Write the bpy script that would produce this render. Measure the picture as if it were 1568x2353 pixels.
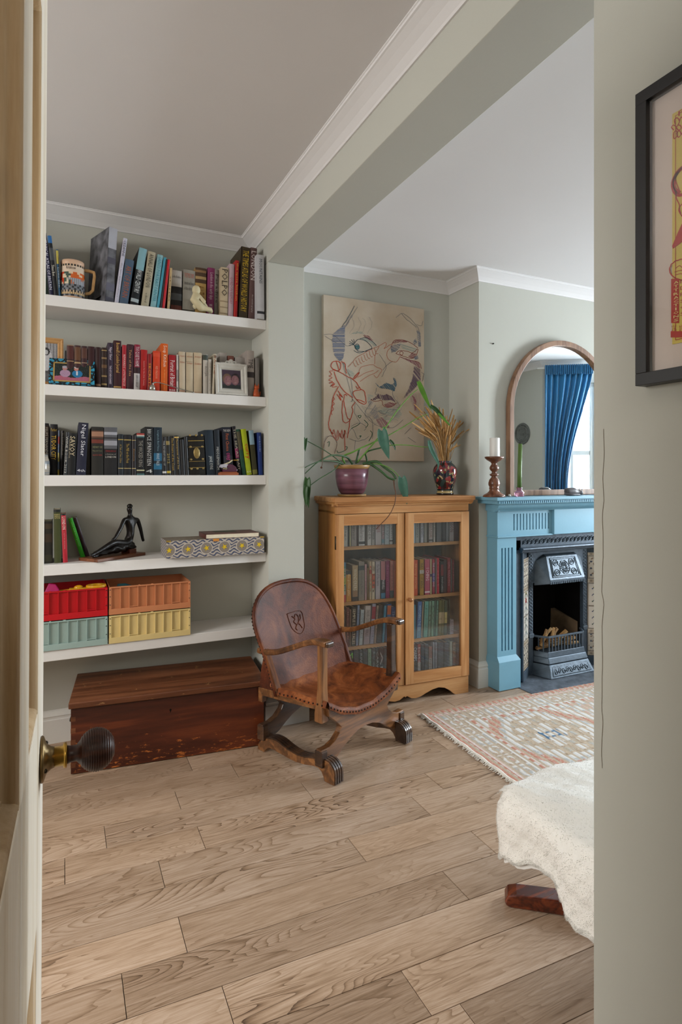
import bpy, bmesh, math, random
from mathutils import Vector, Matrix
R = math.radians
random.seed(7)
S = bpy.context.scene
for o in list(bpy.data.objects): bpy.data.objects.remove(o)
COL = S.collection

# ------------------------------------------------------------------ camera
YAW = R(25.5); F = 1341.0; CX = 784.0; HY = 1092.0; EYE = 1.25
cd = bpy.data.cameras.new('camera'); cam = bpy.data.objects.new('camera', cd); COL.objects.link(cam)
cam.location = (0, 0, EYE); cam.rotation_euler = (R(90), 0, -YAW)
cd.sensor_fit = 'HORIZONTAL'; cd.sensor_width = 36; cd.lens = F/1568*36
cd.shift_y = -(2353/2-HY)/1568; cd.clip_start = 0.02
S.camera = cam

def lin(h):
    if isinstance(h, str):
        h = [int(h[i:i+2], 16)/255 for i in (0, 2, 4)]
    return tuple(c/12.92 if c <= .04045 else ((c+.055)/1.055)**2.4 for c in h)

# ------------------------------------------------------------------ light
w = bpy.data.worlds.new('sky'); S.world = w; w.use_nodes = True
bg = w.node_tree.nodes['Background']; bg.inputs[0].default_value = (.80, .90, 1, 1); bg.inputs[1].default_value = 1.0
S.view_settings.view_transform = 'Standard'; S.view_settings.look = 'None'
S.view_settings.exposure = 1.05; S.view_settings.gamma = 1; S.view_settings.use_curve_mapping = False

def area(name, loc, target, sx, sy, power, col):
    d = bpy.data.lights.new(name, 'AREA'); d.shape = 'RECTANGLE'; d.size = sx; d.size_y = sy
    d.energy = power; d.color = col
    o = bpy.data.objects.new(name, d); COL.objects.link(o); o.location = loc
    v = Vector(target)-Vector(loc); o.rotation_euler = v.to_track_quat('-Z', 'Z').to_euler()
    return o
# daylight through the bay window of the front room and the window of the back room
area('bay_daylight', (5.30, 1.60, 1.65), (2.6, 1.60, .9), 1.7, 1.6, 340, (.84, .93, 1.0))
area('rear_window_daylight', (-2.62, 1.35, 1.75), (-1.1, 1.50, .0), 1.3, 1.4, 60, (1.0, .955, .91))
area('hall_fill', (.35, -1.2, 2.35), (.35, -.8, .6), .9, .9, 7.5, (1.0, .90, .78))  # added fill lamp under the hall ceiling, brightens door and near wall

# ------------------------------------------------------------------ helpers: pixels of the survey photo to places in the room
_s, _c = math.sin(YAW), math.cos(YAW)
def ray(px, py):
    u = (px-CX)/F; return (_s+u*_c, _c-u*_s, (HY-py)/F)
def at_y(px, py, y):
    r = ray(px, py); t = y/r[1]; return Vector((r[0]*t, y, EYE+r[2]*t))
def at_x(px, py, x):
    r = ray(px, py); t = x/r[0]; return Vector((x, r[1]*t, EYE+r[2]*t))
def at_z(px, py, z):
    r = ray(px, py); t = (z-EYE)/r[2]; return Vector((r[0]*t, r[1]*t, z))

# ------------------------------------------------------------------ materials
MATS = {}
def newmat(name):
    m = bpy.data.materials.new(name); m.use_nodes = True
    nt = m.node_tree; b = nt.nodes['Principled BSDF']
    return m, nt, b
def paint(rgb, rough=.6, spec=.4, var=.04, scale=6, bump=0, bscale=60, metal=0, coat=0, sheen=0, name=None):
    key = ('p', rgb, rough, spec, var, scale, bump, bscale, metal, coat, sheen)
    if key in MATS: return MATS[key]
    m, nt, b = newmat(name or 'paint_'+str(len(MATS)))
    c = lin(rgb)
    b.inputs['Roughness'].default_value = rough
    b.inputs['Specular IOR Level'].default_value = spec
    b.inputs['Metallic'].default_value = metal
    b.inputs['Coat Weight'].default_value = coat
    b.inputs['Sheen Weight'].default_value = sheen
    tc = nt.nodes.new('ShaderNodeTexCoord')
    if var > 0:
        n = nt.nodes.new('ShaderNodeTexNoise'); n.inputs['Scale'].default_value = scale; n.inputs['Detail'].default_value = 5
        nt.links.new(tc.outputs['Object'], n.inputs['Vector'])
        r = nt.nodes.new('ShaderNodeValToRGB')
        r.color_ramp.elements[0].position = .3; r.color_ramp.elements[1].position = .7
        r.color_ramp.elements[0].color = (*[x*(1-var) for x in c], 1)
        r.color_ramp.elements[1].color = (*[min(1, x*(1+var)) for x in c], 1)
        nt.links.new(n.outputs['Fac'], r.inputs['Fac']); nt.links.new(r.outputs['Color'], b.inputs['Base Color'])
    else:
        b.inputs['Base Color'].default_value = (*c, 1)
    if bump:
        n2 = nt.nodes.new('ShaderNodeTexNoise'); n2.inputs['Scale'].default_value = bscale; n2.inputs['Detail'].default_value = 4
        nt.links.new(tc.outputs['Object'], n2.inputs['Vector'])
        bp = nt.nodes.new('ShaderNodeBump'); bp.inputs['Strength'].default_value = bump; bp.inputs['Distance'].default_value = .004
        nt.links.new(n2.outputs['Fac'], bp.inputs['Height']); nt.links.new(bp.outputs['Normal'], b.inputs['Normal'])
    MATS[key] = m
    return m
def wood(name, cols, axis='X', scale=9, stretch=14, rough=.45, spec=.4, bump=.15, rings=1.0, coat=0, knots=0, perobj=0, rot=0, knotcol='3a2414', worn=None, distort=1.6, wts=(.34, .62, .7)):
    """grain runs along `axis` of the object; cols = three sRGB hexes dark..light"""
    if name in MATS: return MATS[name]
    m, nt, b = newmat(name); N = nt.nodes; L = nt.links
    b.inputs['Roughness'].default_value = rough; b.inputs['Specular IOR Level'].default_value = spec
    b.inputs['Coat Weight'].default_value = coat; b.inputs['Coat Roughness'].default_value = .25
    tc = N.new('ShaderNodeTexCoord'); mp = N.new('ShaderNodeMapping')
    src = tc.outputs['Object']
    if perobj:
        oi = N.new('ShaderNodeObjectInfo'); mul = N.new('ShaderNodeVectorMath'); mul.operation = 'SCALE'
        cmb = N.new('ShaderNodeCombineXYZ'); 
        for i in range(3): L.new(oi.outputs['Random'], cmb.inputs[i])
        L.new(cmb.outputs[0], mul.inputs[0]); mul.inputs['Scale'].default_value = 37
        add = N.new('ShaderNodeVectorMath'); L.new(src, add.inputs[0]); L.new(mul.outputs[0], add.inputs[1]); src = add.outputs[0]
    sc = [scale]*3; sc['XYZ'.index(axis)] = scale/stretch
    mp.inputs['Scale'].default_value = sc; mp.inputs['Rotation'].default_value = (0, 0, rot)
    L.new(src, mp.inputs['Vector'])
    n1 = N.new('ShaderNodeTexNoise'); n1.inputs['Scale'].default_value = 1.0; n1.inputs['Detail'].default_value = 3; n1.inputs['Distortion'].default_value = .8
    L.new(mp.outputs[0], n1.inputs['Vector'])
    # growth rings: sine of a slow noise
    mr = N.new('ShaderNodeMath'); mr.operation = 'MULTIPLY'; mr.inputs[1].default_value = 26*rings; L.new(n1.outputs['Fac'], mr.inputs[0])
    sn = N.new('ShaderNodeMath'); sn.operation = 'SINE'; L.new(mr.outputs[0], sn.inputs[0])
    sh = N.new('ShaderNodeMath'); sh.operation = 'MULTIPLY_ADD'; sh.inputs[1].default_value = .5; sh.inputs[2].default_value = .5; L.new(sn.outputs[0], sh.inputs[0])
    n2 = N.new('ShaderNodeTexNoise'); n2.inputs['Scale'].default_value = 9; n2.inputs['Detail'].default_value = 7; n2.inputs['Roughness'].default_value = .65
    L.new(mp.outputs[0], n2.inputs['Vector'])
    n3 = N.new('ShaderNodeTexNoise'); n3.inputs['Scale'].default_value = .7; n3.inputs['Detail'].default_value = 2
    L.new(mp.outputs[0], n3.inputs['Vector'])
    mx = N.new('ShaderNodeMath'); mx.operation = 'MULTIPLY_ADD'; mx.inputs[1].default_value = wts[0]; L.new(sh.outputs[0], mx.inputs[0])
    m2 = N.new('ShaderNodeMath'); m2.operation = 'MULTIPLY_ADD'; m2.inputs[1].default_value = wts[1]; L.new(n2.outputs['Fac'], m2.inputs[0])
    m3 = N.new('ShaderNodeMath'); m3.operation = 'MULTIPLY_ADD'; m3.inputs[1].default_value = wts[2]; m3.inputs[2].default_value = .5-(wts[0]*.5+wts[1]*.5+wts[2]*.5); L.new(n3.outputs['Fac'], m3.inputs[0])
    L.new(m3.outputs[0], m2.inputs[2]); L.new(m2.outputs[0], mx.inputs[2])
    r = N.new('ShaderNodeValToRGB'); e = r.color_ramp.elements
    e[0].position = .12; e[0].color = (*lin(cols[0]), 1); e[1].position = .85; e[1].color = (*lin(cols[2]), 1)
    k = e.new(.48); k.color = (*lin(cols[1]), 1)
    L.new(mx.outputs[0], r.inputs['Fac']); col = r.outputs['Color']
    if perobj:
        hs = N.new('ShaderNodeHueSaturation'); mrg = N.new('ShaderNodeMapRange')
        mrg.inputs['To Min'].default_value = 1-perobj; mrg.inputs['To Max'].default_value = 1+perobj*.55
        L.new(oi.outputs['Random'], mrg.inputs['Value']); L.new(mrg.outputs[0], hs.inputs['Value']); L.new(col, hs.inputs['Color']); col = hs.outputs['Color']
    if knots:
        v = N.new('ShaderNodeTexVoronoi'); v.inputs['Scale'].default_value = knots; L.new(src, v.inputs['Vector'])
        kr = N.new('ShaderNodeValToRGB'); kr.color_ramp.elements[0].position = .0; kr.color_ramp.elements[0].color = (.8, .8, .8, 1); kr.color_ramp.elements[1].position = .11; kr.color_ramp.elements[1].color = (0, 0, 0, 1)
        L.new(v.outputs['Distance'], kr.inputs['Fac'])
        mk = N.new('ShaderNodeMixRGB'); L.new(kr.outputs['Color'], mk.inputs['Fac']); L.new(col, mk.inputs['Color1']); mk.inputs['Color2'].default_value = (*lin(knotcol), 1); col = mk.outputs['Color']
    if worn:   # (hex, threshold, scale) rubbed patches of bare wood
        wm = N.new('ShaderNodeMapping'); wm.inputs['Scale'].default_value = (worn[2]*.45, worn[2]*.45, worn[2]*1.6); L.new(tc.outputs['Object'], wm.inputs['Vector'])
        wn = N.new('ShaderNodeTexNoise'); wn.inputs['Scale'].default_value = 1; wn.inputs['Detail'].default_value = 9; wn.inputs['Roughness'].default_value = .72; L.new(wm.outputs[0], wn.inputs['Vector'])
        wr = N.new('ShaderNodeValToRGB'); wr.color_ramp.elements[0].position = worn[1]; wr.color_ramp.elements[0].color = (0, 0, 0, 1); wr.color_ramp.elements[1].position = worn[1]+.05; wr.color_ramp.elements[1].color = (1, 1, 1, 1)
        fac = wn.outputs['Fac']
        if len(worn) > 3:   # more wear low down: worn[3] = height over which it fades
            sx = N.new('ShaderNodeSeparateXYZ'); L.new(tc.outputs['Object'], sx.inputs[0])
            g = N.new('ShaderNodeMapRange'); g.inputs['From Min'].default_value = 0; g.inputs['From Max'].default_value = worn[3]; g.inputs['To Min'].default_value = .09; g.inputs['To Max'].default_value = -.04
            L.new(sx.outputs['Z'], g.inputs['Value']); ad = N.new('ShaderNodeMath'); ad.operation = 'ADD'; L.new(g.outputs[0], ad.inputs[0]); L.new(fac, ad.inputs[1]); fac = ad.outputs[0]
        L.new(fac, wr.inputs['Fac'])
        mk = N.new('ShaderNodeMixRGB'); L.new(wr.outputs['Color'], mk.inputs['Fac']); L.new(col, mk.inputs['Color1']); mk.inputs['Color2'].default_value = (*lin(worn[0]), 1); col = mk.outputs['Color']
    L.new(col, b.inputs['Base Color'])
    if bump:
        bp = N.new('ShaderNodeBump'); bp.inputs['Strength'].default_value = bump; bp.inputs['Distance'].default_value = .002
        L.new(mx.outputs[0], bp.inputs['Height']); L.new(bp.outputs['Normal'], b.inputs['Normal'])
    MATS[name] = m
    return m
def colmat(name='painted_pattern', rough=.5, spec=.4, coat=0, bump=0, bscale=200, metal=0):
    key = ('vc', name)
    if key in MATS: return MATS[key]
    m, nt, b = newmat(name); a = nt.nodes.new('ShaderNodeVertexColor'); a.layer_name = 'Col'
    nt.links.new(a.outputs['Color'], b.inputs['Base Color'])
    b.inputs['Roughness'].default_value = rough; b.inputs['Specular IOR Level'].default_value = spec; b.inputs['Coat Weight'].default_value = coat
    b.inputs['Metallic'].default_value = metal
    if bump:
        tc = nt.nodes.new('ShaderNodeTexCoord'); n2 = nt.nodes.new('ShaderNodeTexNoise'); n2.inputs['Scale'].default_value = bscale; n2.inputs['Detail'].default_value = 3
        nt.links.new(tc.outputs['Object'], n2.inputs['Vector']); bp = nt.nodes.new('ShaderNodeBump'); bp.inputs['Strength'].default_value = bump; bp.inputs['Distance'].default_value = .003
        nt.links.new(n2.outputs['Fac'], bp.inputs['Height']); nt.links.new(bp.outputs['Normal'], b.inputs['Normal'])
    MATS[key] = m
    return m
def glassmat(name, tint=(1, 1, 1), gloss=.12, rough=.02, top=.8):
    if name in MATS: return MATS[name]
    m = bpy.data.materials.new(name); m.use_nodes = True; nt = m.node_tree; nt.nodes.clear()
    out = nt.nodes.new('ShaderNodeOutputMaterial'); tr = nt.nodes.new('ShaderNodeBsdfTransparent'); gl = nt.nodes.new('ShaderNodeBsdfGlossy'); mx = nt.nodes.new('ShaderNodeMixShader')
    tr.inputs[0].default_value = (*tint, 1); gl.inputs['Roughness'].default_value = rough
    lw = nt.nodes.new('ShaderNodeLayerWeight'); lw.inputs['Blend'].default_value = .35
    mr = nt.nodes.new('ShaderNodeMapRange'); mr.inputs['To Min'].default_value = gloss; mr.inputs['To Max'].default_value = top
    nt.links.new(lw.outputs['Fresnel'], mr.inputs['Value']); nt.links.new(mr.outputs[0], mx.inputs['Fac'])
    nt.links.new(tr.outputs[0], mx.inputs[1]); nt.links.new(gl.outputs[0], mx.inputs[2]); nt.links.new(mx.outputs[0], out.inputs[0])
    MATS[name] = m
    return m

# ------------------------------------------------------------------ mesh builder
def label(o, lab=None, cat=None, group=None, kind=None):
    if lab: o['label'] = lab
    if cat: o['category'] = cat
    if group: o['group'] = group
    if kind: o['kind'] = kind
    return o
def empty(name, loc=(0, 0, 0), rz=0, lab=None, cat=None, group=None, ry=0):
    o = bpy.data.objects.new(name, None); COL.objects.link(o); o.location = loc; o.rotation_euler = (0, ry, rz)
    o.empty_display_size = .05
    return label(o, lab, cat, group)
class MB:
    def __init__(s): s.v = []; s.f = []; s.m = []; s.sm = []
    def add(s, vs, fs, mi=0, smooth=False):
        o = len(s.v); s.v += [tuple(v) for v in vs]
        for f in fs: s.f.append(tuple(i+o for i in f)); s.m.append(mi); s.sm.append(smooth)
        return s
    def box(s, x0, y0, z0, x1, y1, z1, mi=0):
        v = [(x, y, z) for z in (z0, z1) for y in (y0, y1) for x in (x0, x1)]
        return s.add(v, [(0, 2, 3, 1), (4, 5, 7, 6), (0, 1, 5, 4), (2, 6, 7, 3), (0, 4, 6, 2), (1, 3, 7, 5)], mi)
    def hexa(s, b, t, mi=0):   # bottom quad, top quad (same winding)
        return s.add(list(b)+list(t), [(3, 2, 1, 0), (4, 5, 6, 7)]+[(i, (i+1) % 4, 4+(i+1) % 4, 4+i) for i in range(4)], mi)
    def prism(s, poly, axis, a0, a1, mi=0, smooth=False):
        """poly in the two other axes (in xyz order), extruded along axis"""
        n = len(poly)
        def P(p, a):
            return {'x': (a, p[0], p[1]), 'y': (p[0], a, p[1]), 'z': (p[0], p[1], a)}[axis]
        v = [P(p, a0) for p in poly]+[P(p, a1) for p in poly]
        ar = sum(poly[i][0]*poly[(i+1) % n][1]-poly[(i+1) % n][0]*poly[i][1] for i in range(n))
        flip = (ar < 0) != (axis == 'y')
        side = [(i, (i+1) % n, n+(i+1) % n, n+i) for i in range(n)]
        caps = [tuple(reversed(range(n))), tuple(range(n, 2*n))]
        if flip: side = [tuple(reversed(f)) for f in side]; caps = [tuple(reversed(f)) for f in caps]
        s.add(v, side+caps, mi, False)
        if smooth:
            for k in range(len(s.f)-n-2, len(s.f)-2): s.sm[k] = True
        return s
    def lathe(s, prof, seg=24, c=(0, 0, 0), axis='z', mi=0, smooth=True):
        v = []; f = []
        for r, h in prof:
            for k in range(seg):
                a = 2*math.pi*k/seg; p = (r*math.cos(a), r*math.sin(a), h)
                if axis == 'x': p = (h, p[0], p[1])
                elif axis == 'y': p = (p[1], h, p[0])
                v.append((p[0]+c[0], p[1]+c[1], p[2]+c[2]))
        for i in range(len(prof)-1):
            for k in range(seg):
                a, b = i*seg+k, i*seg+(k+1) % seg; f.append((a, b, b+seg, a+seg))
        f.append(tuple(reversed(range(seg)))); f.append(tuple(range((len(prof)-1)*seg, len(prof)*seg)))
        return s.add(v, f, mi, smooth)
    def tube(s, pts, rad, seg=8, mi=0, flat=None, cap=True):
        """round tube; flat=(rx, ry, up) gives an elliptical or boxy section with `up` hint"""
        pts = [Vector(p) for p in pts]; n = len(pts); rads = rad if isinstance(rad, (list, tuple)) else [rad]*n
        up = None; v = []; f = []
        for i, p in enumerate(pts):
            t = (pts[min(i+1, n-1)]-pts[max(i-1, 0)]).normalized()
            if up is None: up = t.orthogonal().normalized()
            up = (up-t*up.dot(t)).normalized(); sd = t.cross(up)
            for k in range(seg):
                a = 2*math.pi*k/seg; v.append(p+(up*math.cos(a)+sd*math.sin(a))*rads[i])
        for i in range(n-1):
            for k in range(seg):
                a, b = i*seg+k, i*seg+(k+1) % seg; f.append((a, b, b+seg, a+seg))
        if cap: f.append(tuple(reversed(range(seg)))); f.append(tuple(range((n-1)*seg, n*seg)))
        return s.add(v, f, mi, True)
    def bar(s, pts, wd, ht, up=(0, 0, 1), mi=0, smooth=False):
        """rectangular bar along pts; wd, ht numbers or per-point lists"""
        pts = [Vector(p) for p in pts]; n = len(pts); up = Vector(up); v = []; f = []
        W = wd if isinstance(wd, (list, tuple)) else [wd]*n; Hh = ht if isinstance(ht, (list, tuple)) else [ht]*n
        for i, p in enumerate(pts):
            t = (pts[min(i+1, n-1)]-pts[max(i-1, 0)]).normalized(); sd = t.cross(up).normalized(); u = sd.cross(t).normalized()
            for a, b in ((-1, -1), (1, -1), (1, 1), (-1, 1)): v.append(p+sd*a*W[i]/2+u*b*Hh[i]/2)
        for i in range(n-1):
            for k in range(4):
                a, b = i*4+k, i*4+(k+1) % 4; f.append((a, b, b+4, a+4))
        f.append((3, 2, 1, 0)); f.append(tuple(range((n-1)*4, n*4)))
        return s.add(v, f, mi, smooth)
    def grid(s, nu, nv, fn, mi=0, smooth=True):
        v = [fn(i/nu, j/nv) for j in range(nv+1) for i in range(nu+1)]
        f = [(j*(nu+1)+i, j*(nu+1)+i+1, (j+1)*(nu+1)+i+1, (j+1)*(nu+1)+i) for j in range(nv) for i in range(nu)]
        return s.add(v, f, mi, smooth)
    def sphere(s, c, r, seg=10, rings=7, mi=0, sc=(1, 1, 1)):
        prof = [(r*math.sin(math.pi*(i+.001)/(rings+.002)), -r*math.cos(math.pi*(i+.001)/(rings+.002))) for i in range(rings+1)]
        v0 = len(s.v); s.lathe(prof, seg, (0, 0, 0), 'z', mi)
        for i in range(v0, len(s.v)): x, y, z = s.v[i]; s.v[i] = (c[0]+x*sc[0], c[1]+y*sc[1], c[2]+z*sc[2])
        return s
    def build(s, name, mats, parent=None, world=False, bevel=0, seg=2, xf=None, kind=None, lab=None, colors=None, auto=None, subd=0):
        me = bpy.data.meshes.new(name); vs = s.v
        if xf is not None: vs = [tuple(xf @ Vector(v)) for v in vs]
        if world and parent is not None:
            inv = world_of(parent).inverted(); vs = [tuple(inv @ Vector(v)) for v in vs]
        me.from_pydata(vs, [], s.f)
        if not isinstance(mats, (list, tuple)): mats = [mats]
        for m in mats: me.materials.append(m)
        me.polygons.foreach_set('material_index', s.m); me.polygons.foreach_set('use_smooth', s.sm)
        if colors is not None:   # per face
            ca = me.color_attributes.new('Col', 'FLOAT_COLOR', 'CORNER'); buf = []
            for p, c in zip(me.polygons, colors): buf += list(c[:3])+[1.0] if p.loop_total == 1 else (list(c[:3])+[1.0])*p.loop_total
            ca.data.foreach_set('color', buf)
        me.validate(); me.update()
        o = bpy.data.objects.new(name, me); COL.objects.link(o)
        if parent is not None: o.parent = parent
        if bevel:
            b = o.modifiers.new('edge', 'BEVEL'); b.width = bevel; b.segments = seg; b.limit_method = 'ANGLE'; b.angle_limit = R(35); b.harden_normals = False
        if subd:
            q = o.modifiers.new('smooth', 'SUBSURF'); q.levels = subd; q.render_levels = subd
        if kind: o['kind'] = kind
        if lab: o['label'] = lab
        return o
def world_of(o):
    m = Matrix.LocRotScale(o.location, o.rotation_euler, o.scale)
    return world_of(o.parent) @ m if o.parent else m
def structure(name, mb, mat, bevel=0, **k):
    return mb.build(name, mat, None, bevel=bevel, kind='structure', **k)

# ---- lettering: queued as text curves, turned into meshes at the end
TEXTS = []
def text(s, mat4, length, height, rgb, parent, name='lettering', bend=None, rough=.5):
    TEXTS.append((s, mat4, length, height, rgb, parent, name, bend, rough))
def flush_texts():
    objs = []
    for i, (s, m4, Ln, Ht, rgb, par, name, bend, rough) in enumerate(TEXTS):
        c = bpy.data.curves.new('t', 'FONT'); c.body = s; c.size = 1; c.resolution_u = 1
        o = bpy.data.objects.new('t', c); COL.objects.link(o); objs.append(o)
    bpy.context.view_layer.update(); dg = bpy.context.evaluated_depsgraph_get()
    for o, (s, m4, Ln, Ht, rgb, par, name, bend, rough) in zip(objs, TEXTS):
        me = bpy.data.meshes.new_from_object(o.evaluated_get(dg))
        if not len(me.vertices): continue
        xs = [v.co.x for v in me.vertices]; ys = [v.co.y for v in me.vertices]
        x0, x1, y0, y1 = min(xs), max(xs), min(ys), max(ys)
        for v in me.vertices:
            p = Vector(((v.co.x-x0)/(x1-x0)*Ln, (v.co.y-y0)/max(1e-6, y1-y0)*Ht, 0))
            v.co = bend(p) if bend else m4 @ p
        me.materials.clear(); me.materials.append(paint(rgb, rough, .3, 0))
        q = bpy.data.objects.new(name, me); COL.objects.link(q); q.parent = par
    for o in objs:
        c = o.data; bpy.data.objects.remove(o); bpy.data.curves.remove(c)
def M4(x, y, z, o): return Matrix(((x[0], y[0], z[0], o[0]), (x[1], y[1], z[1], o[1]), (x[2], y[2], z[2], o[2]), (0, 0, 0, 1)))

def ribbons(lines, width, plane, jit=0):
    """flat strips; lines = lists of 2D points already in plane coordinates; plane(u, v) -> xyz"""
    mb = MB()
    for ln in lines:
        n = len(ln)
        if n < 2: continue
        L, Rr = [], []
        for i, p in enumerate(ln):
            a = ln[max(i-1, 0)]; b = ln[min(i+1, n-1)]; dx, dy = b[0]-a[0], b[1]-a[1]; d = math.hypot(dx, dy) or 1
            nx, ny = -dy/d*width/2, dx/d*width/2
            L.append(plane(p[0]+nx, p[1]+ny)); Rr.append(plane(p[0]-nx, p[1]-ny))
        mb.add(L+Rr, [(i, i+1, n+i+1, n+i) for i in range(n-1)])
    return mb
def smooth_line(pts, k=4, jit=0, rnd=random):
    out = []; n = len(pts)
    for i in range(n-1):
        p0 = pts[max(i-1, 0)]; p1 = pts[i]; p2 = pts[i+1]; p3 = pts[min(i+2, n-1)]
        for j in range(k):
            t = j/k
            q = [.5*((2*p1[a])+(-p0[a]+p2[a])*t+(2*p0[a]-5*p1[a]+4*p2[a]-p3[a])*t*t+(-p0[a]+3*p1[a]-3*p2[a]+p3[a])*t**3) for a in range(len(p1))]
            out.append(tuple(c+rnd.uniform(-jit, jit) for c in q))
    out.append(tuple(pts[-1])); return out
def hatch(poly, step, ang, rnd, jit=3, keep=.9):
    ca, sa = math.cos(ang), math.sin(ang)
    P = [(x*ca+y*sa, -x*sa+y*ca) for x, y in poly]; lo = min(p[1] for p in P); hi = max(p[1] for p in P); out = []; y = lo+step/2
    while y < hi:
        xs = []
        for i in range(len(P)):
            a, b = P[i], P[(i+1) % len(P)]
            if (a[1] <= y) != (b[1] <= y): xs.append(a[0]+(y-a[1])/(b[1]-a[1])*(b[0]-a[0]))
        xs.sort()
        for i in range(0, len(xs)-1, 2):
            x0, x1 = xs[i]+rnd.uniform(-jit, jit), xs[i+1]+rnd.uniform(-jit, jit)
            if rnd.random() < keep:
                q = [(x0, y), ((x0+x1)/2, y+rnd.uniform(-1, 1)*step*.4), (x1, y)]
                out.append([(u*ca-v*sa, u*sa+v*ca) for u, v in q])
        y += step*rnd.uniform(.7, 1.3)
    return out

# ------------------------------------------------------------------ common materials
WALL = paint('b8b8af', .85, .2, .015, 3, .05, 90, name='wall_paint')
WHITE = paint('dcdada', .8, .2, .012, 2, .04, 90, name='ceiling_paint')
TRIM = paint('d6d5cf', .45, .4, .02, 5, .03, 40, name='white_gloss')
SHELF = paint('d9d7d4', .5, .4, .02, 5, .04, 60, name='shelf_paint')
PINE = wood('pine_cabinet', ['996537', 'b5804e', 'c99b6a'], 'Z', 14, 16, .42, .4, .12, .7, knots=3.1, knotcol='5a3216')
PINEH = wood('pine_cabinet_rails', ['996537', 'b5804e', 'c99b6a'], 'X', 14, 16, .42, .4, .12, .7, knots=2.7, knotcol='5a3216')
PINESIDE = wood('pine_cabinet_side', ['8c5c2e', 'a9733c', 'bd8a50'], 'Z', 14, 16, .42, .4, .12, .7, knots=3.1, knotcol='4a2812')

# ================================================================== THE SETTING
ZL, ZR = 2.50, 2.45
# --- floor and its planks
fl = structure('floor', MB().box(-2.52, .0, -.06, 5.6, 3.17, -.014).box(-1.0, -2.3, -.06, 1.6, 0, -.014), paint('1f1610', .9, .1, 0))
def oak(name):
    m, nt, b = newmat(name); N = nt.nodes; L = nt.links
    def math_(op, a, b2=None, c=None):
        n = N.new('ShaderNodeMath'); n.operation = op
        for i, v in enumerate((a, b2, c)):
            if v is None: continue
            if isinstance(v, (int, float)): n.inputs[i].default_value = v
            else: L.new(v, n.inputs[i])
        return n.outputs[0]
    tc = N.new('ShaderNodeTexCoord'); oi = N.new('ShaderNodeObjectInfo')
    cmb = N.new('ShaderNodeCombineXYZ')
    for i in range(3): L.new(oi.outputs['Random'], cmb.inputs[i])
    sc = N.new('ShaderNodeVectorMath'); sc.operation = 'SCALE'; sc.inputs['Scale'].default_value = 41; L.new(cmb.outputs[0], sc.inputs[0])
    ad = N.new('ShaderNodeVectorMath'); L.new(tc.outputs['Object'], ad.inputs[0]); L.new(sc.outputs[0], ad.inputs[1]); V = ad.outputs[0]
    def noise(scl, detail=3, rough=.5, dist=0):
        mp = N.new('ShaderNodeMapping'); mp.inputs['Scale'].default_value = scl; L.new(V, mp.inputs['Vector'])
        n = N.new('ShaderNodeTexNoise'); n.inputs['Scale'].default_value = 1; n.inputs['Detail'].default_value = detail; n.inputs['Roughness'].default_value = rough; n.inputs['Distortion'].default_value = dist
        L.new(mp.outputs[0], n.inputs['Vector']); return n.outputs['Fac']
    vo = N.new('ShaderNodeTexVoronoi'); vo.inputs['Scale'].default_value = 1; mpv = N.new('ShaderNodeMapping'); mpv.inputs['Scale'].default_value = (1.5, 3.6, 1); L.new(V, mpv.inputs['Vector']); L.new(mpv.outputs[0], vo.inputs['Vector'])
    kn = math_('MULTIPLY', math_('POWER', 2.718, math_('MULTIPLY', vo.outputs['Distance'], -9.0)), .30)
    base = math_('ADD', noise((1.1, 7.5, 1), 2, .45, .5), kn)
    wob = math_('MULTIPLY_ADD', noise((9, 60, 1), 3), .016, base)
    fr = math_('FRACT', math_('MULTIPLY', wob, 32.0))
    line = math_('POWER', fr, 4.5)                      # sharp late-wood edge of each ring
    mask = N.new('ShaderNodeMapRange'); mask.inputs['From Min'].default_value = .42; mask.inputs['From Max'].default_value = .66; L.new(noise((1.3, 3.2, 1), 2), mask.inputs['Value'])
    line = math_('MULTIPLY', line, math_('MULTIPLY_ADD', mask.outputs[0], .80, .22))
    fine = noise((10, 190, 1), 6, .7); slow = noise((.8, 5, 1), 2)
    v = math_('SUBTRACT', math_('ADD', math_('MULTIPLY', fine, .75), math_('MULTIPLY', slow, .55)), math_('MULTIPLY', line, .50))
    r = N.new('ShaderNodeValToRGB'); e = r.color_ramp.elements
    e[0].position = .12; e[0].color = (*lin('4c392d'), 1); e[1].position = .86; e[1].color = (*lin('c3ac98'), 1)
    k = e.new(.42); k.color = (*lin('8a7058'), 1); k = e.new(.62); k.color = (*lin('a98f77'), 1)
    L.new(v, r.inputs['Fac'])
    hs = N.new('ShaderNodeHueSaturation'); mr = N.new('ShaderNodeMapRange'); mr.inputs['To Min'].default_value = .84; mr.inputs['To Max'].default_value = 1.12
    wn = N.new('ShaderNodeTexWhiteNoise'); wn.noise_dimensions = '1D'; L.new(oi.outputs['Random'], wn.inputs['W'])
    L.new(wn.outputs['Value'], mr.inputs['Value']); L.new(mr.outputs[0], hs.inputs['Value']); L.new(r.outputs['Color'], hs.inputs['Color'])
    L.new(hs.outputs['Color'], b.inputs['Base Color'])
    b.inputs['Roughness'].default_value = .36; b.inputs['Specular IOR Level'].default_value = .5
    bp = N.new('ShaderNodeBump'); bp.inputs['Strength'].default_value = .25; bp.inputs['Distance'].default_value = .0015; L.new(v, bp.inputs['Height']); L.new(bp.outputs['Normal'], b.inputs['Normal'])
    return m
OAK = oak('oak_floor')
ROWS = {0: [.771], 1: [.352], 2: [.133, 1.082], 3: [.295, 1.294], 4: [.887], 5: [.28, 1.223], 6: [.006, .432, 1.37], 7: [.133, .875], 8: [.40, 1.585], 9: [.658], 10: [1.667], 11: [1.916], 12: [.9]}
PW = .1362; SK = -.036
rnd = random.Random(3)
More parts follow.
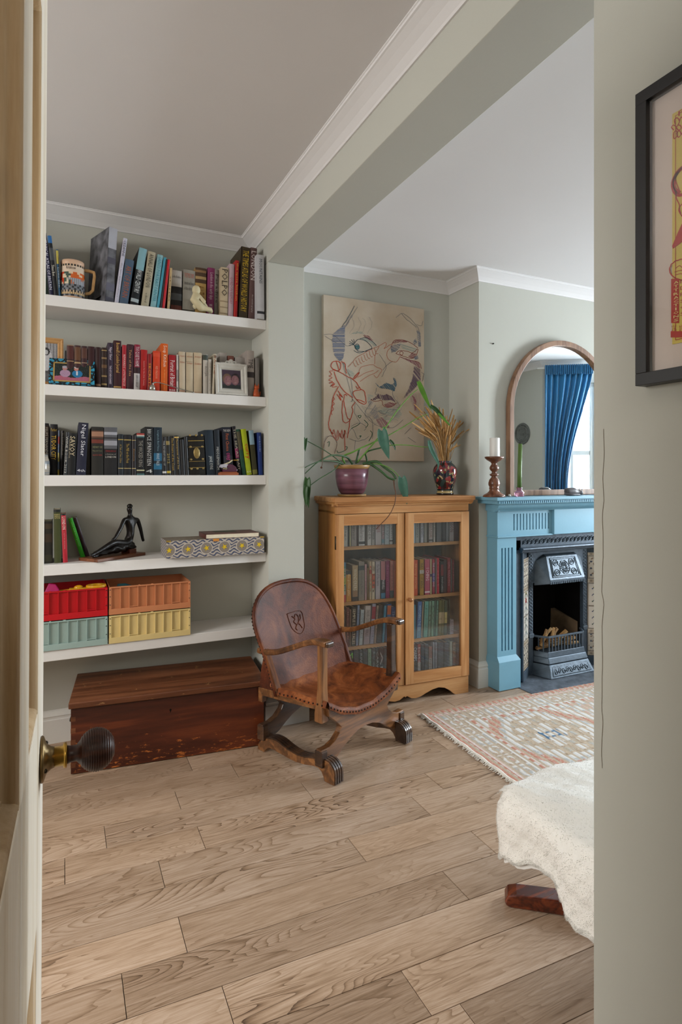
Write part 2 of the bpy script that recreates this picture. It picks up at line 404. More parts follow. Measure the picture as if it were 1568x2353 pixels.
for k in range(-9, 17):
    y0, y1 = 1.156+PW*k, 1.156+PW*(k+1)
    bs = list(ROWS.get(k, [rnd.uniform(.1, 1.0)]))
    lo, hi = -2.4, 5.4
    while bs[0] > lo+.5: bs.insert(0, bs[0]-rnd.uniform(1.0, 1.3))
    while bs[-1] < hi-.5: bs.append(bs[-1]+rnd.uniform(1.0, 1.3))
    bs = [lo]+[b for b in bs if lo+.25 < b < hi-.25]+[hi]
    g = .0009
    for a, b in zip(bs, bs[1:]):
        if y0 < 0 and (b < -.6): continue
        def q(x, y): return (x, min(3.05, max(-.07 if k < -8 else -9, y+SK*x)))
        a2, b2 = a+g, b-g
        Bq = [(*q(a2, y0+g), -.014), (*q(b2, y0+g), -.014), (*q(b2, y1-g), -.014), (*q(a2, y1-g), -.014)]
        Tq = [(x, y, 0) for x, y, z in Bq]
        if Tq[2][1]-Tq[1][1] < .01: continue
        cx, cy = (a+b)/2, (y0+y1)/2+SK*(a+b)/2
        mb = MB().hexa([(x-cx, y-cy, z) for x, y, z in Bq], [(x-cx, y-cy, z) for x, y, z in Tq])
        o = mb.build('plank', OAK, fl, bevel=.0008, seg=1); o.location = (cx, cy, 0)
# --- walls
structure('wall_back', MB().box(-2.4, 3.05, -.06, 4.75, 3.17, 2.6), WALL)
structure('wall_left', MB().box(-2.52, .12, 0, -2.4, .7, 2.6).box(-2.52, 2.0, 0, -2.4, 3.05, 2.6).box(-2.52, .7, 0, -2.4, 2.0, .9).box(-2.52, .7, 2.25, -2.4, 2.0, 2.6), WALL)
structure('wall_left_chimney_breast', MB().box(-2.4, 2.77, 0, -.56, 3.05, ZL), WALL)
structure('wall_front', MB().box(-2.4, 0, 0, -.075, .12, 2.6).box(.76, 0, 0, 5.1, .12, 2.6).box(-.075, 0, 2.05, .76, .12, 2.6), WALL)
structure('wall_hall_unseen', MB().box(-1.0, -2.3, -.06, -.9, 0, 2.6).box(1.5, -2.3, -.06, 1.6, 0, 2.6).box(-1.0, -2.4, -.06, 1.6, -2.3, 2.6).box(-1.0, -2.3, 2.5, 1.6, 0, 2.6), WALL)  # unseen hall box, added to keep the bright sky out of reflections
cr = structure('wall_middle', MB().box(.92, .12, 0, 1.113, .803, 2.6), WALL, bevel=.003)
structure('wall_middle_pillar', MB().box(.92, 2.77, 0, 1.113, 3.05, 2.31), WALL, bevel=.003)
structure('trim_beam', MB().box(.92, .803, 2.31, 1.113, 3.05, 2.6), WALL, bevel=.003)
structure('wall_right', MB().box(4.6, .12, 0, 4.72, .80, 2.6).box(4.6, 2.40, 0, 4.72, 3.05, 2.6), WALL)
structure('wall_chimney_breast', MB().box(2.215, 2.755, 0, 2.50, 3.05, 2.6).box(3.24, 2.755, 0, 3.53, 3.05, 2.6).box(2.50, 2.755, .86, 3.24, 3.05, 2.6), WALL)
structure('ceiling', MB().box(-2.4, .12, ZL, .92, 3.05, ZL+.1), WHITE)
structure('ceiling_front_room', MB().box(1.113, .12, ZR, 5.3, 3.05, ZR+.1), WHITE)
# hairline crack in the plaster of the near wall
ck = []
for (px, py) in [(1388, 985), (1389, 1040), (1386, 1100), (1389, 1150), (1385, 1190), (1387, 1240), (1386, 1300), (1384, 1360), (1389, 1390), (1384, 1440), (1386, 1500), (1385, 1560), (1384, 1620), (1386, 1660), (1383, 1720), (1385, 1765)]:
    p = at_x(px, py, .92); ck.append((p.y, p.z))
ckr = ribbons([smooth_line(ck, 3, .0006)], .0008, lambda u, v: (.9193, u, v)).build('crack', paint('6a5c4c', .9, 0, 0), cr)
# --- cornices (coving profile: drop, projection)
def coving(name, pts, z, drop, pro, closed=False):
    """pts: wall line in plan with the room on the left-hand side"""
    prof = [(0, -drop), (.006, -drop), (.010, -drop+.006), (pro*.35, -drop*.62), (pro*.62, -drop*.38), (pro*.86, -drop*.2), (pro*.93, -drop*.17), (pro*.95, -drop*.08), (pro, -drop*.05), (pro, 0)]
    P = [Vector((*p, 0)) for p in pts]; n = len(P); v = []; f = []
    for i, p in enumerate(P):
        d1 = (P[i]-P[i-1]).normalized() if i else (P[1]-P[0]).normalized()
        d2 = (P[i+1]-P[i]).normalized() if i < n-1 else d1
        n1 = Vector((-d1.y, d1.x, 0)); n2 = Vector((-d2.y, d2.x, 0)); b = (n1+n2).normalized(); k = 1/max(.3, b.dot(n1))
        for a, h in prof: v.append((p.x+b.x*a*k, p.y+b.y*a*k, z+h))
    m = len(prof)
    for i in range(n-1):
        for j in range(m-1): f.append((i*m+j, (i+1)*m+j, (i+1)*m+j+1, i*m+j+1))
    return structure(name, MB().add(v, f, 0), WHITE)
coving('trim_1', [(.92, .12), (.92, 3.05), (-.56, 3.05), (-.56, 2.77), (-2.4, 2.77), (-2.4, .12), (.92, .12)], ZL, .058, .078)
coving('trim_2', [(1.113, .12), (4.6, .12), (4.6, .80), (5.1, 1.15), (5.1, 2.05), (4.6, 2.40), (4.6, 3.05), (3.53, 3.05), (3.53, 2.755), (2.215, 2.755), (2.215, 3.05), (1.113, 3.05), (1.113, .12)], ZR, .058, .078)
# --- skirting boards
def skirt(name, pts, h=.15, t=.02):
    prof = [(t, 0), (t, h*.72), (t*.8, h*.75), (t*.8, h*.80), (t*.95, h*.84), (t*.6, h*.92), (t*.35, h*.97), (0, h)]
    P = [Vector((*p, 0)) for p in pts]; n = len(P); v = []; f = []
    for i, p in enumerate(P):
        d1 = (P[i]-P[i-1]).normalized() if i else (P[1]-P[0]).normalized()
        d2 = (P[i+1]-P[i]).normalized() if i < n-1 else d1
        n1 = Vector((-d1.y, d1.x, 0)); n2 = Vector((-d2.y, d2.x, 0)); b = (n1+n2).normalized(); k = 1/max(.3, b.dot(n1))
        for a, z in prof: v.append((p.x+b.x*a*k, p.y+b.y*a*k, z))
    m = len(prof)
    for i in range(n-1):
        for j in range(m-1): f.append((i*m+j, (i+1)*m+j, (i+1)*m+j+1, i*m+j+1))
    for base in (0, (n-1)*m): f.append(tuple(range(base, base+m)))
    return structure(name, MB().add(v, f, 0), TRIM)
skirt('baseboard_left', [(1.113, 3.05), (1.113, 2.77), (.92, 2.77), (.92, 3.05), (-.56, 3.05), (-.56, 2.77), (-2.4, 2.77)])
skirt('baseboard_back', [(2.27, 2.755), (2.215, 2.755), (2.215, 3.05), (1.113, 3.05)])
skirt('baseboard_right', [(4.6, 2.40), (4.6, 3.05), (3.53, 3.05), (3.53, 2.755), (3.47, 2.755)])
# --- bay window and rear window
def window(name, p0, p1, z0, z1, outside, wallz=ZR):
    """wall panel from p0 to p1 (plan) with a sash window in it; outside = +1/-1 side of the line"""
    a = Vector((*p0, 0)); b = Vector((*p1, 0)); L = (b-a).length; d = (b-a)/L; n = Vector((-d.y, d.x, 0))*outside
    m = Matrix(((d.x, n.x, 0, a.x), (d.y, n.y, 0, a.y), (0, 0, 1, 0), (0, 0, 0, 1)))
    wall = MB()
    if name != 'window_4':
        wall.box(0, 0, 0, L, .1, z0).box(0, 0, z1, L, .1, wallz+.08)
        e0 = .08
        wall.box(0, 0, z0, e0, .1, z1).box(L-e0, 0, z0, L, .1, z1)
        o = structure('wall_bay_'+name[-1], wall, WALL, xf=m)
    else: e0 = 0
    root = MB(); f = .045
    root.box(e0, .02, z0, e0+f, .09, z1).box(L-e0-f, .02, z0, L-e0, .09, z1).box(e0, .02, z0, L-e0, .09, z0+f).box(e0, .02, z1-f, L-e0, .09, z1)
    w0 = structure(name, root, TRIM, xf=m, bevel=.004)
    zm = (z0+z1)/2
    MB().box(e0+f, .03, zm-.02, L-e0-f, .08, zm+.02).box(L/2-.012, .04, z0+f, L/2+.012, .07, z1-f).build('glazing_bar', TRIM, w0, xf=m)
    MB().box(e0-.02, -.06, z0-.035, L-e0+.02, .03, z0).build('window_sill', TRIM, w0, xf=m, bevel=.004)
    MB().box(e0+f, .052, z0+f, L-e0-f, .056, z1-f).build('pane', glassmat('window_glass', gloss=.03), w0, xf=m)
window('window_1', (4.6, .80), (5.1, 1.15), .75, 2.22, -1)
window('window_2', (5.1, 1.15), (5.1, 2.05), .75, 2.22, -1)
window('window_3', (5.1, 2.05), (4.6, 2.40), .75, 2.22, -1)
window('window_4', (-2.4, .7), (-2.4, 2.0), .9, 2.25, 1)

# ================================================================== THE OPEN DOOR (left foreground)
DPINE = wood('stripped_pine', ['c9b596', 'e2d6c2', 'efe7da'], 'Z', 16, 18, .5, .35, .12, .6, knots=2.2, knotcol='6a4a2c')
DMOULD = wood('stripped_pine_moulding', ['8a6a46', 'b3946c', 'cbb08c'], 'Z', 20, 18, .5, .35, .1, .6, knots=2.6, knotcol='3c2414')
dl = .76; dth = .04
dd = Vector((-.0286, -1, 0)).normalized(); dn = Vector((-dd.y*1, dd.x, 0)); dn = Vector((1, -.0286, 0)).normalized()
# local: x = outwards from the face we see, y = along the leaf from the lock edge to the hinges
dm = Matrix(((dn.x, dd.x, .0055, -.0292), (dn.y, dd.y, 0, .892), (0, 0, 1, .01), (0, 0, 0, 1)))
door = structure('door_1', MB()
    .box(-dth, 0, 0, 0, .103, 1.98).box(-dth, .64, 0, 0, dl, 1.98)
    .box(-dth, .235, .20, 0, .322, 1.98)
    .box(-dth, .103, 0, 0, .64, .20).box(-dth, .103, .70, -.0, .64, .955).box(-dth, .103, 1.80, 0, .64, 1.98), DPINE, xf=dm, bevel=.0015)
for (y0, y1) in ((.103, .235), (.322, .64)):
    for (z0, z1) in ((.955, 1.80), (.20, .70)):
        MB().box(-.028, y0, z0, -.020, y1, z1).build('door_panel', DPINE, door, xf=dm)
        prof = [(-.021, 0), (-.003, 0), (-.0005, .004), (-.003, .008), (-.008, .0105), (-.013, .013), (-.012, .017), (-.017, .021), (-.021, .022)]
        for (ya, sg) in ((y0, 1), (y1, -1)):
            MB().prism([(p[0], ya+sg*p[1]) for p in prof], 'z', z0, z1, smooth=True).build('door_moulding', DMOULD, door, xf=dm)
        for (za, sg) in ((z0, 1), (z1, -1)):
            MB().prism([(p[0], za+sg*p[1]) for p in prof], 'y', y0, y1, smooth=True).build('door_moulding', DMOULD, door, xf=dm)
BRASS = paint('7a6440', .35, .5, .15, 60, metal=.85, name='aged_brass')
BRASS2 = paint('b08a3e', .3, .5, .1, 60, metal=.9, name='bright_brass')
KNOBW = wood('dark_knob_wood', ['1a0d09', '2c1812', '402418'], 'X', 30, 8, .36, .22, .05)
kz = .876; ky = .052
knob = empty('door_knob', dm @ Vector((0, ky, kz))); knob.parent = door
def kb(mb, name, mat, **k): return mb.build(name, mat, knob, **k)
kb(MB().lathe([(.0275, .0), (.0285, .002), (.027, .004), (.018, .007), (.014, .012), (.0125, .016)], 28, axis='x'), 'rose', BRASS)
kb(MB().lathe([(.0125, .012), (.0125, .026), (.0155, .027), (.0155, .0305), (.012, .031)], 24, axis='x'), 'ferrule', BRASS2)
for a in (40, 200): kb(MB().sphere((.006, .021*math.cos(R(a)), .021*math.sin(R(a))), .0028, 8, 5), 'screw', paint('2c241a', .4, .5, 0, metal=.7))
pr = [(.0115, .030), (.0100, .036), (.0100, .042)]
for i in range(15):
    for j in range(3):
        t = (i+j/3)/15; x = .047+t*.042; 
        env = .0275*math.sin(math.acos(max(-1, min(1, 1-2*(.10+.88*t)))))
        pr.append((max(.004, env-(.0011 if j == 0 else 0)), x))
pr.append((.0005, .0895))
kb(MB().lathe(pr, 32, axis='x'), 'grip', KNOBW)

# ================================================================== ALCOVE SHELVES
SHZ = [2.026, 1.641, 1.25, .865, .497]
SHN = ['top', 'second', 'third', 'fourth', 'lowest']
for z, n, q in zip(SHZ, SHN, ['packed with tall art books and a beer mug', 'with red books and photo frames', 'full of black books', 'holding the bronze figure and starry box', 'carrying four coloured crates']):
    o = MB().box(-.56, 2.80, z-.047, .92, 3.05, z).build('wall_shelf', SHELF, bevel=.002)
    label(o, 'white alcove shelf %s, %s' % (q, 'topmost' if n == 'top' else n+' from top' if n != 'lowest' else 'lowest one'), 'shelf', 'white alcove shelves')

# ------------------------------------------------------------------ books
PAGES = paint('d9cfb8', .8, .2, .06, 40, name='book_pages')
def book(root, wd, h, d, col, left=True, bands=(), txt=None, tcol='e8e2d2', tpos=None, rough=.5, txt2=None, curved=True, tw=.62):
    """parts of one book under root; spine at local y=0 facing -y; x from 0 (or -wd)"""
    xa = 0 if left else -wd; xb = xa+wd; t = min(.0022, wd*.18)
    mb = MB().box(xa, 0, 0, xa+t, d, h).box(xb-t, 0, 0, xb, d, h)
    k = 5 if curved else 1
    pts = [(xa+wd*i/k, -.0030*math.sin(math.pi*i/k) if curved else 0) for i in range(k+1)]
    mb.prism(pts+[(xb, .0028), (xa, .0028)], 'z', 0, h, smooth=False)
    mb.build('cover', paint(col, rough, .35, .07, 25), root)
    MB().box(xa+t, .003, .0025, xb-t, d-.003, h-.0025).build('pages', PAGES, root)
    def strip(z0, z1, c, off=.0004):
        pts2 = [(xa+wd*i/k, -.0030*math.sin(math.pi*i/k)-off if curved else -off) for i in range(k+1)]
        MB().prism(pts2+[(xb, .001), (xa, .001)], 'z', z0, z1).build('spine_band', paint(c, .45, .4, .05, 25), root)
    for i, b in enumerate(bands): strip(h*b[0], h*b[1], b[2], .0003+.00025*i)
    def put(tx, pos, c, w_=None, off=0, y=-.0050 if curved else -.0021):
        z0, z1 = pos; ww = wd*(w_ or tw)
        cx = (xa+xb)/2+off*wd
        if tx.startswith('='):   # horizontal words
            text(tx[1:], M4((1, 0, 0), (0, 0, 1), (0, -1, 0), (cx-wd*.4, y, h*z0)), wd*.8, h*(z1-z0), c, root, 'spine_lettering')
        else:
            text(tx, M4((0, 0, -1), (1, 0, 0), (0, -1, 0), (cx-ww/2, y, h*z1)), h*(z1-z0), ww, c, root, 'spine_lettering')
    if txt: put(txt, tpos or (.2, .9), tcol)
    for e in (txt2 or []): put(*e)
LABS = set()
def book_row(rows, ys, zb, where, group, depth=(.14, .18)):
    """rows: (bottom left px, bottom right px, top shift px, top py, colour, text, text colour, description, options)"""
    for r in rows:
        bl, br, dx, ty, col, tx, tc, desc = r[:8]; op = r[8] if len(r) > 8 else {}
        y = op.get('y', ys); z = op.get('z', zb)
        x0 = at_y(bl, HY, y).x+.0006; x1 = at_y(br, HY, y).x-.0006
        zt = at_y((bl+br)/2+dx, ty, y).z; xt = at_y((bl+br)/2+dx, HY, y).x
        lean = math.atan2(xt-(x0+x1)/2, zt-z); w_ = (x1-x0)*math.cos(lean); h = (zt-z)/math.cos(lean)-abs(math.sin(lean))*w_*.5
        d = op.get('d', random.uniform(*depth)); d = min(d, 3.045-y)
        lb = desc+' '+where
        assert lb not in LABS and len(lb.split()) <= 16, lb
        LABS.add(lb)
        left = lean <= 0
        root = empty('book', (x0 if left else x1, y, z+.0003), R(op.get('rz', 0)), lb, 'book', group, ry=lean)
        book(root, w_, h, d, col, left, op.get('bands', ()), tx, tc or 'e8e2d2', op.get('tpos'), op.get('rough', .5), op.get('t2'), op.get('curved', True), op.get('tw', .62))
G1 = 'books on the top alcove shelf'
book_row([
 (85.5, 95.5, -9, 640, '1d2545', None, None, 'low navy book half hidden by the door', {'bands': [(.1, .16, 'b09a4a')]}),
 (96, 113, -17, 531, '182a20', 'WORLD ATLAS', 'b9a55c', 'thick dark green atlas with gold lettering', {'bands': [(.60, .615, 'a8954e')], 'tpos': (.66, .92), 't2': [('=TIMES', (.46, .49), 'a8954e')]}),
 (113.6, 124, -17, 535, '23233f', 'HISTORICAL ATLAS OF BRITAIN', 'c9c9d6', 'slim dark violet history atlas', {'tpos': (.1, .95)}),
 (124.4, 134.6, -16, 542, '1d1f22', 'Times Box', 'd6d2c6', 'black book with a bright blue top', {'bands': [(.88, 1, '2c66a0'), (.60, .80, '43474c')], 'tpos': (.34, .52)}),
 (135.2, 141, -7, 574, '25506e', 'London Guide', 'c8d2d6', 'small blue book with a yellow head', {'bands': [(.70, .98, 'b3a548')], 'tpos': (.2, .62)}),
 (240, 261.5, 10, 524, '77787e', None, None, 'very tall grey mountain photograph book', {'d': .20, 'rz': 20, 'bands': [(.72, 1, 'a5a6ae'), (.52, .60, '4a4853'), (.16, .26, '5b5a68'), (.02, .07, '3f3e4a')], 'curved': False}),
 (262.3, 272.3, 21, 548, 'b4b3c2', 'CEZANNE', '35353c', 'tall pale lilac painter monograph', {'tpos': (.72, .96), 'd': .20, 't2': [('the late watercolours', (.10, .62), '77777f', .35)]}),
 (273.2, 294, 15, 597, '43566a', 'ART OF BRITAIN', '9a5a3c', 'blue grey book with faded orange title', {'d': .12, 'tpos': (.15, .85)}),
 (298, 317, 22, 571, '15191d', 'WORLD CENTURY', 'cfd4d4', 'black book with torn sky blue top', {'bands': [(.62, 1, '7aa3ad'), (.06, .12, '9aa6aa')], 'tpos': (.22, .62), 'd': .19, 'rz': 3}),
 (323.5, 341.5, 17, 579, 'a49c86', 'ANNALS OF LONDON', '4a463c', 'thick beige annals book', {'tpos': (.35, .95), 't2': [('edited', (.08, .25), '4a463c', .3)]}),
 (345, 358.5, 17, 586, '7ba6ae', 'SAINTS PORTRAIT PAINTER', '3f7f8c', 'pale blue book with teal lettering', {'tpos': (.12, .95)}),
 (359.2, 366.2, 17, 592, '3d8ba0', None, None, 'slim teal book'),
 (366.8, 371.6, 14, 596, '17181b', None, None, 'very slim black book'),
 (372.2, 378.6, 13, 597, 'b01822', None, None, 'slim bright red book'),
 (384, 390.3, 6, 616, 'a88f66', 'stories', '5c4020', 'slim tan booklet', {'tpos': (.2, .8)}),
 (392, 417.5, 1, 622, '1c1a1c', '=London Bookshop', '3c3838', 'picture book with white head and dark battle scene', {'y': 2.862, 'bands': [(.62, 1, 'b0aaa4'), (.02, .18, '5c2a20'), (.30, .46, '4c5054')], 'tpos': (.80, .88)}),
 (419, 447, 2, 621, '8e8a80', '=THE TIMES CRIME', 'a8584a', 'grey book covered in an old map', {'y': 2.862, 'bands': [(.02, .10, '2c2824')], 'tpos': (.82, .92), 't2': [('=streets and lanes', (.66, .74), '3c3a36'), ('=of the old town', (.54, .62), '3c3a36')]}),
 (448, 473.5, 1, 616, 'a98850', 'ALL THE CITY', '6e4a1c', 'ochre book with marbled dark head', {'y': 2.862, 'bands': [(.68, 1, '4a3626'), (.76, .82, 'a58a5e'), (.9, .95, '8a6a48')], 'tpos': (.2, .62)}),
 (474.5, 491.3, 3, 616, '7c2f5c', 'London in the early days', 'c8b0bc', 'magenta purple book', {'y': 2.862, 'tpos': (.35, .9), 't2': [('W DIXON', (.06, .26), 'd6c4cc', .5)]}),
 (492, 502.5, 1.5, 620.5, '75706a', 'Paradise', '2e2b2a', 'slim grey book with black title', {'y': 2.862, 'tpos': (.3, .9)}),
 (505, 523.3, 2.5, 615, 'b5a488', 'POLPO', '3a3028', 'cream cookery book with large letters', {'tpos': (.42, .96), 'bands': [(.05, .08, '8c7a60'), (.18, .20, '8c7a60'), (.30, .32, '8c7a60')], 'tw': .75}),
 (524, 536, 3, 607, 'b39ba2', 'GORDON RAMSAY', 'a0606c', 'dusty pink chef book', {'tpos': (.25, .75)}),
 (536.5, 545.5, 4.5, 599, 'a51f1c', 'the spice kitchen', 'd0a238', 'crimson book with yellow lettering', {'tpos': (.3, .95)}),
 (547.5, 569.3, 7.5, 568, '3c311f', 'THE TIMES ATLAS OF WORLD HISTORY', 'c9a92e', 'huge dark brown history atlas', {'tpos': (.10, .95), 'd': .215, 'curved': False}),
 (570, 585.3, 6, 570, '5c4442', 'LONDON', 'd4cac6', 'tall mauve brown city book', {'tpos': (.55, .95), 'tw': .75, 'd': .2, 't2': [('the autobiography', (.1, .35), 'b4a8a4', .3)]}),
 (586, 590.5, 1, 626, '7e1c24', None, None, 'little dark red book before the last one', {'bands': [(0, .3, '141416')], 'y': 2.86}),
 (591, 608, -1, 586, 'b9b9bd', 'MOUNTAINS', '4e565e', 'white mountain book at the right end', {'tpos': (.55, .93), 'y': 2.79, 'd': .2, 'tw': .42, 'bands': [(.08, .12, '2c2c30')]}),
], 2.83, SHZ[0], 'on the top alcove shelf', G1)
G2 = 'books on the second alcove shelf'
book_row([
 (148.5, 152.8, 0, 806, '2b2226', None, None, 'thin black brown book next to the oak frame', {'y': 2.85}),
 (153.5, 170.2, 0, 793, '34191c', None, None, 'first burgundy leather volume with worn gilt', {'bands': [(.66, .97, '4a2420'), (.60, .62, '9a7c58'), (.98, 1, '8c7058')]}),
 (170.8, 186, 0, 794, '381b1d', None, None, 'second burgundy leather volume, most gilt', {'bands': [(.64, .96, '5c3c26'), (.56, .60, 'a08460')]}),
 (186.6, 201, 0, 795.5, '331a1d', None, None, 'third burgundy leather volume with gilt edge', {'bands': [(.70, .95, '503026'), (.58, .60, '8c7260')]}),
 (201.8, 218.3, 0, 796.5, '311517', None, None, 'plain wide burgundy volume'),
 (219, 232.3, 0, 798, '2c1413', None, None, 'plain darker brown volume', {'bands': [(.05, .10, '8a6a50')]}),
 (233, 246, 0, 799, '2c1a12', None, None, 'dark volume with gilt ribbed spine', {'bands': [(.92, .94, '9c8252'), (.72, .76, '7c6240'), (.50, .58, '5c4026'), (.28, .32, '8c7248'), (.08, .12, '9c8252')]}),
 (247, 260.2, 0, 788, '2f2233', 'Nigel Slater', 'cbbfca', 'dark violet cookery diary', {'tpos': (.62, .9), 't2': [('THE KITCHEN DIARIES', (.10, .50), 'cbbfca', .35)]}),
 (260.8, 279, 0, 783, '36171c', "Boswell's London Journal", 'c9a05c', 'tall maroon journal with gold script', {'tpos': (.34, .95), 'bands': [(.03, .06, 'a5824c')]}),
 (279.6, 290.2, 1, 793, '9c1a26', 'REWARDS of PATIENCE', 'd8b4b0', 'slim crimson wine book', {'tpos': (.08, .78), 'tw': .45}),
 (291, 306.5, 1, 791.5, '3a1a22', 'Tales of the Sea', 'bb8f62', 'dark plum book with copper script', {'tpos': (.3, .88), 'tw': .35}),
 (307.2, 321.2, 1.5, 792, '7d1c34', 'TOO CLOSE TO HOME', 'd6ccd0', 'pink and black thriller with white base', {'bands': [(0, .37, 'b0aaa8'), (.37, .5, '2c1218')], 'tpos': (.52, .95), 't2': [('LINWOOD BARCLAY', (.06, .33), '33282c', .4)]}),
 (322, 337.6, 1.5, 804, '9b1716', 'Lessons for the 21st Century', 'cf9a92', 'wide red book of lessons', {'tpos': (.12, .72), 'tw': .3}),
 (338.4, 348.6, 1, 813.5, '7d1112', 'SECRETS', 'cc9230', 'dark red book with orange letters', {'tpos': (.1, .75), 'tw': .5}),
 (350.4, 367.5, 1.5, 807, 'bf3a1a', 'RED PASSION', 'd69a80', 'vermilion book', {'tpos': (.32, .62), 'tw': .3, 'bands': [(.86, .95, 'c9482a')]}),
 (369, 385.4, 1, 790, 'c5560f', 'Soup Kitchen', 'e3d2c0', 'tall orange soup cookery book', {'tpos': (.52, .96), 'd': .2, 't2': [('the ultimate soup collection', (.04, .46), 'd9a868', .18)]}),
 (387.2, 404.8, 0, 816, '92141d', 'Portrait of Britain', 'd8ccca', 'red book with white portrait title', {'tpos': (.16, .85), 't2': [('=BEE', (.04, .08), 'd8ccca')]}),
 (405.4, 410.3, 0, 815, 'a9a29a', None, None, 'thin white marbled booklet', {'bands': [(.3, .6, '7a716c')]}),
 (411.6, 426, 0, 808.5, 'b7a78f', '=red poetry', '98503e', 'first cream linen volume', {'bands': [(.05, .06, '98503e')], 'tpos': (.86, .92), 't2': [('=the lover', (.72, .78), '98503e'), ('=novel', (.03, .06), '98503e')]}),
 (427.4, 444, 0, 810, 'b4a48a', '=red poems', '98503e', 'second cream linen volume', {'bands': [(.77, .775, '55402e')], 'tpos': (.86, .92), 't2': [('=the stranger', (.70, .76), '98503e')]}),
 (445, 464.2, 0, 810.6, 'b9a78c', '=ann enquist', '98503e', 'third cream linen volume', {'tpos': (.86, .92), 't2': [('=the winter', (.70, .76), '98503e'), ('=novel', (.03, .06), '98503e')]}),
 (466.6, 478, 0, 815, 'b7b0a6', 'RIOJA', '77706a', 'white wine book with dark green head', {'bands': [(.86, .99, '3c443e')], 'tpos': (.45, .70)}),
 (478.5, 486.3, 0, 826, 'b4ada2', 'half an hour book', '8a8278', 'slim pale booklet', {'tpos': (.1, .9), 'tw': .4}),
 (487, 494.5, 4, 813.6, 'b6ab96', 'DAPHNE', '8c4630', 'cream spine with brown brush title', {'tpos': (.5, .95), 'bands': [(.9, .97, '77705f')]}),
 (504.5, 521.7, 0, 811, 'a9a29c', None, None, 'pale grey book behind the white frame', {'y': 2.87}),
 (523, 538, 0, 818, '7d4c40', None, None, 'brown red book behind the white frame', {'y': 2.87}),
 (540, 564, 0, 822, '99928c', None, None, 'wide grey book behind the white frame', {'y': 2.87}),
 (567, 584.3, 0, 806, '9b918a', 'TIME', '3c3534', 'grey beige book with black circle', {'tpos': (.62, .82), 'bands': [(.42, .54, '342a2a')]}),
 (586, 596.5, 0, 823, '6f6a66', None, None, 'plain dull grey book by the fox'),
], 2.835, SHZ[1], 'on the second shelf', G2)
G3 = 'books on the third alcove shelf'
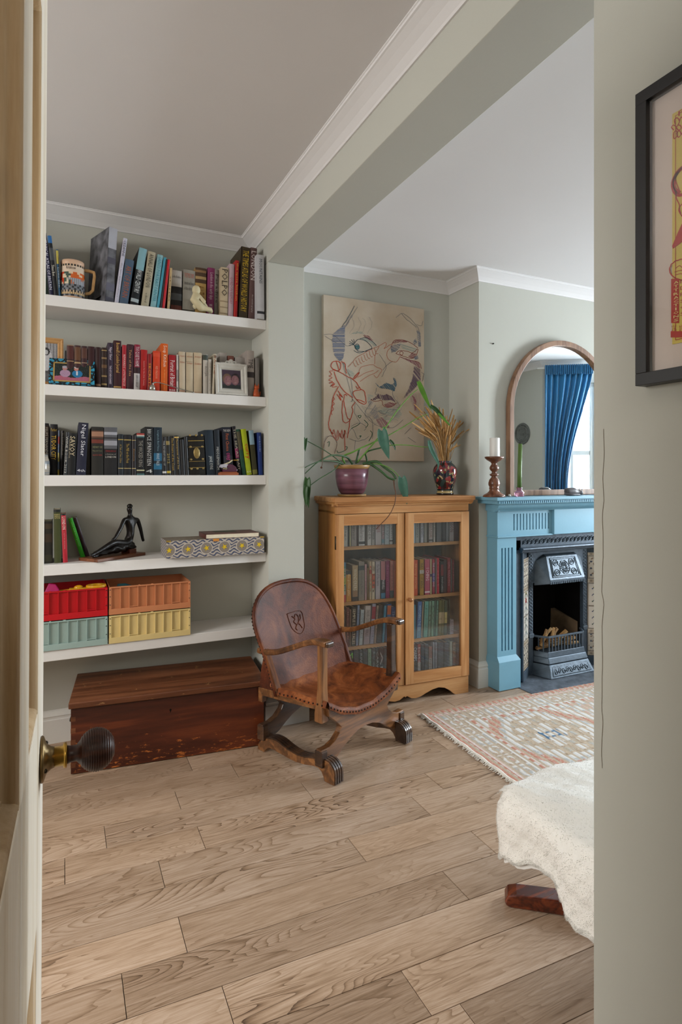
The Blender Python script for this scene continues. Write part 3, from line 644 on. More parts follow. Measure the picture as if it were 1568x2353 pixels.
book_row([
 (84, 112.5, 0, 972.5, '17161a', 'CIVILIZATIONS', 'b59240', 'very wide black book with gold capitals', {'y': 2.90, 'tpos': (.1, .62), 'bands': [(.72, .95, '33241c')], 'tw': .4, 't2': [('FELIPE FERNANDEZ-ARMESTO', (.05, .92), '9a9488', .2, .33)]}),
 (113.7, 131.5, 1.5, 975, '16151a', 'TUDOR CITY', 'c9a63a', 'black book with yellow gold title', {'y': 2.90, 'tpos': (.3, .78), 't2': [('=Parker', (.86, .92), 'b09440')]}),
 (132, 136.8, 1.5, 989, '5f6b80', None, None, 'thin multicoloured spine', {'y': 2.90, 'bands': [(.7, .86, '8a3a3a'), (.3, .5, 'a59a5c'), (.0, .12, 'b09a3c')]}),
 (137.5, 145, 3, 990, '1d1b1e', 'the football yearbook', '8a8474', 'thin dark yearbook', {'y': 2.90, 'tpos': (.45, .95)}),
 (145.5, 153.2, 6, 993, '141518', 'WINE BOOK 2013', 'b8b4aa', 'slim black pocket guide with white numerals', {'tpos': (.05, .9)}),
 (154, 173, 4, 996, '131415', 'SAVOY', 'c4b696', 'black cocktail book with cream capitals', {'tpos': (.46, .93), 't2': [('COCKTAIL BOOK', (.40, .85), 'a0957c', .18, -.33)]}),
 (174, 197.5, 6.5, 971.5, '1e2033', 'Nigel Slater', 'cfd0d6', 'tall midnight blue cookery book', {'tpos': (.36, .96), 'd': .2, 'tw': .55, 't2': [('=4th', (.06, .11), 'cfd0d6')]}),
 (210, 238, 0, 981, '23221f', '=ALISON WEIR', '9a4038', 'wide black book with bearded king portrait', {'bands': [(.76, .92, '54392c'), (.80, .90, '96705a'), (.66, .74, '6a3026')], 'tpos': (.40, .43), 't2': [('=HENRY VIII', (.56, .60), '7c7a58'), ('=King and Court', (.48, .52), '7c7a58')]}),
 (239, 269.8, 0, 982, '1d1d1f', '=LONDON', 'c6c2ba', 'wide black book with silver engraving', {'bands': [(.55, 1, '54555a'), (.62, .72, '8e8f96'), (.84, .90, '9c9da5'), (.76, .79, '2c2c30')], 'tpos': (.36, .40), 't2': [('=STEPHEN INWOOD', (.48, .52), '8a2c2c'), ('=a history of', (.42, .45), 'a8a49c')]}),
 (271, 284.3, 0, 998, '1c2228', 'A Tale of Two Cities', '9a8248', 'slim black classic with one gold line', {'bands': [(.86, .88, 'a99048'), (.16, .175, 'b4a06a')], 'tpos': (.3, .75), 'tw': .4}),
 (285, 302, 0, 999, '17171a', 'The Mill on the Floss', 'a58c48', 'black classic with two gold lines', {'bands': [(.86, .88, 'b09850'), (.16, .175, 'b4a06a')], 'tpos': (.3, .78), 'tw': .4}),
 (303, 313, 0, 1000, '201a1c', 'Emma', '7c5c34', 'narrow brown black classic', {'bands': [(.86, .88, '8c7848'), (.16, .175, 'b4a06a')], 'tpos': (.35, .65), 'tw': .4}),
 (313.8, 332.5, 0, 995, '151517', 'THE WICKED KING', '8f8c84', 'black book with red white zigzag head', {'bands': [(.95, .99, '9c3a34'), (.92, .95, 'b6b0a8'), (.89, .92, '2e5c60'), (.0, .04, '3c5c5c'), (.1, .13, 'b0ac88')], 'tpos': (.2, .82), 'tw': .5}),
 (333.3, 352, 0, 981, '151618', 'BRUCE SPRINGSTEEN', 'b9bab8', 'tall black music biography in white capitals', {'tpos': (.2, .95), 'tw': .5, 't2': [('=4', (.05, .12), 'b9bab8')]}),
 (353, 372.6, 0, 982, '182733', 'Longitude End Times', '7f9aa4', 'tall black sea book with blue waves', {'bands': [(.30, .46, '1f5b7c'), (.12, .24, '225f7e')], 'tpos': (.5, .93), 'tw': .25, 't2': [('WAVE TALES', (.2, .46), 'b0bcc0', .35)]}),
 (373.4, 383.3, -2, 1004, '151518', 'THE ADVENTURES OF', 'a2a2a0', 'slim black spine with small white words', {'tpos': (.25, .9), 'tw': .4, 'bands': [(.05, .1, 'c0c0bc')]}),
 (384, 393.4, -3.5, 1003, '17150f', '2012', 'a3904c', 'slim black almanac numbered in gold', {'tpos': (.3, .56), 'bands': [(.05, .11, 'b09a34'), (.78, .88, '7c6c3c')]}),
 (394, 404, -3, 1002, '17140f', 'The Picture of the Coast', 'ad8c42', 'black spine with closely set gold words', {'tpos': (.12, .95), 'tw': .5}),
 (405, 416, -5, 1001, '181512', 'Masterpieces of the Sea', 'bfa362', 'black spine topped by a gold bar', {'bands': [(.94, .97, 'c8a85c')], 'tpos': (.15, .92), 'tw': .45}),
 (417, 426, -4, 1010, '17171a', None, None, 'plain thin black spine before the gilt one'),
 (427, 434.5, -4, 1004, '121214', None, None, 'plain matt black spine before the gilt one'),
 (435.6, 473, -4, 1001, '1c1a18', None, None, 'very wide black book with ornate gilt bosses', {'bands': [(.86, .875, '9a8040'), (.70, .71, '8a7038'), (.34, .35, '8a7038'), (.18, .19, '9a8040')], 'rough': .3}),
 (475.5, 495.5, -6, 988, '1a2733', 'JANE EYRE', 'b4bab8', 'navy novel with silver seal', {'tpos': (.12, .42), 'tw': .45}),
 (496.2, 509, -5, 988, '182029', 'MIDDLEMARCH', 'b0b2ae', 'darker navy novel with silver seal', {'tpos': (.12, .62), 'tw': .45}),
 (516, 537, -6, 981.5, '1a1d2a', 'First Choice', 'b8633c', 'dark blue book with orange script', {'tpos': (.5, .86), 'tw': .35, 't2': [('over', (.30, .46), 'b23c78', .45), ('=THE NEW', (.9, .95), 'c0bcb8')], 'bands': [(.2, .4, '2f2e38')]}),
 (547, 555.5, -14, 979.5, '1b1720', 'THE SEA AS BAIT', 'b0ac98', 'narrow black spine with pink tinge', {'bands': [(.35, .55, '7c2450')], 'tpos': (.1, .95)}),
 (557, 566.3, -15, 986.5, '1f4a38', None, None, 'slim bottle green book', {'bands': [(.55, .95, '4f4a34')]}),
 (567, 579.5, -14, 986, 'a0ae1c', 'curry', 'b8321c', 'lime green curry book', {'tpos': (.35, .68), 'tw': .8, 't2': [('=50', (.05, .09), 'd8d0b0')]}),
 (581, 592.5, -10, 989, '35331a', None, None, 'olive black book with pale blue edge', {'bands': [(.68, 1, '7c98a8'), (.02, .12, '6c6a2c')]}),
 (594.5, 604.5, -4, 994, '17306e', 'WHO BLUE WORDS', '8ea2cc', 'royal blue book at the right end', {'tpos': (.55, .92), 'tw': .35}),
], 2.832, SHZ[2], 'on the third shelf', G3)
mnt = [o for o in bpy.data.objects if o.get('label', '').startswith('very tall grey mountain')][0]
for o in bpy.data.objects:
    if o.parent == mnt and o.name.startswith('cover'): o.data.materials[0] = paint('5b5b60', .5, .35, .75, 22, name='rocky_print')
# gilt bosses on the wide one
bb = [o for o in bpy.data.objects if o.get('label', '').startswith('very wide black book with ornate')][0]
mbb = MB()
for cx in (.010, .038, .066):
    for cz in (.19, .135, .075, .03):
        if cx == .038 and cz in (.135, .075): continue
        mbb.sphere((cx, -.003, cz), .0055, 8, 5, sc=(1, .4, 1))
mbb.sphere((.038, -.003, .105), .016, 12, 6, sc=(1, .25, 1.7))
mbb.build('gilt_bosses', paint('8d7848', .4, .5, .3, 90, metal=.5), bb, kind='stuff')
G4 = 'books on the fourth alcove shelf'
book_row([
 (88.8, 97.4, 0, 1170, '1c7a64', None, None, 'slim sea green book by the door'),
 (98.6, 120.5, 0, 1198, '22211a', None, None, 'wide old brown black book', {'bands': [(.82, .94, '3a2f20'), (.5, .7, '35281c'), (.05, .2, '2c2a1a')], 'y': 2.85}),
 (124.6, 141.5, -2, 1171, '3f4426', '=THE ENTIRE TALES', 'b8ab74', 'mottled olive green book', {'bands': [(.95, 1, '1c201e')], 'tpos': (.83, .92), 'rough': .35, 'y': 2.845}),
 (144.4, 156.2, -4.5, 1181, 'a81d2c', 'LONDON', 'dccfc8', 'red guide with white capitals', {'tpos': (.68, .94), 't2': [('a city for the whole family', (.28, .64), 'd0a8a4', .22)], 'bands': [(.97, 1, '1c1a1a')], 'y': 2.845}),
 (186, 197.5, -30.5, 1191, '2c9a18', 'mint and lime poems', '8fd07c', 'bright green leaning book', {'tpos': (.3, .9), 'tw': .35, 'y': 2.945}),
 (200.5, 208, -31, 1190, '33262c', None, None, 'dark maroon book leaning behind the green one', {'y': 2.95}),
], 2.84, SHZ[3], 'on the fourth shelf', G4)

# ------------------------------------------------------------------ things on the alcove shelves
def curved_paint(mb, seg_cols, *a, **k): return mb.build(*a, colors=seg_cols, **k)
def lathe_cols(prof, seg, fn, c=(0, 0, 0)):
    """lathe with one colour per face: fn(angle 0..1, height)"""
    mb = MB().lathe(prof, seg, c); cols = []
    for i in range(len(prof)-1):
        for k in range(seg): cols.append(lin(fn((k+.5)/seg, (prof[i][1]+prof[i+1][1])/2)))
    cols += [lin(fn(0, prof[0][1])), lin(fn(0, prof[-1][1]))]
    return mb, cols
# beer mug
T = empty('beer_mug', (.040, 2.86, SHZ[0]+.0003), 0, 'cream ceramic beer mug with relief town scene, standing on the top shelf', 'mug')
rn = random.Random(5)
TSEG, TH = 72, .172
shapes = [(rn.uniform(.5, 1), rn.uniform(.03, .12)) for _ in range(30)]
def tank(u, h):
    ang = ((u-.74+.5) % 1)-.5   # 0 faces the camera
    t = h/TH
    if t < .07 or t > .86: return 'c9a68a' if t > .86 else 'bb987a'
    if .82 < t < .86 or .17 < t < .19: return '33302e' if int(u*72) % 3 else 'cbb08f'
    if .08 < t < .165: return '8a744e' if int(u*72+t*80) % 2 else 'c4a982'
    if .19 < t < .21 or .80 < t < .82: return 'a8622c'
    if abs(ang) > .27: return 'cdb8a0'
    q = math.sin(ang*55+2*math.sin(t*19))+math.cos(t*33+ang*22)
    if t > .68: return 'cdb9a4'
    if t < .34: return '6c7076' if math.sin(ang*90+t*60) > -.2 else '23262a'
    if -.12 < ang < -.02 and q > -1: return '274238' if q > 0 else 'c2b59a'
    if ang < -.10: return 'b2381c' if q > -.4 else 'c9b49a'
    if t > .50: return 'c05a20' if q > -.8 else 'd0b898'
    return '7b7d84' if int(u*72) % 2 else 'b9633a' if q > .5 else '9a9ea4'
prof = [(.030, 0), (.052, 0), (.053, .006)]+[(.0525-.0045*(i/16), .008+.142*i/16) for i in range(17)]+[(.0475, .152), (.0490, .156), (.0485, .168), (.045, .172), (.043, .170), (.042, .10)]
mb, cols = lathe_cols(prof, TSEG, tank); mb.build('body', colmat('glazed_ceramic', .3, .5, .3), T, colors=cols)
TC = paint('b8905e', .35, .5, .12, 60)
MB().bar([(.044, -.006, .140), (.066, -.006, .140), (.087, -.007, .136), (.089, -.007, .118), (.085, -.007, .085), (.082, -.007, .055), (.070, -.007, .040), (.046, -.006, .034)], .013, [.012, .014, .017, .016, .013, .013, .014, .012], (0, 1, 0)).build('handle', TC, T, bevel=.003)
text('Krakow', None, .040, .014, '3c2a22', T, 'lettering', bend=lambda p: Vector((.0505*math.sin((p.x-.028)/.0505), -.0505*math.cos((p.x-.028)/.0505), .126+p.y+.0)))
# leaning card behind the mug
P0, P1 = at_y(197, 683, 2.84), at_y(233, 648, 2.84)
cardE = MB().bar([(P0.x+.016, 2.90, SHZ[0]+.004), (P1.x-.002, 2.90, SHZ[0]+.040)], .08, .003, (0, 0, 1)).build('card', paint('26221f', .5, .3, .1))
label(cardE, 'small dark card with pale edge leaning between mug and grey mountain book', 'card')
# seated cream figurine
def skin_figure(name, verts, edges, rads, mat, parent, sub=2, root=0):
    me = bpy.data.meshes.new(name); me.from_pydata([tuple(v) for v in verts], edges, []); me.materials.append(mat)
    o = bpy.data.objects.new(name, me); COL.objects.link(o); o.parent = parent
    sk = o.modifiers.new('skin', 'SKIN'); sk.use_smooth_shade = True
    for i, v in enumerate(me.skin_vertices[0].data):
        r = rads[i]; v.radius = (r, r) if not isinstance(r, tuple) else r; v.use_root = (i == root)
    s2 = o.modifiers.new('sub', 'SUBSURF'); s2.levels = sub; s2.render_levels = sub
    return o
Fg = empty('figurine', at_y(455, HY, 2.825)+Vector((0, 0, SHZ[0]-EYE+.0005)), 0, 'cream stone seated figurine hugging its knees, front of top shelf', 'figurine')
def fp(px, py, dy=0):
    p = at_y(px, py, 2.825); return (p.x-Fg.location.x, dy, p.z-SHZ[0])
CREAM = paint('c3b896', .6, .35, .06, 40, bump=.1, bscale=120, name='cream_stone')
V = [fp(448, 703), fp(448, 690), fp(449, 678), fp(449, 672), fp(450, 664), # 0 hip 1 waist 2 chest 3 neck 4 head
     fp(458, 683, -.012), fp(470, 699, -.016), fp(464, 689, .0), fp(478, 712, -.006), fp(488, 713, -.006)]
skin_figure('body', V, [(0, 1), (1, 2), (2, 3), (3, 4), (2, 5), (5, 6), (0, 8), (8, 9)], [(.028, .026), (.024, .022), (.018, .018), (.009, .009), (.0185, .0185), (.009, .009), (.010, .010), (.01, .01), (.011, .011), (.011, .012)], CREAM, Fg)
hq = fp(451, 667); MB().sphere(hq, .0205, 14, 10, sc=(.95, .95, 1.15)).build('head', CREAM, Fg)
V = [fp(445, 707, .01), fp(466, 692, .012), fp(480, 713, .012), fp(491, 715, .012)]
skin_figure('leg', V, [(0, 1), (1, 2), (2, 3)], [.018, .014, .010, .011], CREAM, Fg)

def frame_pic(name, loc, rz, w_, h_, fw, depth, framemat, lab, tilt=0, picfn=None, res=(40, 50), mid=None, matw=0, mount='b8b4ae', cat='photo frame', extra=None):
    """picture frame standing upright: face towards local -y"""
    e = empty(name, loc, rz, lab, cat); e.rotation_euler = (tilt, 0, rz)
    d = depth
    prof = [(0, 0), (0, d), (fw*.25, d+.001), (fw*.45, d*.75), (fw*.8, d*.8), (fw, d*.45), (fw, 0)]
    mb = MB()
    def side(a, b, nx, nz):   # mitred sides
        n = len(prof); vs = []
        for q, (P, sx) in enumerate(((a, 1), (b, -1))):
            for (u, dd_) in prof:
                vs.append((P[0]+nx*u+(sx*abs(nz)*u), -dd_, P[1]+nz*u+(sx*abs(nx)*u)))
        mb.add(vs, [(i, (i+1) % n, n+(i+1) % n, n+i) for i in range(n)])
    side((0-w_/2, 0), (w_/2, 0), 0, 1); side((-w_/2, h_), (w_/2, h_), 0, -1)
    side((-w_/2, 0), (-w_/2, h_), 1, 0); side((w_/2, 0), (w_/2, h_), -1, 0)
    mb.build('frame', framemat, e)
    MB().box(-w_/2+.002, -.004, .002, w_/2-.002, 0, h_-.002).build('backing', paint('2a241e', .8, .2, 0), e)
    iw, ih = w_-2*fw, h_-2*fw
    if mid:
        g = MB(); t = mid[0]
        for b in ((-iw/2, fw, iw/2, fw+t), (-iw/2, fw+ih-t, iw/2, fw+ih), (-iw/2, fw, -iw/2+t, fw+ih), (iw/2-t, fw, iw/2, fw+ih)): g.box(b[0], -d*.6, b[1], b[2], -.004, b[3])
        g.build('inner_frame', mid[1], e); iw -= 2*t; ih -= 2*t
    if matw:
        MB().box(-iw/2, -.0055, h_/2-ih/2, iw/2, -.004, h_/2+ih/2).build('mount', paint(mount, .8, .2, .02), e); iw -= 2*matw; ih -= 2*matw
    nu, nv = res; mb = MB().grid(nu, nv, lambda u, v: (-iw/2+u*iw, -.0062, h_/2-ih/2+v*ih), smooth=False)
    cols = [lin(picfn((i+.5)/nu, (j+.5)/nv)) for j in range(nv) for i in range(nu)]
    mb.build('photograph', colmat('photo_print', .25, .5), e, colors=cols)
    return e
def blob(u, v, cu, cv, ru, rv): return ((u-cu)/ru)**2+((v-cv)/rv)**2 < 1
rp = random.Random(11)
def wedding(u, v):
    n = rp.uniform(-.04, .04); g = .60+n-.1*math.sin(u*60)
    if v < .35: g = .34+n
    if blob(u, v, .26, .62, .13, .28): g = .14+n
    if blob(u, v, .27, .86, .07, .07): g = .72
    if blob(u, v, .62, .58, .2, .30): g = .80+n
    if blob(u, v, .62, .78, .12, .10): g = .22
    if blob(u, v, .60, .76, .07, .07): g = .75
    if v < .22: g = .42+n
    return (g*.95, g*.95, g*.97)
OAKF = wood('oak_frame', ['8a6138', 'b0834f', 'c49a66'], 'X', 20, 10, .4)
a, b = at_y(88, 883, 2.86), at_y(148, 883, 2.86)
E1 = frame_pic('photo_frame', ((.105-.155)/2+.0, 2.895, SHZ[1]+.0005), 0, .165, .226, .024, .012, OAKF, 'light oak photo frame with a black and white wedding picture', tilt=R(-8), picfn=wedding)
E1.location = (at_y(146, HY, 2.895).x-.083, 2.905, SHZ[1]+.0005)
MB().lathe([(.008, 0), (.009, .006), (.007, .012)], 12, (0-.035, -.002, .2265)).build('hanging_stud', paint('6c2f22', .5, .4, .1), E1)
def couple(u, v):
    n = rp.uniform(-.03, .03)
    c = (.10+n, .14+n, .13+n)
    if v < .22+.05*math.sin(u*9): c = (.62+n, .34+n, .42+n)
    if blob(u, v, .30, .42, .15, .22): c = (.62+n, .50+n, .60+n)
    if blob(u, v, .29, .72, .07, .12): c = (.66, .46, .44)
    if blob(u, v, .29, .80, .075, .08): c = (.62, .60, .64)
    if blob(u, v, .65, .42, .15, .22): c = (.12+n, .42+n, .60+n)
    if blob(u, v, .64, .46, .03, .14): c = (.78, .78, .80)
    if blob(u, v, .62, .72, .065, .12): c = (.70, .46, .42)
    if blob(u, v, .62, .81, .065, .06): c = (.72, .72, .74)
    return tuple(max(0, x) for x in c)
m, nt, b_ = newmat('turquoise_marbled'); tcn = nt.nodes.new('ShaderNodeTexCoord'); vn = nt.nodes.new('ShaderNodeTexVoronoi'); vn.feature = 'DISTANCE_TO_EDGE'; vn.inputs['Scale'].default_value = 48
rr = nt.nodes.new('ShaderNodeValToRGB'); rr.color_ramp.elements[0].color = (*lin('0c1418'), 1); rr.color_ramp.elements[0].position = .08; rr.color_ramp.elements[1].color = (*lin('2f8aa8'), 1); rr.color_ramp.elements[1].position = .2
nt.links.new(tcn.outputs['Object'], vn.inputs['Vector']); nt.links.new(vn.outputs['Distance'], rr.inputs['Fac']); nt.links.new(rr.outputs['Color'], b_.inputs['Base Color']); b_.inputs['Roughness'].default_value = .25
TURQ = m
xa = at_y(112, HY, 2.83).x; xb = at_y(217, HY, 2.83).x
frame_pic('photo_frame', ((xa+xb)/2, 2.815, SHZ[1]+.0005), R(-4), xb-xa, .124, .016, .010, TURQ, 'turquoise marbled photo frame with an elderly couple at a table', tilt=R(-17), picfn=couple, res=(60, 40), mid=(.006, paint('b89a5c', .35, .5, .1, 50, metal=.5)))
def friends(u, v):
    n = rp.uniform(-.02, .02); c = (.24+n, .18+n, .24+n)
    if v < .20: c = (.13+n, .15+n, .15+n)
    for cu, cv, hair, ax in ((.30, .44, (.40, .31, .25), -.03), (.70, .48, (.15, .11, .12), .03)):
        if blob(u, v, cu+ax, cv+.06, .25, .30): c = tuple(h+n for h in hair)
        if blob(u, v, cu, cv-.02, .205, .27): c = (.48+n, .33+n, .35+n)
        if blob(u, v, cu+.05, cv-.02, .10, .18): c = (.53+n, .38+n, .39+n)
        if blob(u, v, cu, cv-.16, .075, .022): c = (.60, .50, .50)
        if blob(u, v, cu-.08, cv+.05, .035, .013) or blob(u, v, cu+.08, cv+.05, .035, .013): c = (.30, .20, .22)
        if blob(u, v, cu, cv-.04, .03, .045): c = (.52+n, .36+n, .37+n)
    return tuple(max(0, x) for x in c)
WFR = paint('b9b6ae', .5, .4, .1, 30, .2, 80, name='distressed_white')
xa = at_y(495, HY, 2.825).x; xb = at_y(567, HY, 2.825).x
WF = frame_pic('photo_frame', ((xa+xb)/2, 2.815, SHZ[1]+.0005), R(0), xb-xa, .158, .030, .013, WFR, 'distressed white photo frame with carved crest and two smiling faces', tilt=R(-7), picfn=friends, res=(40, 54), matw=.003, mount='9b9892')
fin = MB()
for k in range(7):
    a = R(180*k/6); fin.tube([(0, -.006, .160), (math.cos(a)*.012, -.008, .164+math.sin(a)*.016)], [.0016, .0036], 6)
for s_ in (-1, 1):
    fin.tube(smooth_line([(s_*.006, -.006, .160), (s_*.018, -.007, .170), (s_*.026, -.007, .163), (s_*.020, -.007, .158), (s_*.030, -.007, .160), (s_*.050, -.006, .160)], 4), .0026, 6)
    fin.tube([(s_*.012+math.cos(R(t))*.006, -.007, .166+math.sin(R(t))*.006) for t in range(0, 361, 40)], .0018, 6)
fin.build('crest', WFR, WF)
# fox / cat figure in orange
FX = empty('cat_figure', (at_y(589, HY, 2.82).x, 2.82, SHZ[1]+.0004), 0, 'small orange wooden cat sitting at the right end of second shelf', 'figurine')
ORG = paint('a8481c', .5, .4, .12, 50, name='orange_wood')
MB().lathe([(.016, 0), (.0165, .01), (.014, .022), (.0105, .034), (.009, .042)], 16).build('body', ORG, FX)
mb = MB().sphere((.003, 0, .047), .0115, 12, 8, sc=(1.15, .8, .9))
for s_ in (-1, 1): mb.add([(s_*.007-.003, 0, .052), (s_*.007+.008, 0, .052), (s_*.009+.004, 0, .069), (s_*.007+.002, .005, .052)], [(0, 1, 2), (1, 3, 2), (3, 0, 2), (0, 3, 1)])
mb.build('head', ORG, FX)
MB().tube(smooth_line([(.012, .008, .004), (.022, .010, .012), (.022, .008, .03)], 4), .003, 6).build('tail', ORG, FX)
# little chrome clip lamp
CL = empty('clip_lamp', (at_y(350, HY, 2.815).x, 2.815, SHZ[1]+.0004), 0, 'small silver desk lamp lying before the red books, second shelf', 'lamp')
CHR = paint('b5b2aa', .22, .5, .05, 50, metal=.9, name='chrome')
MB().lathe([(.0145, 0), (.0145, .012), (.012, .024), (.006, .029)], 20).build('lamp_head', CHR, CL)
ex = at_y(447, HY, 2.82).x-CL.location.x
MB().tube(smooth_line([(0, 0, .027), (.006, 0, .036), (.022, 0, .040), (.05, .004, .036), (ex*.6, .008, .020), (ex, .01, .004)], 5), [.0045]*3+[.0040]*6+[.0022]*17, 8).build('arm', CHR, CL)
# cup on the third shelf
m, nt, b_ = newmat('banded_stoneware'); tcn = nt.nodes.new('ShaderNodeTexCoord'); wv = nt.nodes.new('ShaderNodeTexNoise'); wv.inputs['Scale'].default_value = 1; mpn = nt.nodes.new('ShaderNodeMapping'); mpn.inputs['Scale'].default_value = (6, 6, 130)
rr = nt.nodes.new('ShaderNodeValToRGB'); rr.color_ramp.elements[0].color = (*lin('7d8489'), 1); rr.color_ramp.elements[0].position = .35; rr.color_ramp.elements[1].color = (*lin('b3a795'), 1); rr.color_ramp.elements[1].position = .6
nt.links.new(tcn.outputs['Object'], mpn.inputs['Vector']); nt.links.new(mpn.outputs[0], wv.inputs['Vector']); nt.links.new(wv.outputs['Fac'], rr.inputs['Fac']); nt.links.new(rr.outputs['Color'], b_.inputs['Base Color']); b_.inputs['Roughness'].default_value = .2
CU = empty('stoneware_pot', (at_y(91, HY, 2.805).x-.002, 2.853, SHZ[2]+.0003), 0, 'small blue grey banded stoneware pot beside the door, third shelf', 'pot')
MB().lathe([(.036, 0), (.040, .003), (.0415, .03), (.0405, .058), (.037, .070), (.0345, .076), (.0335, .090), (.031, .090), (.030, .01)], 32).build('body', m, CU)
# animal ornament, third shelf
OR = empty('ornament', (at_y(526, HY, 2.815).x, 2.818, SHZ[2]+.0004), 0, 'maroon and white animal head ornament on a copper plinth, third shelf', 'ornament')
MB().box(-.050, -.014, 0, .046, .014, .012).box(-.044, -.012, .012, .040, .012, .016).build('plinth', paint('9c5a3c', .4, .4, .15, 40, metal=.4), OR, bevel=.001)
MB().prism([(-.030, .016), (.040, .016), (.042, .026), (.034, .042), (.018, .052), (-.006, .054), (-.024, .044), (-.034, .028)], 'y', -.010, .010).build('body', paint('4b1b34', .22, .5, .1, 40, coat=.5), OR, bevel=.003)
MB().prism([(-.046, .040), (-.040, .052), (-.018, .055), (-.004, .052), (-.012, .042), (-.010, .032), (-.034, .034)], 'y', -.0115, .0115).build('head', paint('a9a7b0', .3, .5, .1, 40), OR, bevel=.002)
MB().bar([(-.030, -.006, .050), (.002, -.006, .062), (.018, -.006, .074)], .008, .006).build('horn', paint('c2b692', .4, .4, .1), OR, bevel=.002)
MB().box(.022, -.010, .071, .044, -.002, .076).build('brass_pin', BRASS2, OR)
MB().prism([(-.036, .026), (-.006, .030), (-.004, .036), (-.032, .038)], 'y', -.0122, .0122).build('mouth', paint('241420', .5, .3, 0), OR)
text('WILD', M4((1, 0, 0), (0, 0, 1), (0, -1, 0), (-.032, -.0126, .0285)), .022, .007, 'c9b98a', OR)

# ---- bronze figure, fourth shelf
BRZ = paint('15110f', .38, .5, .25, 30, .25, 90, metal=.35, name='dark_bronze')
C0 = Vector((.137, 2.778)); u1 = Vector((.81, .585)).normalized(); v1 = Vector((-u1.y, u1.x))
SC = empty('bronze_sculpture', (C0.x, C0.y, SHZ[3]+.0003), math.atan2(u1.y, u1.x), 'dark bronze seated woman sculpture on a brown wooden base', 'sculpture')
MB().box(0, 0, 0, .275, .125, .014).build('base', wood('sculpture_base_wood', ['4a2a18', '6b4029', '845538'], 'X', 20, 10, .35), SC, bevel=.002)
inv = world_of(SC).inverted()
def sp(px, py, off=.06):   # point in the vertical plane `off` behind the front edge of the base
    r = ray(px, py); n = Vector((v1.x, v1.y)); o0 = C0+n*off; t = (o0.x*n.x+o0.y*n.y)/(r[0]*n.x+r[1]*n.y)
    return inv @ Vector((r[0]*t, r[1]*t, EYE+r[2]*t))
V = [sp(303, 1243), sp(301, 1228), sp(299, 1212), sp(300, 1196), sp(300, 1187), sp(299, 1179), sp(298, 1172), sp(297, 1164),
     sp(286, 1193, .058), sp(278, 1213, .050), sp(265, 1236, .045), sp(257, 1243, .045),
     sp(316, 1193, .062), sp(323, 1215, .066), sp(328, 1238, .070), sp(330, 1244, .070),
     sp(290, 1249, .045), sp(262, 1246, .035), sp(234, 1263, .034), sp(215, 1274, .034), sp(208, 1277, .030),
     sp(292, 1250, .070), sp(270, 1255, .062), sp(240, 1270, .055), sp(220, 1278, .052), sp(212, 1279, .048)]
Ed = [(0, 1), (1, 2), (2, 3), (3, 4), (4, 5), (5, 6), (6, 7), (3, 8), (8, 9), (9, 10), (10, 11), (3, 12), (12, 13), (13, 14), (14, 15), (0, 16), (16, 17), (17, 18), (18, 19), (19, 20), (0, 21), (21, 22), (22, 23), (23, 24), (24, 25)]
Rd = [(.027, .022), (.020, .017), (.023, .016), (.026, .016), (.011, .011), (.0085, .0085), (.0145, .0145), (.013, .013),
      .0110, .0090, .0075, .0070, .0110, .0090, .0075, .0070, .018, .0155, .011, .0075, .007, .018, .0155, .011, .0075, .007]
skin_figure('body', V, Ed, Rd, BRZ, SC)
h = sp(298, 1165)
MB().sphere((h.x+.002, h.y+.001, h.z+.004), .0135, 14, 9, sc=(1, 1, .85)).build('hair', BRZ, SC)
hz = sp(293, 1170); MB().sphere((h.x-.008, h.y-.009, h.z-.006), .004, 8, 6, sc=(.8, 1.4, 1.2)).sphere((h.x-.006, h.y-.0115, h.z-.009), .0022, 6, 5).build('face', BRZ, SC)
rk = MB(); rg = random.Random(2)
def rockp(u, v):
    a = 2*math.pi*u; t = v; x = .035+.225*t; r = .020+.018*math.sin(math.pi*min(1, t*1.05))**.8
    if t < .02 or t > .98: r *= .25
    n = .003*math.sin(a*3+t*17)+.003*math.sin(a*5-t*29)
    return (x, .058+math.cos(a)*(r+n)*1.0, .016+(r*.55+.018*t)+math.sin(a)*(r+n)*(.45+.35*t))
rk.grid(24, 22, rockp).build('rock', BRZ, SC)
MB().box(.205, .03, .014, .245, .085, .034).build('block', wood('block_wood', ['3a1a10', '52281a', '6a3824'], 'X', 20, 10, .35), SC)

# ---- starry box and the book lying on it
bx = empty('storage_box', (.43, 2.765, SHZ[3]+.0003), 0, 'long cardboard box patterned with yellow stars and blue waves', 'box')
BW, BH, BD = .468, .082, .170
def stars(u, v, side=False):
    x = u*BW if not side else u*BD; z = v*BH
    for k in range(6):
        cx = .012+.086*k; cz = .038+.0012*k; d = math.hypot(x-cx, z-cz)
        if side: break
        if d < .0295:
            a = math.atan2(z-cz, x-cx)-R(90+8*k); q = ((a*5/(2*math.pi)) % 1); q = min(q, 1-q)*2
            rs = .0052+.0085*q if False else .0150*(.40/(.40+(1-abs(1-2*((a*5/(2*math.pi)+.0) % 1)))*.62))
            if d < rs: return 'cfae22'
            if d < rs+.0016: return '4a4230'
            if d > .0262: return 'b8aea0'
            return '7f766e'
    w1 = z+.0055*math.sin(x*150+1.3*math.sin(z*60))
    k = (w1*1/.0155) % 1
    return 'b3a99c' if k < .22 else '8b827a' if k < .45 else '33405f' if k < .78 else '9c9388'
nu, nv = 300, 54
mb = MB().grid(nu, nv, lambda u, v: (u*BW, 0, v*BH), smooth=False)
cols = [lin(stars((i+.5)/nu, (j+.5)/nv)) for j in range(nv) for i in range(nu)]
n2, m2_ = 90, 40
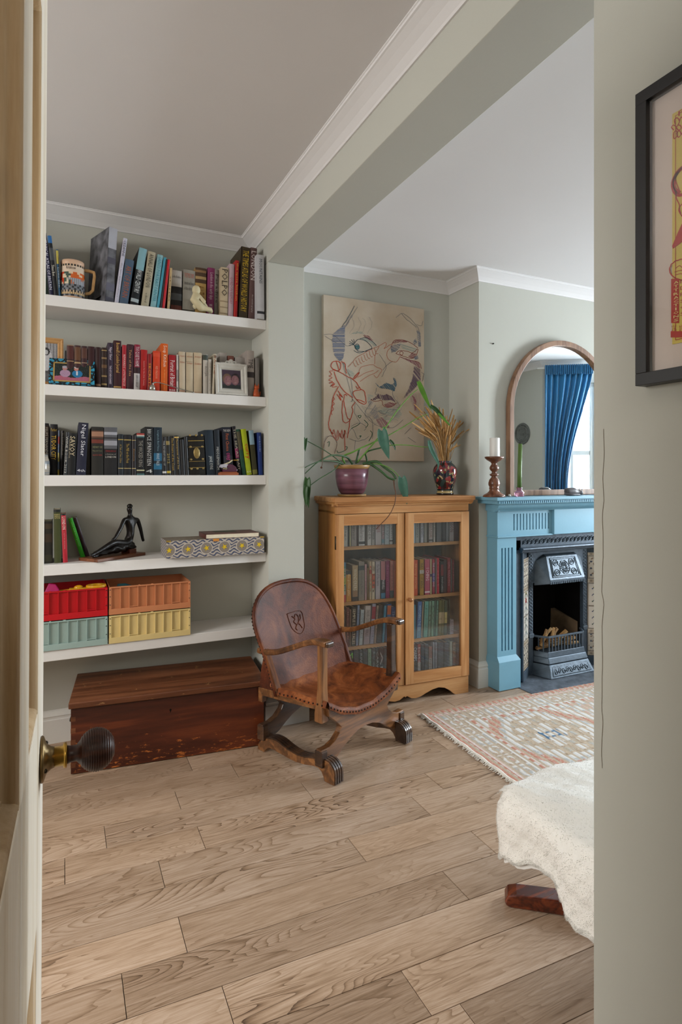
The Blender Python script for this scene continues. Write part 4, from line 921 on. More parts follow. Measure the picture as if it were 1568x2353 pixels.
mb.grid(n2, m2_, lambda u, v: (0, BD*(1-u), v*BH), smooth=False); cols += [lin(stars((i+.5)/n2, (j+.5)/m2_, True)) for j in range(m2_) for i in range(n2)]
mb.build('printed_front', colmat('printed_paper', .55, .3), bx, colors=cols)
MB().box(.0005, .0005, 0, BW, BD, BH-.0005).build('carton', paint('7c7264', .7, .3, .25, 120, name='kraft_speckle'), bx)
MB().box(BW*.49-.014, -.0016, BH-.012, BW*.49+.014, .0, BH+.0008).build('label_holder', paint('b87a34', .4, .5, .1, 50), bx)
for x in (.0, BW-.02): MB().box(x, -.001, BH-.006, x+.020, .01, BH+.001).build('corner_guard', paint('a88a3c', .4, .5, .1, 50, metal=.5), bx)
pk = empty('book', (.610, 2.770, SHZ[3]+BH+.0008), R(-1.5), 'large dark red picture book lying flat on the starry box', 'book')
LW, LD, LT = .262, .165, .022
MB().box(0, 0, 0, LW, LD, .0015).box(0, 0, LT-.0015, LW, LD, LT).box(-.001, 0, 0, .003, LD, LT).build('cover', paint('4f1f1c', .4, .4, .3, 14), pk)
MB().box(.003, .002, .0015, LW-.002, LD-.002, LT-.0015).build('pages', PAGES, pk)
text('PETIT TOURISM', M4((1, 0, 0), (0, 1, 0), (0, 0, 1), (.05, .04, LT+.0004)), .17, .014, 'a86a50', pk, 'cover_lettering')
MB().box(.06, .075, LT, .17, .145, LT+.0005).build('cover_picture', paint('3a4032', .5, .3, .4, 60), pk)

# ---- crates
def crate(x0, z0, col, dark, lab, w_=.358, h_=.124, d_=.235, y0=2.792):
    e = empty('crate', (x0, y0, z0+.0004), 0, lab, 'crate', 'folding plastic crates on the lowest shelf')
    m = paint(col, .45, .35, .03, 10, name='crate_plastic_'+col); t = .004
    mb = MB().box(0, .008, 0, w_, .008+t, h_).box(0, d_-t, 0, w_, d_, h_).box(0, .003, 0, t, d_, h_).box(w_-t, .003, 0, w_, d_, h_).box(0, .003, 0, w_, d_, t)
    mb.build('wall', m, e)
    MB().box(-.0005, 0, 0, w_+.0005, .009, .026).build('base_rim', m, e, bevel=.0008)
    MB().box(0, .0, h_-.005, w_, .009, h_+.0).box(w_*.35, .0, h_-.001, w_*.37, .005, h_+.003).box(w_*.50, 0, h_-.001, w_*.53, .005, h_+.003).build('top_rim', m, e, bevel=.0006)
    for x in (0, w_-.010):
        MB().box(x, 0, .026, x+.010, .009, h_-.005).build('corner_post', m, e, bevel=.0006)
        pins = MB()
        for z in (.045, h_*.66, h_-.012): pins.sphere((x+.005, -.0003, z), .0022, 8, 5)
        pins.build('hinge_pins', paint('201c1a', .5, .3, 0), e)
    for i in range(1, 9):
        x = .010+(w_-.020)*i/9; MB().box(x-.0016, 0, .026, x+.0016, .009, h_-.005).build('rib', m, e)
    for x in (.010+(w_-.020)*2/9, .010+(w_-.020)*7/9): MB().box(x, -.001, .030, x+(w_-.02)/9, .002, .033).build('latch', m, e)
    return e
crate(.186, SHZ[4], 'd3bd82', '8', 'pale yellow folding crate, lower right of the stack of four')
crate(.186, SHZ[4]+.1285, 'b8764f', '8', 'terracotta orange open crate stacked on the yellow crate')
crate(-.178, SHZ[4], '93a8a2', '8', 'grey green folding crate, lower left of the stack of four')
crate(-.178, SHZ[4]+.1285, 'b3101a', '8', 'bright red crate full of toys stacked on grey green crate')
# toys in the red crate
zt = SHZ[4]+.1285
t1 = empty('toy_funnel', (-.045, 2.845, zt+.075), 0, 'magenta plastic toy funnel poking out of the red crate', 'toy')
MB().add([(-.045, -.03, 0), (.045, -.03, .02), (.045, .03, .02), (-.045, .03, 0), (-.010, -.004, .078), (.016, -.004, .072), (.016, .006, .072), (-.010, .006, .078)], [(0, 1, 5, 4), (1, 2, 6, 5), (2, 3, 7, 6), (3, 0, 4, 7), (4, 5, 6, 7), (3, 2, 1, 0)]).build('cone', paint('a31457', .35, .4, .05), t1, bevel=.003)
MB().lathe([(.007, 0), (.009, .004), (.009, .012)], 10, (.046, -.028, .012)).build('spout', paint('a31457', .35, .4, .05), t1)
t2 = empty('toy_airplane', (.075, 2.86, zt+.118), 0, 'yellow plastic toy with oval holes lying in the red crate', 'toy')
YT = paint('c08c10', .35, .4, .06, name='yellow_toy')
def ring(mb, c, rx, ry, t, z, n=20):
    vs = []; 
    for k in range(n):
        a = 2*math.pi*k/n
        for (q, hh) in ((1, 0), (1, t), (.55, t), (.55, 0)): vs.append((c[0]+math.cos(a)*rx*q, c[1]+math.sin(a)*ry*q, z+hh))
    mb.add(vs, [(k*4+j, ((k+1) % n)*4+j, ((k+1) % n)*4+(j+1) % 4, k*4+(j+1) % 4) for k in range(n) for j in range(4)])
mb = MB(); ring(mb, (-.055, -.03), .038, .030, .010, -.008); ring(mb, (.060, -.02), .042, .036, .012, .004)
mb.box(-.05, -.045, -.004, .075, -.010, .008)
mb.build('body', YT, t2, bevel=.003)
MB().sphere((-.012, -.02, .008), .016, 10, 7, sc=(1.2, 1, .7)).build('nose', YT, t2)
t3 = label(MB().add([(-.02, -.03, 0), (.05, -.03, .0), (.10, .05, .0), (0, .05, .0), (-.005, .0, .035), (.03, .0, .035)], [(0, 1, 5, 4), (1, 2, 5), (2, 3, 4, 5), (3, 0, 4), (3, 2, 1, 0)]).build('toy_block', paint('1f4a50', .5, .3, .1), xf=Matrix.Translation((.235, 2.90, zt+.085)), bevel=.003), 'dark teal plastic toy piece inside the terracotta crate', 'toy')
t4 = label(MB().lathe([(.028, 0), (.032, .02), (.030, .03), (.02, .034)], 16, (-.005, 2.84, zt+.085)).build('toy_ball', paint('b59a4a', .4, .4, .1), bevel=.001), 'pale yellow round toy just below the magenta funnel', 'toy')

# ================================================================== WOODEN CHEST
CHW = wood('chest_wood', ['2c1008', '4e2110', '6e3418'], 'X', 8, 11, .42, .4, .12, .8, knots=0, worn=('b0642c', .625, 42, .20))
CHT = wood('chest_lid_wood', ['40200f', '6c3f26', '946040'], 'X', 8, 11, .42, .4, .15, .8, worn=('c49a64', .64, 40))
ang = math.atan2(-.087, .803)
ch = empty('wooden_chest', (.030, 2.678, 0), ang, 'long dark red brown wooden chest on the floor under the shelves', 'chest')
CWd, CDp, CHt = .815, .37, .275
MB().box(0, 0, .004, CWd, .018, CHt).build('front_board', CHW, ch, bevel=.0015)
MB().box(0, CDp-.018, .004, CWd, CDp, CHt).build('back_board', CHW, ch)
for x in (0, CWd-.018): MB().box(x, .018, .004, x+.018, CDp-.018, CHt).build('side_board', CHW, ch, bevel=.001)
MB().box(.018, .018, .004, CWd-.018, CDp-.018, .016).build('bottom_board', CHW, ch)
MB().box(-.008, -.014, CHt+.004, CWd+.008, CDp+.004, CHt+.030).build('lid', CHT, ch, bevel=.004)
MB().lathe([(.0045, -.0006), (.0045, .0002)], 12, (CWd*.49, 0, CHt-.055), axis='y').box(CWd*.49-.0018, -.0006, CHt-.066, CWd*.49+.0018, .0002, CHt-.055).build('keyhole', paint('080504', .8, .2, 0), ch)
h_ = MB().tube(smooth_line([(-.004, .13, .19), (-.016, .15, .17), (-.016, .20, .17), (-.004, .22, .19)], 4), .004, 8).box(-.005, .12, .175, .0, .14, .205).box(-.005, .21, .175, 0, .23, .205)
h_.build('side_handle', paint('1a1512', .5, .4, 0, metal=.6), ch)
for i in range(5): # dovetails at the left corner
    MB().box(-.0006, -.0005, .03+i*.048, .018, .0, .05+i*.048).build('dovetail', CHT, ch)

# ================================================================== LEATHER CHAIR
def leather(name, cols, rough=.38, sc=7):
    m, nt, b = newmat(name); N = nt.nodes; L = nt.links
    tc = N.new('ShaderNodeTexCoord'); n = N.new('ShaderNodeTexNoise'); n.inputs['Scale'].default_value = sc; n.inputs['Detail'].default_value = 8; n.inputs['Roughness'].default_value = .68; n.inputs['Distortion'].default_value = .6
    L.new(tc.outputs['Object'], n.inputs['Vector'])
    r = N.new('ShaderNodeValToRGB'); e = r.color_ramp.elements; e[0].position = .30; e[0].color = (*lin(cols[0]), 1); e[1].position = .72; e[1].color = (*lin(cols[2]), 1); k = e.new(.5); k.color = (*lin(cols[1]), 1)
    L.new(n.outputs['Fac'], r.inputs['Fac']); L.new(r.outputs['Color'], b.inputs['Base Color'])
    b.inputs['Roughness'].default_value = rough; b.inputs['Specular IOR Level'].default_value = .22; b.inputs['Coat Weight'].default_value = .04; b.inputs['Coat Roughness'].default_value = .3
    v = N.new('ShaderNodeTexVoronoi'); v.inputs['Scale'].default_value = 160; L.new(tc.outputs['Object'], v.inputs['Vector'])
    a = N.new('ShaderNodeMath'); a.operation = 'MULTIPLY_ADD'; a.inputs[1].default_value = 3; L.new(n.outputs['Fac'], a.inputs[0]); L.new(v.outputs['Distance'], a.inputs[2])
    bp = N.new('ShaderNodeBump'); bp.inputs['Strength'].default_value = .35; bp.inputs['Distance'].default_value = .002; L.new(a.outputs[0], bp.inputs['Height']); L.new(bp.outputs['Normal'], b.inputs['Normal'])
    return m
LBACK = leather('back_leather', ['2b140d', '5a2c18', '854a26'], .58, 5)
LSEAT = leather('seat_leather', ['32180c', '743c1a', 'a56334'], .6, 9)
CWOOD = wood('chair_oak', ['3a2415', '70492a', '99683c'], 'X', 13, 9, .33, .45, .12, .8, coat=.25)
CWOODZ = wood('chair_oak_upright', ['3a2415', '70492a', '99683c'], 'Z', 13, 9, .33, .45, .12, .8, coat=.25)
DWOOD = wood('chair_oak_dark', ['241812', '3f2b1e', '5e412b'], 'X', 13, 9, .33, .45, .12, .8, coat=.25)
STILE = wood('chair_stile_wood', ['3a2012', '6b4023', '85532e'], 'Z', 13, 9, .62, .2, .12, .8)
CHR_ = empty('leather_armchair', (1.233, 2.229, 0), .392, 'low carved oak armchair with round-backed studded brown leather on curved sledge feet', 'chair')
RUNP_T = [(0, .002), (.0, .045), (.008, .068), (.028, .084), (.055, .088), (.085, .084), (.121, .072), (.17, .060), (.225, .054), (.28, .060), (.336, .074), (.375, .076), (.406, .070), (.445, .052), (.470, .028), (.476, .002)]
RUNP_B = [(.430, .002), (.42, .016), (.406, .028), (.388, .033), (.33, .030), (.27, .026), (.225, .025), (.17, .032), (.12, .043), (.09, .046), (.072, .036), (.060, .018), (.055, .002)]
for sd in (-1, 1):
    xc = sd*.243
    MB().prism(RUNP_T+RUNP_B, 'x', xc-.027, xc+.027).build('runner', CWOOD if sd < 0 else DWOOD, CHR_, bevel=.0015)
    rd = MB()
    for k in range(4):
        x = xc-.0195+.013*k
        rd.bar([(x, p[0]-.0018, p[1]+.001) if p[0] < .012 else (x, p[0], p[1]+.0018) for p in smooth_line([(0, .004)]+RUNP_T[1:-1], 3)], .005, .0082, (1, 0, 0))
    rd.build('reeding', DWOOD, CHR_)
def zf(a): return .232+.072*(abs(a)/.24)**2
half = [(.235, .252), (.212, .236), (.180, .208), (.158, .186), (.168, .166), (.200, .140), (.236, .128), (.282, .128), (.282, .060), (.252, .052), (.215, .060), (.18, .074), (.14, .100), (.10, .122), (.05, .139), (0, .143)]
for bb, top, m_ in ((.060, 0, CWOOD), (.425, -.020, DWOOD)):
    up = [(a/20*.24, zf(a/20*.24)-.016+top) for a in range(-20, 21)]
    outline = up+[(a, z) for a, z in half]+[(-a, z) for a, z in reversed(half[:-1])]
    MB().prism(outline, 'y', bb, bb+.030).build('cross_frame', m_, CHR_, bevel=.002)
    for sd in (-1, 1): MB().box(sd*.268-.016, bb-.006, .058, sd*.268+.016, bb+.036, .122).build('foot_block', DWOOD, CHR_, bevel=.002)
MB().bar([(0, .08, .185), (0, .44, .175)], .028, .028).build('stretcher', DWOOD, CHR_, bevel=.002)
for sd in (-1, 1):
    MB().bar([(sd*.234, .085, .288), (sd*.240, .30, .272), (sd*.248, .484, .262)], .022, .034).build('seat_rail', CWOOD, CHR_, bevel=.002)
    MB().box(sd*.246-.013, .456, .215, sd*.246+.013, .484, .262).build('rear_block', CWOOD, CHR_, bevel=.002)
    # front post (chamfered) and arm
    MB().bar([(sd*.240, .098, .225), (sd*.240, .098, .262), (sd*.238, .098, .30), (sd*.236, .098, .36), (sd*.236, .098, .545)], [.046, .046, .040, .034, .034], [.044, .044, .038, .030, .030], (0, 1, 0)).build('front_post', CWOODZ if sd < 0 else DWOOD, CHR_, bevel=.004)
    arm = smooth_line([(sd*.262, .478, .452), (sd*.262, .43, .452), (sd*.258, .35, .468), (sd*.252, .25, .508), (sd*.248, .16, .545), (sd*.246, .10, .557), (sd*.246, .052, .556)], 5)
    n = len(arm); wd = [.024+.022*min(1, max(0, (i/n-.25)/.6)) for i in range(n)]
    MB().bar(arm, wd, [.024]*(n-3)+[.025]*3).build('arm', CWOOD, CHR_, bevel=.007, seg=3)
    MB().box(sd*.246-.021, .040, .5445, sd*.246+.021, .053, .5665).build('arm_end', DWOOD, CHR_, bevel=.006)
# seat
def seatp(u, v):
    a = -.247+.494*u; b = .058+.345*v; s = v
    zr = .262+.030*(abs(a)/.247)**2
    z = zf(a)*(1-s)+zr*s+.010-.020*math.sin(math.pi*s)*(1-(a/.247)**4)
    if v > .9: z += (v-.9)*.25
    return (a, b, z+.002*math.sin(a*60+b*40))
mb = MB().grid(34, 24, seatp)
def lip(u, v):   # wraps down over the front cross frame
    a = -.247+.494*u; p = seatp(u, 0)
    t = v; return (a, .058-.010*math.sin(t*math.pi*.6)-.001, p[2]+.0*t-.030*t+.004*math.sin(t*3.14))
mb.grid(34, 5, lambda u, v: lip(u, 1-v))
for sd in (0, 1): mb.grid(4, 20, lambda u, v, sd=sd: (seatp(sd, v)[0]+(.012 if sd else -.012)*math.sin(u*1.6), seatp(sd, v)[1], seatp(sd, v)[2]-.026*u) if sd else (seatp(sd, v)[0]-.012*math.sin((1-u)*1.6), seatp(sd, v)[1], seatp(sd, v)[2]-.026*(1-u)))
mb.build('seat', LSEAT, CHR_)
MB().grid(20, 14, lambda u, v: (lambda p: (p[0]*.97, p[1]+.004, p[2]-.018))(seatp(1-u, v))).build('seat_underside', LSEAT, CHR_)
# back: sheet on a leaning plane, hollowed, edge rolled over a bent wood hoop
def bw(z): return .255 if z <= .50 else .255*max(0, 1-((z-.50)/.229)**2.5)**.4
def bcn(z): return -.034*min(1, max(0, (z-.37)/.23))
def bp_(z): return .383+.395*(z-.33)
def backp(u, v):
    z = .262+(.7275-.262)*(1-(1-v)**1.5); s = 2*u-1; w_ = bw(z)
    hol = .034*(1-s*s)*(1-.9*v)
    return (s*w_+bcn(z), bp_(z)+hol*.9, z-hol*.4)
mb = MB().grid(36, 34, backp).grid(36, 34, lambda u, v: tuple(Vector(backp(1-u, v))+Vector((0, .010, -.006))))
mb.build('backrest', LBACK, CHR_)
edge = [(-bw(z), bp_(z), z) for z in [.27+.02*i for i in range(22)]]
edge = [(-bw(z), bp_(z), z) for z in [.27, .32, .37, .42, .46, .50, .54, .58, .61, .635, .655, .674, .690, .702, .712, .720, .725, .7285]]
edge = [(a+bcn(z), b, z) for a, b, z in edge]+[(-a+bcn(z), b, z) for a, b, z in reversed(edge)]
MB().tube([(a*1.0, b+.005, z-.003) for a, b, z in edge], .0105, 10).build('rolled_edge', LBACK, CHR_)
for sd in (-1, 1):
    MB().bar([(sd*.258, .432, .462), (sd*.252, .396+(sd > 0)*.02, .375), (sd*.244, .352+(sd > 0)*.04, .268)], .014, .028, (1, 0, 0)).build('back_stile', STILE, CHR_, bevel=.002)
    # side gusset of leather down to the rear corner
    P = [(.446, .462), (.474, .36), (.488, .262), (.42, .262), (.345, .268), (.39, .36)]
    MB().prism(P, 'x', sd*.245, sd*.252).build('side_gusset', LBACK, CHR_, bevel=.003)
nl = MB(); NAIL = paint('2a1d17', .35, .5, .1, 50, metal=.6, name='brass_nails')
for i in range(25):
    a = -.236+.472*i/24; nl.sphere((a, .047, zf(a)-.008), .0042, 8, 5, sc=(1, .6, 1))
for sd in (-1, 1):
    for i in range(13): v = i/12; p = seatp(0 if sd < 0 else 1, .06+.9*v); nl.sphere((p[0]+sd*.0125, p[1], p[2]-.018), .0042, 8, 5, sc=(.6, 1, 1))
    for i in range(17): z = .30+.24*i/16; nl.sphere((sd*(bw(z)+.0095)+bcn(z), bp_(z)+.008, z-.003), .0040, 8, 5, sc=(.6, 1, 1))
    for i in range(5): nl.sphere((sd*.2525, .37+.028*i, .270), .0040, 8, 5, sc=(.6, 1, 1))
for i in range(1, 12):
    z = .54+.0145*i; 
    for sd in (-1, 1): nl.sphere((sd*(bw(z)+.009)+bcn(z), bp_(z)+.009, z-.002), .0040, 8, 5)
nl.build('nail_heads', NAIL, CHR_, kind='stuff')
def onback(x, z): # front face point at local coords
    w_ = bw(z); s = x/w_; v = 1-(1-(z-.262)/(.7275-.262))**(1/1.5); hol = .034*(1-s*s)*(1-.9*v); return (x+bcn(z), bp_(z)+hol*.9-.0012, z-hol*.4)
sh = [(-.045, .585), (-.045, .535), (-.038, .512), (-.020, .494), (0, .486), (.020, .494), (.038, .512), (.045, .535), (.045, .585), (-.045, .585)]
em = MB().tube([onback(x+.01, z) for x, z in smooth_line(sh, 3)], .0017, 6)
for q in ([(-.02, .57), (-.005, .555), (-.018, .545), (-.004, .53), (.012, .54), (.02, .565), (.006, .575), (-.006, .562)], [(-.004, .53), (-.018, .515), (-.012, .505)], [(.006, .535), (.018, .520), (.022, .508)], [(.02, .545), (.030, .552), (.034, .570)]):
    em.tube([onback(x+.01, z) for x, z in smooth_line(q, 4)], .0024, 6)
em.build('embossed_shield', LBACK, CHR_)

# ================================================================== GLAZED BOOKCASE
BCA = R(-3.0)
BC = empty('glazed_bookcase', (1.289, 2.760, 0), BCA, 'pine bookcase with two glazed doors and scalloped plinth', 'bookcase')
BCM = world_of(BC); BCI = BCM.inverted()
def bc(px, py, d):
    o = BCI @ Vector((0, 0, EYE)); r = BCI.to_3x3() @ Vector(ray(px, py)); t = (d-o.y)/r.y; return o+r*t
W_, D_ = .822, .268
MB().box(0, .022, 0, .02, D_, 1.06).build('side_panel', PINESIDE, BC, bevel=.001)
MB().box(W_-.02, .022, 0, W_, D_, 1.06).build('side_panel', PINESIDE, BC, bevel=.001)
MB().box(.02, D_-.012, .05, W_-.02, D_, 1.06).build('back_panel', wood('cabinet_inside', ['2c1a10', '432917', '57381f'], 'Z', 9, 12, .6), BC)
SHB = [.115, .335, .575, .870]
for z in SHB:
    MB().box(.02, .030, z-.018, W_-.02, D_-.012, z).build('shelf_board' if z > .2 else 'bottom_board', wood('cabinet_shelf', ['6e4a2a', '9a6f43', 'b58a58'], 'X', 16, 14, .55, knots=4), BC)
MB().box(.02, .022, 1.048, W_-.02, D_, 1.06).build('top_board', PINEH, BC)
# crown
MB().box(-.026, -.032, 1.108, W_+.026, D_+.004, 1.134).build('cornice_top', PINEH, BC, bevel=.005)
MB().prism([(-.024, 1.108), (-.022, 1.100), (-.012, 1.096), (-.010, 1.088), (.0, 1.086), (.02, 1.086), (.02, 1.108)], 'x', -.018, W_+.018).build('cornice_moulding', PINEH, BC)
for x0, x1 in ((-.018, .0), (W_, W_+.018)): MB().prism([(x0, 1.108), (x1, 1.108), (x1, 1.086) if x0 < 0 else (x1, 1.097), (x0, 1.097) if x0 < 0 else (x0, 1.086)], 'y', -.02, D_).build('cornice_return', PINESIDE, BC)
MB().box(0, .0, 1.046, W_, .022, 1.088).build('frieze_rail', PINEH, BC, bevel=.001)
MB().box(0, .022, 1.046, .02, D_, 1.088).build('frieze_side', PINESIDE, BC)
# plinth with scalloped lower edge
half_p = [(0, 0), (.085, 0), (.10, .006), (.125, .028), (.16, .048), (.20, .056), (.24, .050), (.285, .034), (.315, .022), (.345, .016), (.375, .020), (.392, .030), (.402, .036), (.411, .030)]
pp = half_p+[(W_-x, z) for x, z in reversed(half_p[:-1])]+[(W_, .098), (0, .098)]
MB().prism(pp, 'y', .0, .022).build('plinth', PINEH, BC, bevel=.0012)
# doors
xL0, xL1 = .0, bc(929.5, 1400, 0).x; xR0, xR1 = bc(932.5, 1400, -.004).x, W_
GLS = glassmat('cabinet_glass', (1, 1, 1), .03, .03, .5)
for k, (x0, x1, g0, g1, y0) in enumerate(((xL0, xL1, bc(791, 1400, 0).x, bc(914, 1400, 0).x, .0), (xR0, xR1, bc(950.5, 1400, 0).x, bc(1059.6, 1400, 0).x, -.006))):
    z0, z1 = .100, 1.043; a0, a1 = .172, .985
    dr = empty('door', (x0, y0, z0)); dr.parent = BC
    def L_(mb, n, m, **q): return mb.build(n, m, dr, xf=Matrix.Translation((-x0, -y0, -z0)), **q)
    L_(MB().box(x0, y0, z0, g0, y0+.021, z1), 'stile', PINE, bevel=.001)
    L_(MB().box(g1, y0, z0, x1, y0+.021, z1), 'stile', PINE, bevel=.001)
    L_(MB().box(g0, y0+.0005, a1, g1, y0+.021, z1), 'rail', PINEH, bevel=.001)
    L_(MB().box(g0, y0+.0005, z0, g1, y0+.021, a0-.012), 'rail', PINEH, bevel=.001)
    L_(MB().box(g0, y0+.010, a0-.012, g1, y0+.013, a1), 'glass', GLS)
    if k == 1:
        q = bc(943, 1378, -.02)
        L_(MB().lathe([(.0001, -.040), (.008, -.038), (.0125, -.030), (.012, -.022), (.007, -.014), (.008, -.007), (.009, -.006)], 18, (q.x, 0, q.z), 'y'), 'knob', wood('knob_wood', ['6e4426', '8c5a36', 'a8744a'], 'Z', 30, 5, .3))
    else:
        L_(MB().box(-.001, .004, .86-.0, .0, .020, .93).tube([(-.001, .003, .86), (-.001, .003, .93)], .003, 8), 'hinge', paint('5a4c3a', .4, .5, .1, metal=.7))
        L_(MB().box(-.001, .004, .22, .0, .020, .29).tube([(-.001, .003, .22), (-.001, .003, .29)], .003, 8), 'hinge', paint('5a4c3a', .4, .5, .1, metal=.7))

def bc_row(rows, shelf, where, group, d0=.036, dep=(.12, .16), toppx=None):
    z = SHB[shelf]
    for r in rows:
        bl, br, dx, ty, col, tx, tc, desc = r[:8]; op = r[8] if len(r) > 8 else {}
        d1 = op.get('y', d0)
        x0 = bc(bl, 1300, d1).x+.0005; x1 = bc(br, 1300, d1).x-.0005
        x0 = max(x0, .0215); x1 = min(x1, W_-.0215)
        zt = bc((bl+br)/2+dx, ty, d1).z; xt = bc((bl+br)/2+dx, ty, d1).x
        lean = math.atan2(xt-(x0+x1)/2, zt-z) if dx else 0; w1 = (x1-x0)*math.cos(lean); h = (zt-z)/math.cos(lean)-abs(math.sin(lean))*w1*.5
        h = min(h, (SHB[shelf+1] if shelf < 3 else 1.046)-z-.024)
        lb = desc+' '+where; assert lb not in LABS and len(lb.split()) <= 16, lb
        LABS.add(lb); left = lean <= 0
        p = BCM @ Vector((x0 if left else x1, d1, z+.0003))
        root = empty('book', p, BCA, lb, 'book', group, ry=lean)
        book(root, w1, h, random.uniform(*dep), col, left, op.get('bands', ()), tx, tc or 'e8e2d2', op.get('tpos'), .5, op.get('t2'), False, op.get('tw', .6))
g = 'books behind the bookcase doors'
bc_row([
 (789, 799.8, 0, 1180, 'a3a49c', 'village', '77766c', 'whitish book at far left'),
 (800.5, 803, 0, 1180, '2c2a26', None, None, 'thin dark spine'),
 (803.4, 807.2, 0, 1180, '9a9474', None, None, 'narrow cream green spine'),
 (807.6, 820.2, 0, 1180, '847c76', 'memoir', '5c5450', 'taupe spine'),
 (820.6, 824, 0, 1186, '3c1f20', None, None, 'narrow oxblood spine'),
 (824.5, 839, 0, 1180, 'a8a6a4', 'the traveller tales', '55534f', 'pale grey spine with small black badge', {'bands': [(.06, .15, '26272b')]}),
 (839.5, 844, 0, 1182, '4a3d34', None, None, 'dim brown spine'),
 (844.4, 854, 0, 1180, 'aaa7a4', 'TENDER', '55524f', 'white grey wide spine'),
 (854.4, 862, 0, 1180, '96938e', 'THE GLASS MAKER', '29292c', 'grey spine with heavy black words', {'tw': .7}),
 (863, 877, 0, 1180, 'aba8aa', 'THE GENIUS', '97484f', 'white spine with red capitals', {'tpos': (.45, .95)}),
 (877.4, 883.8, 0, 1180, 'a29ca2', 'RED HOT TALES', '7d2434', 'white spine with crimson words', {'tw': .7, 'bands': [(.05, .2, '6c8c98')]}),
 (884.3, 895, 0, 1180, '9eabb3', 'essays', '77848c', 'bluish white wide spine'),
 (895.4, 903, 0, 1180, 'a4a8ac', 'poems', '77797c', 'bluish white narrower spine', {'bands': [(.1, .15, '3c3c42')]}),
 (903.5, 912, 0, 1180, '35302c', None, None, 'brown black last spine'),
], 3, 'behind left bookcase door, top row', g, dep=(.12, .14))
bc_row([
 (949.5, 954.8, 0, 1180, '8fa9b4', None, None, 'pale blue sliver of spine'),
 (955, 964, 0, 1180, '858783', 'journeys', '4c4c4a', 'grey mottled spine'),
 (967, 974, 0, 1180, 'a5a6ac', 'WHITE NIGHTS', '47474f', 'white spine with dark words', {'tw': .7}),
 (975, 982, 0, 1186, '77746c', None, None, 'dull grey spine'),
 (986, 995, 0, 1192, '938a84', 'HOUSE', '6c4444', 'short beige spine', {'bands': [(.05, .12, '33302e')]}),
 (996.4, 1001, 0, 1180, '9c9890', 'short stories', '4f4d4a', 'thin pale spine'),
 (1003.5, 1015.5, 0, 1186, '54565a', None, None, 'slate grey spine'),
 (1016.5, 1024.5, 0, 1186, '3c3e44', None, None, 'charcoal spine'),
 (1025, 1031.5, 0, 1184, '6c7078', None, None, 'mid grey slim spine'),
 (1033, 1043.5, 0, 1180, '8a8688', 'ORISSON', '5c3444', 'pale spine with maroon capitals', {'tw': .75, 'tpos': (.35, .98)}),
 (1044, 1053.5, 0, 1186, '3e2628', None, None, 'dim maroon last spine'),
], 3, 'behind right bookcase door, top row', g, dep=(.12, .14))
bc_row([
 (788.6, 795.6, 0, 1292.7, '8f8c80', 'NIGEL', '3c7c44', 'multicoloured spine with red foot', {'bands': [(0, .18, 'a4342a'), (.85, 1, '2f6a86'), (.45, .62, 'a5a03c')]}),
 (796, 807.6, -.5, 1312, 'b57f22', 'the golden gate', 'd8c08c', 'short mustard spine with black head', {'bands': [(.88, 1, '2b2a26')]}),
 (810, 823, 0, 1299.4, '806040', 'WANDERERS', 'c9bda2', 'cream and brown wide spine', {'bands': [(.3, 1, '97805c'), (0, .12, '2c2624')], 'tpos': (.3, .9)}),
 (824.5, 838, 0, 1291, '756c60', 'remembering the river', '4c443c', 'wide taupe spine with round photo', {'bands': [(.78, .9, '343c3a')], 'tpos': (.15, .75)}),
 (838.4, 843.4, 0, 1296.7, 'a5807f', 'a rose garden', '6c3c3c', 'slim pink spine'),
 (844, 848.4, 0, 1305, '6c5228', None, None, 'slim dark gold spine'),
 (849, 854.6, 0, 1290.7, 'a89474', 'fiesta', '9c3a24', 'cream spine with red blotches', {'bands': [(.68, .78, '94402c'), (.2, .45, '8c9070')]}),
 (855, 862, 0, 1290.7, 'b3a48a', 'sun', '5c4630', 'cream spine with orange panel', {'bands': [(.3, .68, 'b2502c')]}),
 (863.6, 874.6, 0, 1290, 'a7a0a4', 'the lives of the saints', '4c4850', 'lilac white wide spine', {'tpos': (.35, .92)}),
 (876, 886, -.5, 1289.6, '24222a', 'MARVELS', 'c8c4c8', 'black spine with pink head and blue foot', {'bands': [(.5, 1, 'a56a70'), (0, .15, '2f6f92')], 'tpos': (.25, .5)}),
 (886.7, 896, 0, 1289, '7e1c50', 'the secret room', 'a85c86', 'magenta spine'),
 (896.8, 905.2, 0, 1289, 'a7685c', 'HISTORY OF THE WORLD', '7c3c38', 'salmon spine with slate foot', {'bands': [(0, .2, '3f474c')]}),
 (905.5, 910.3, 0, 1288.6, 'ab4f36', None, None, 'slim orange red spine'),
], 2, 'behind left bookcase door, second row', g)
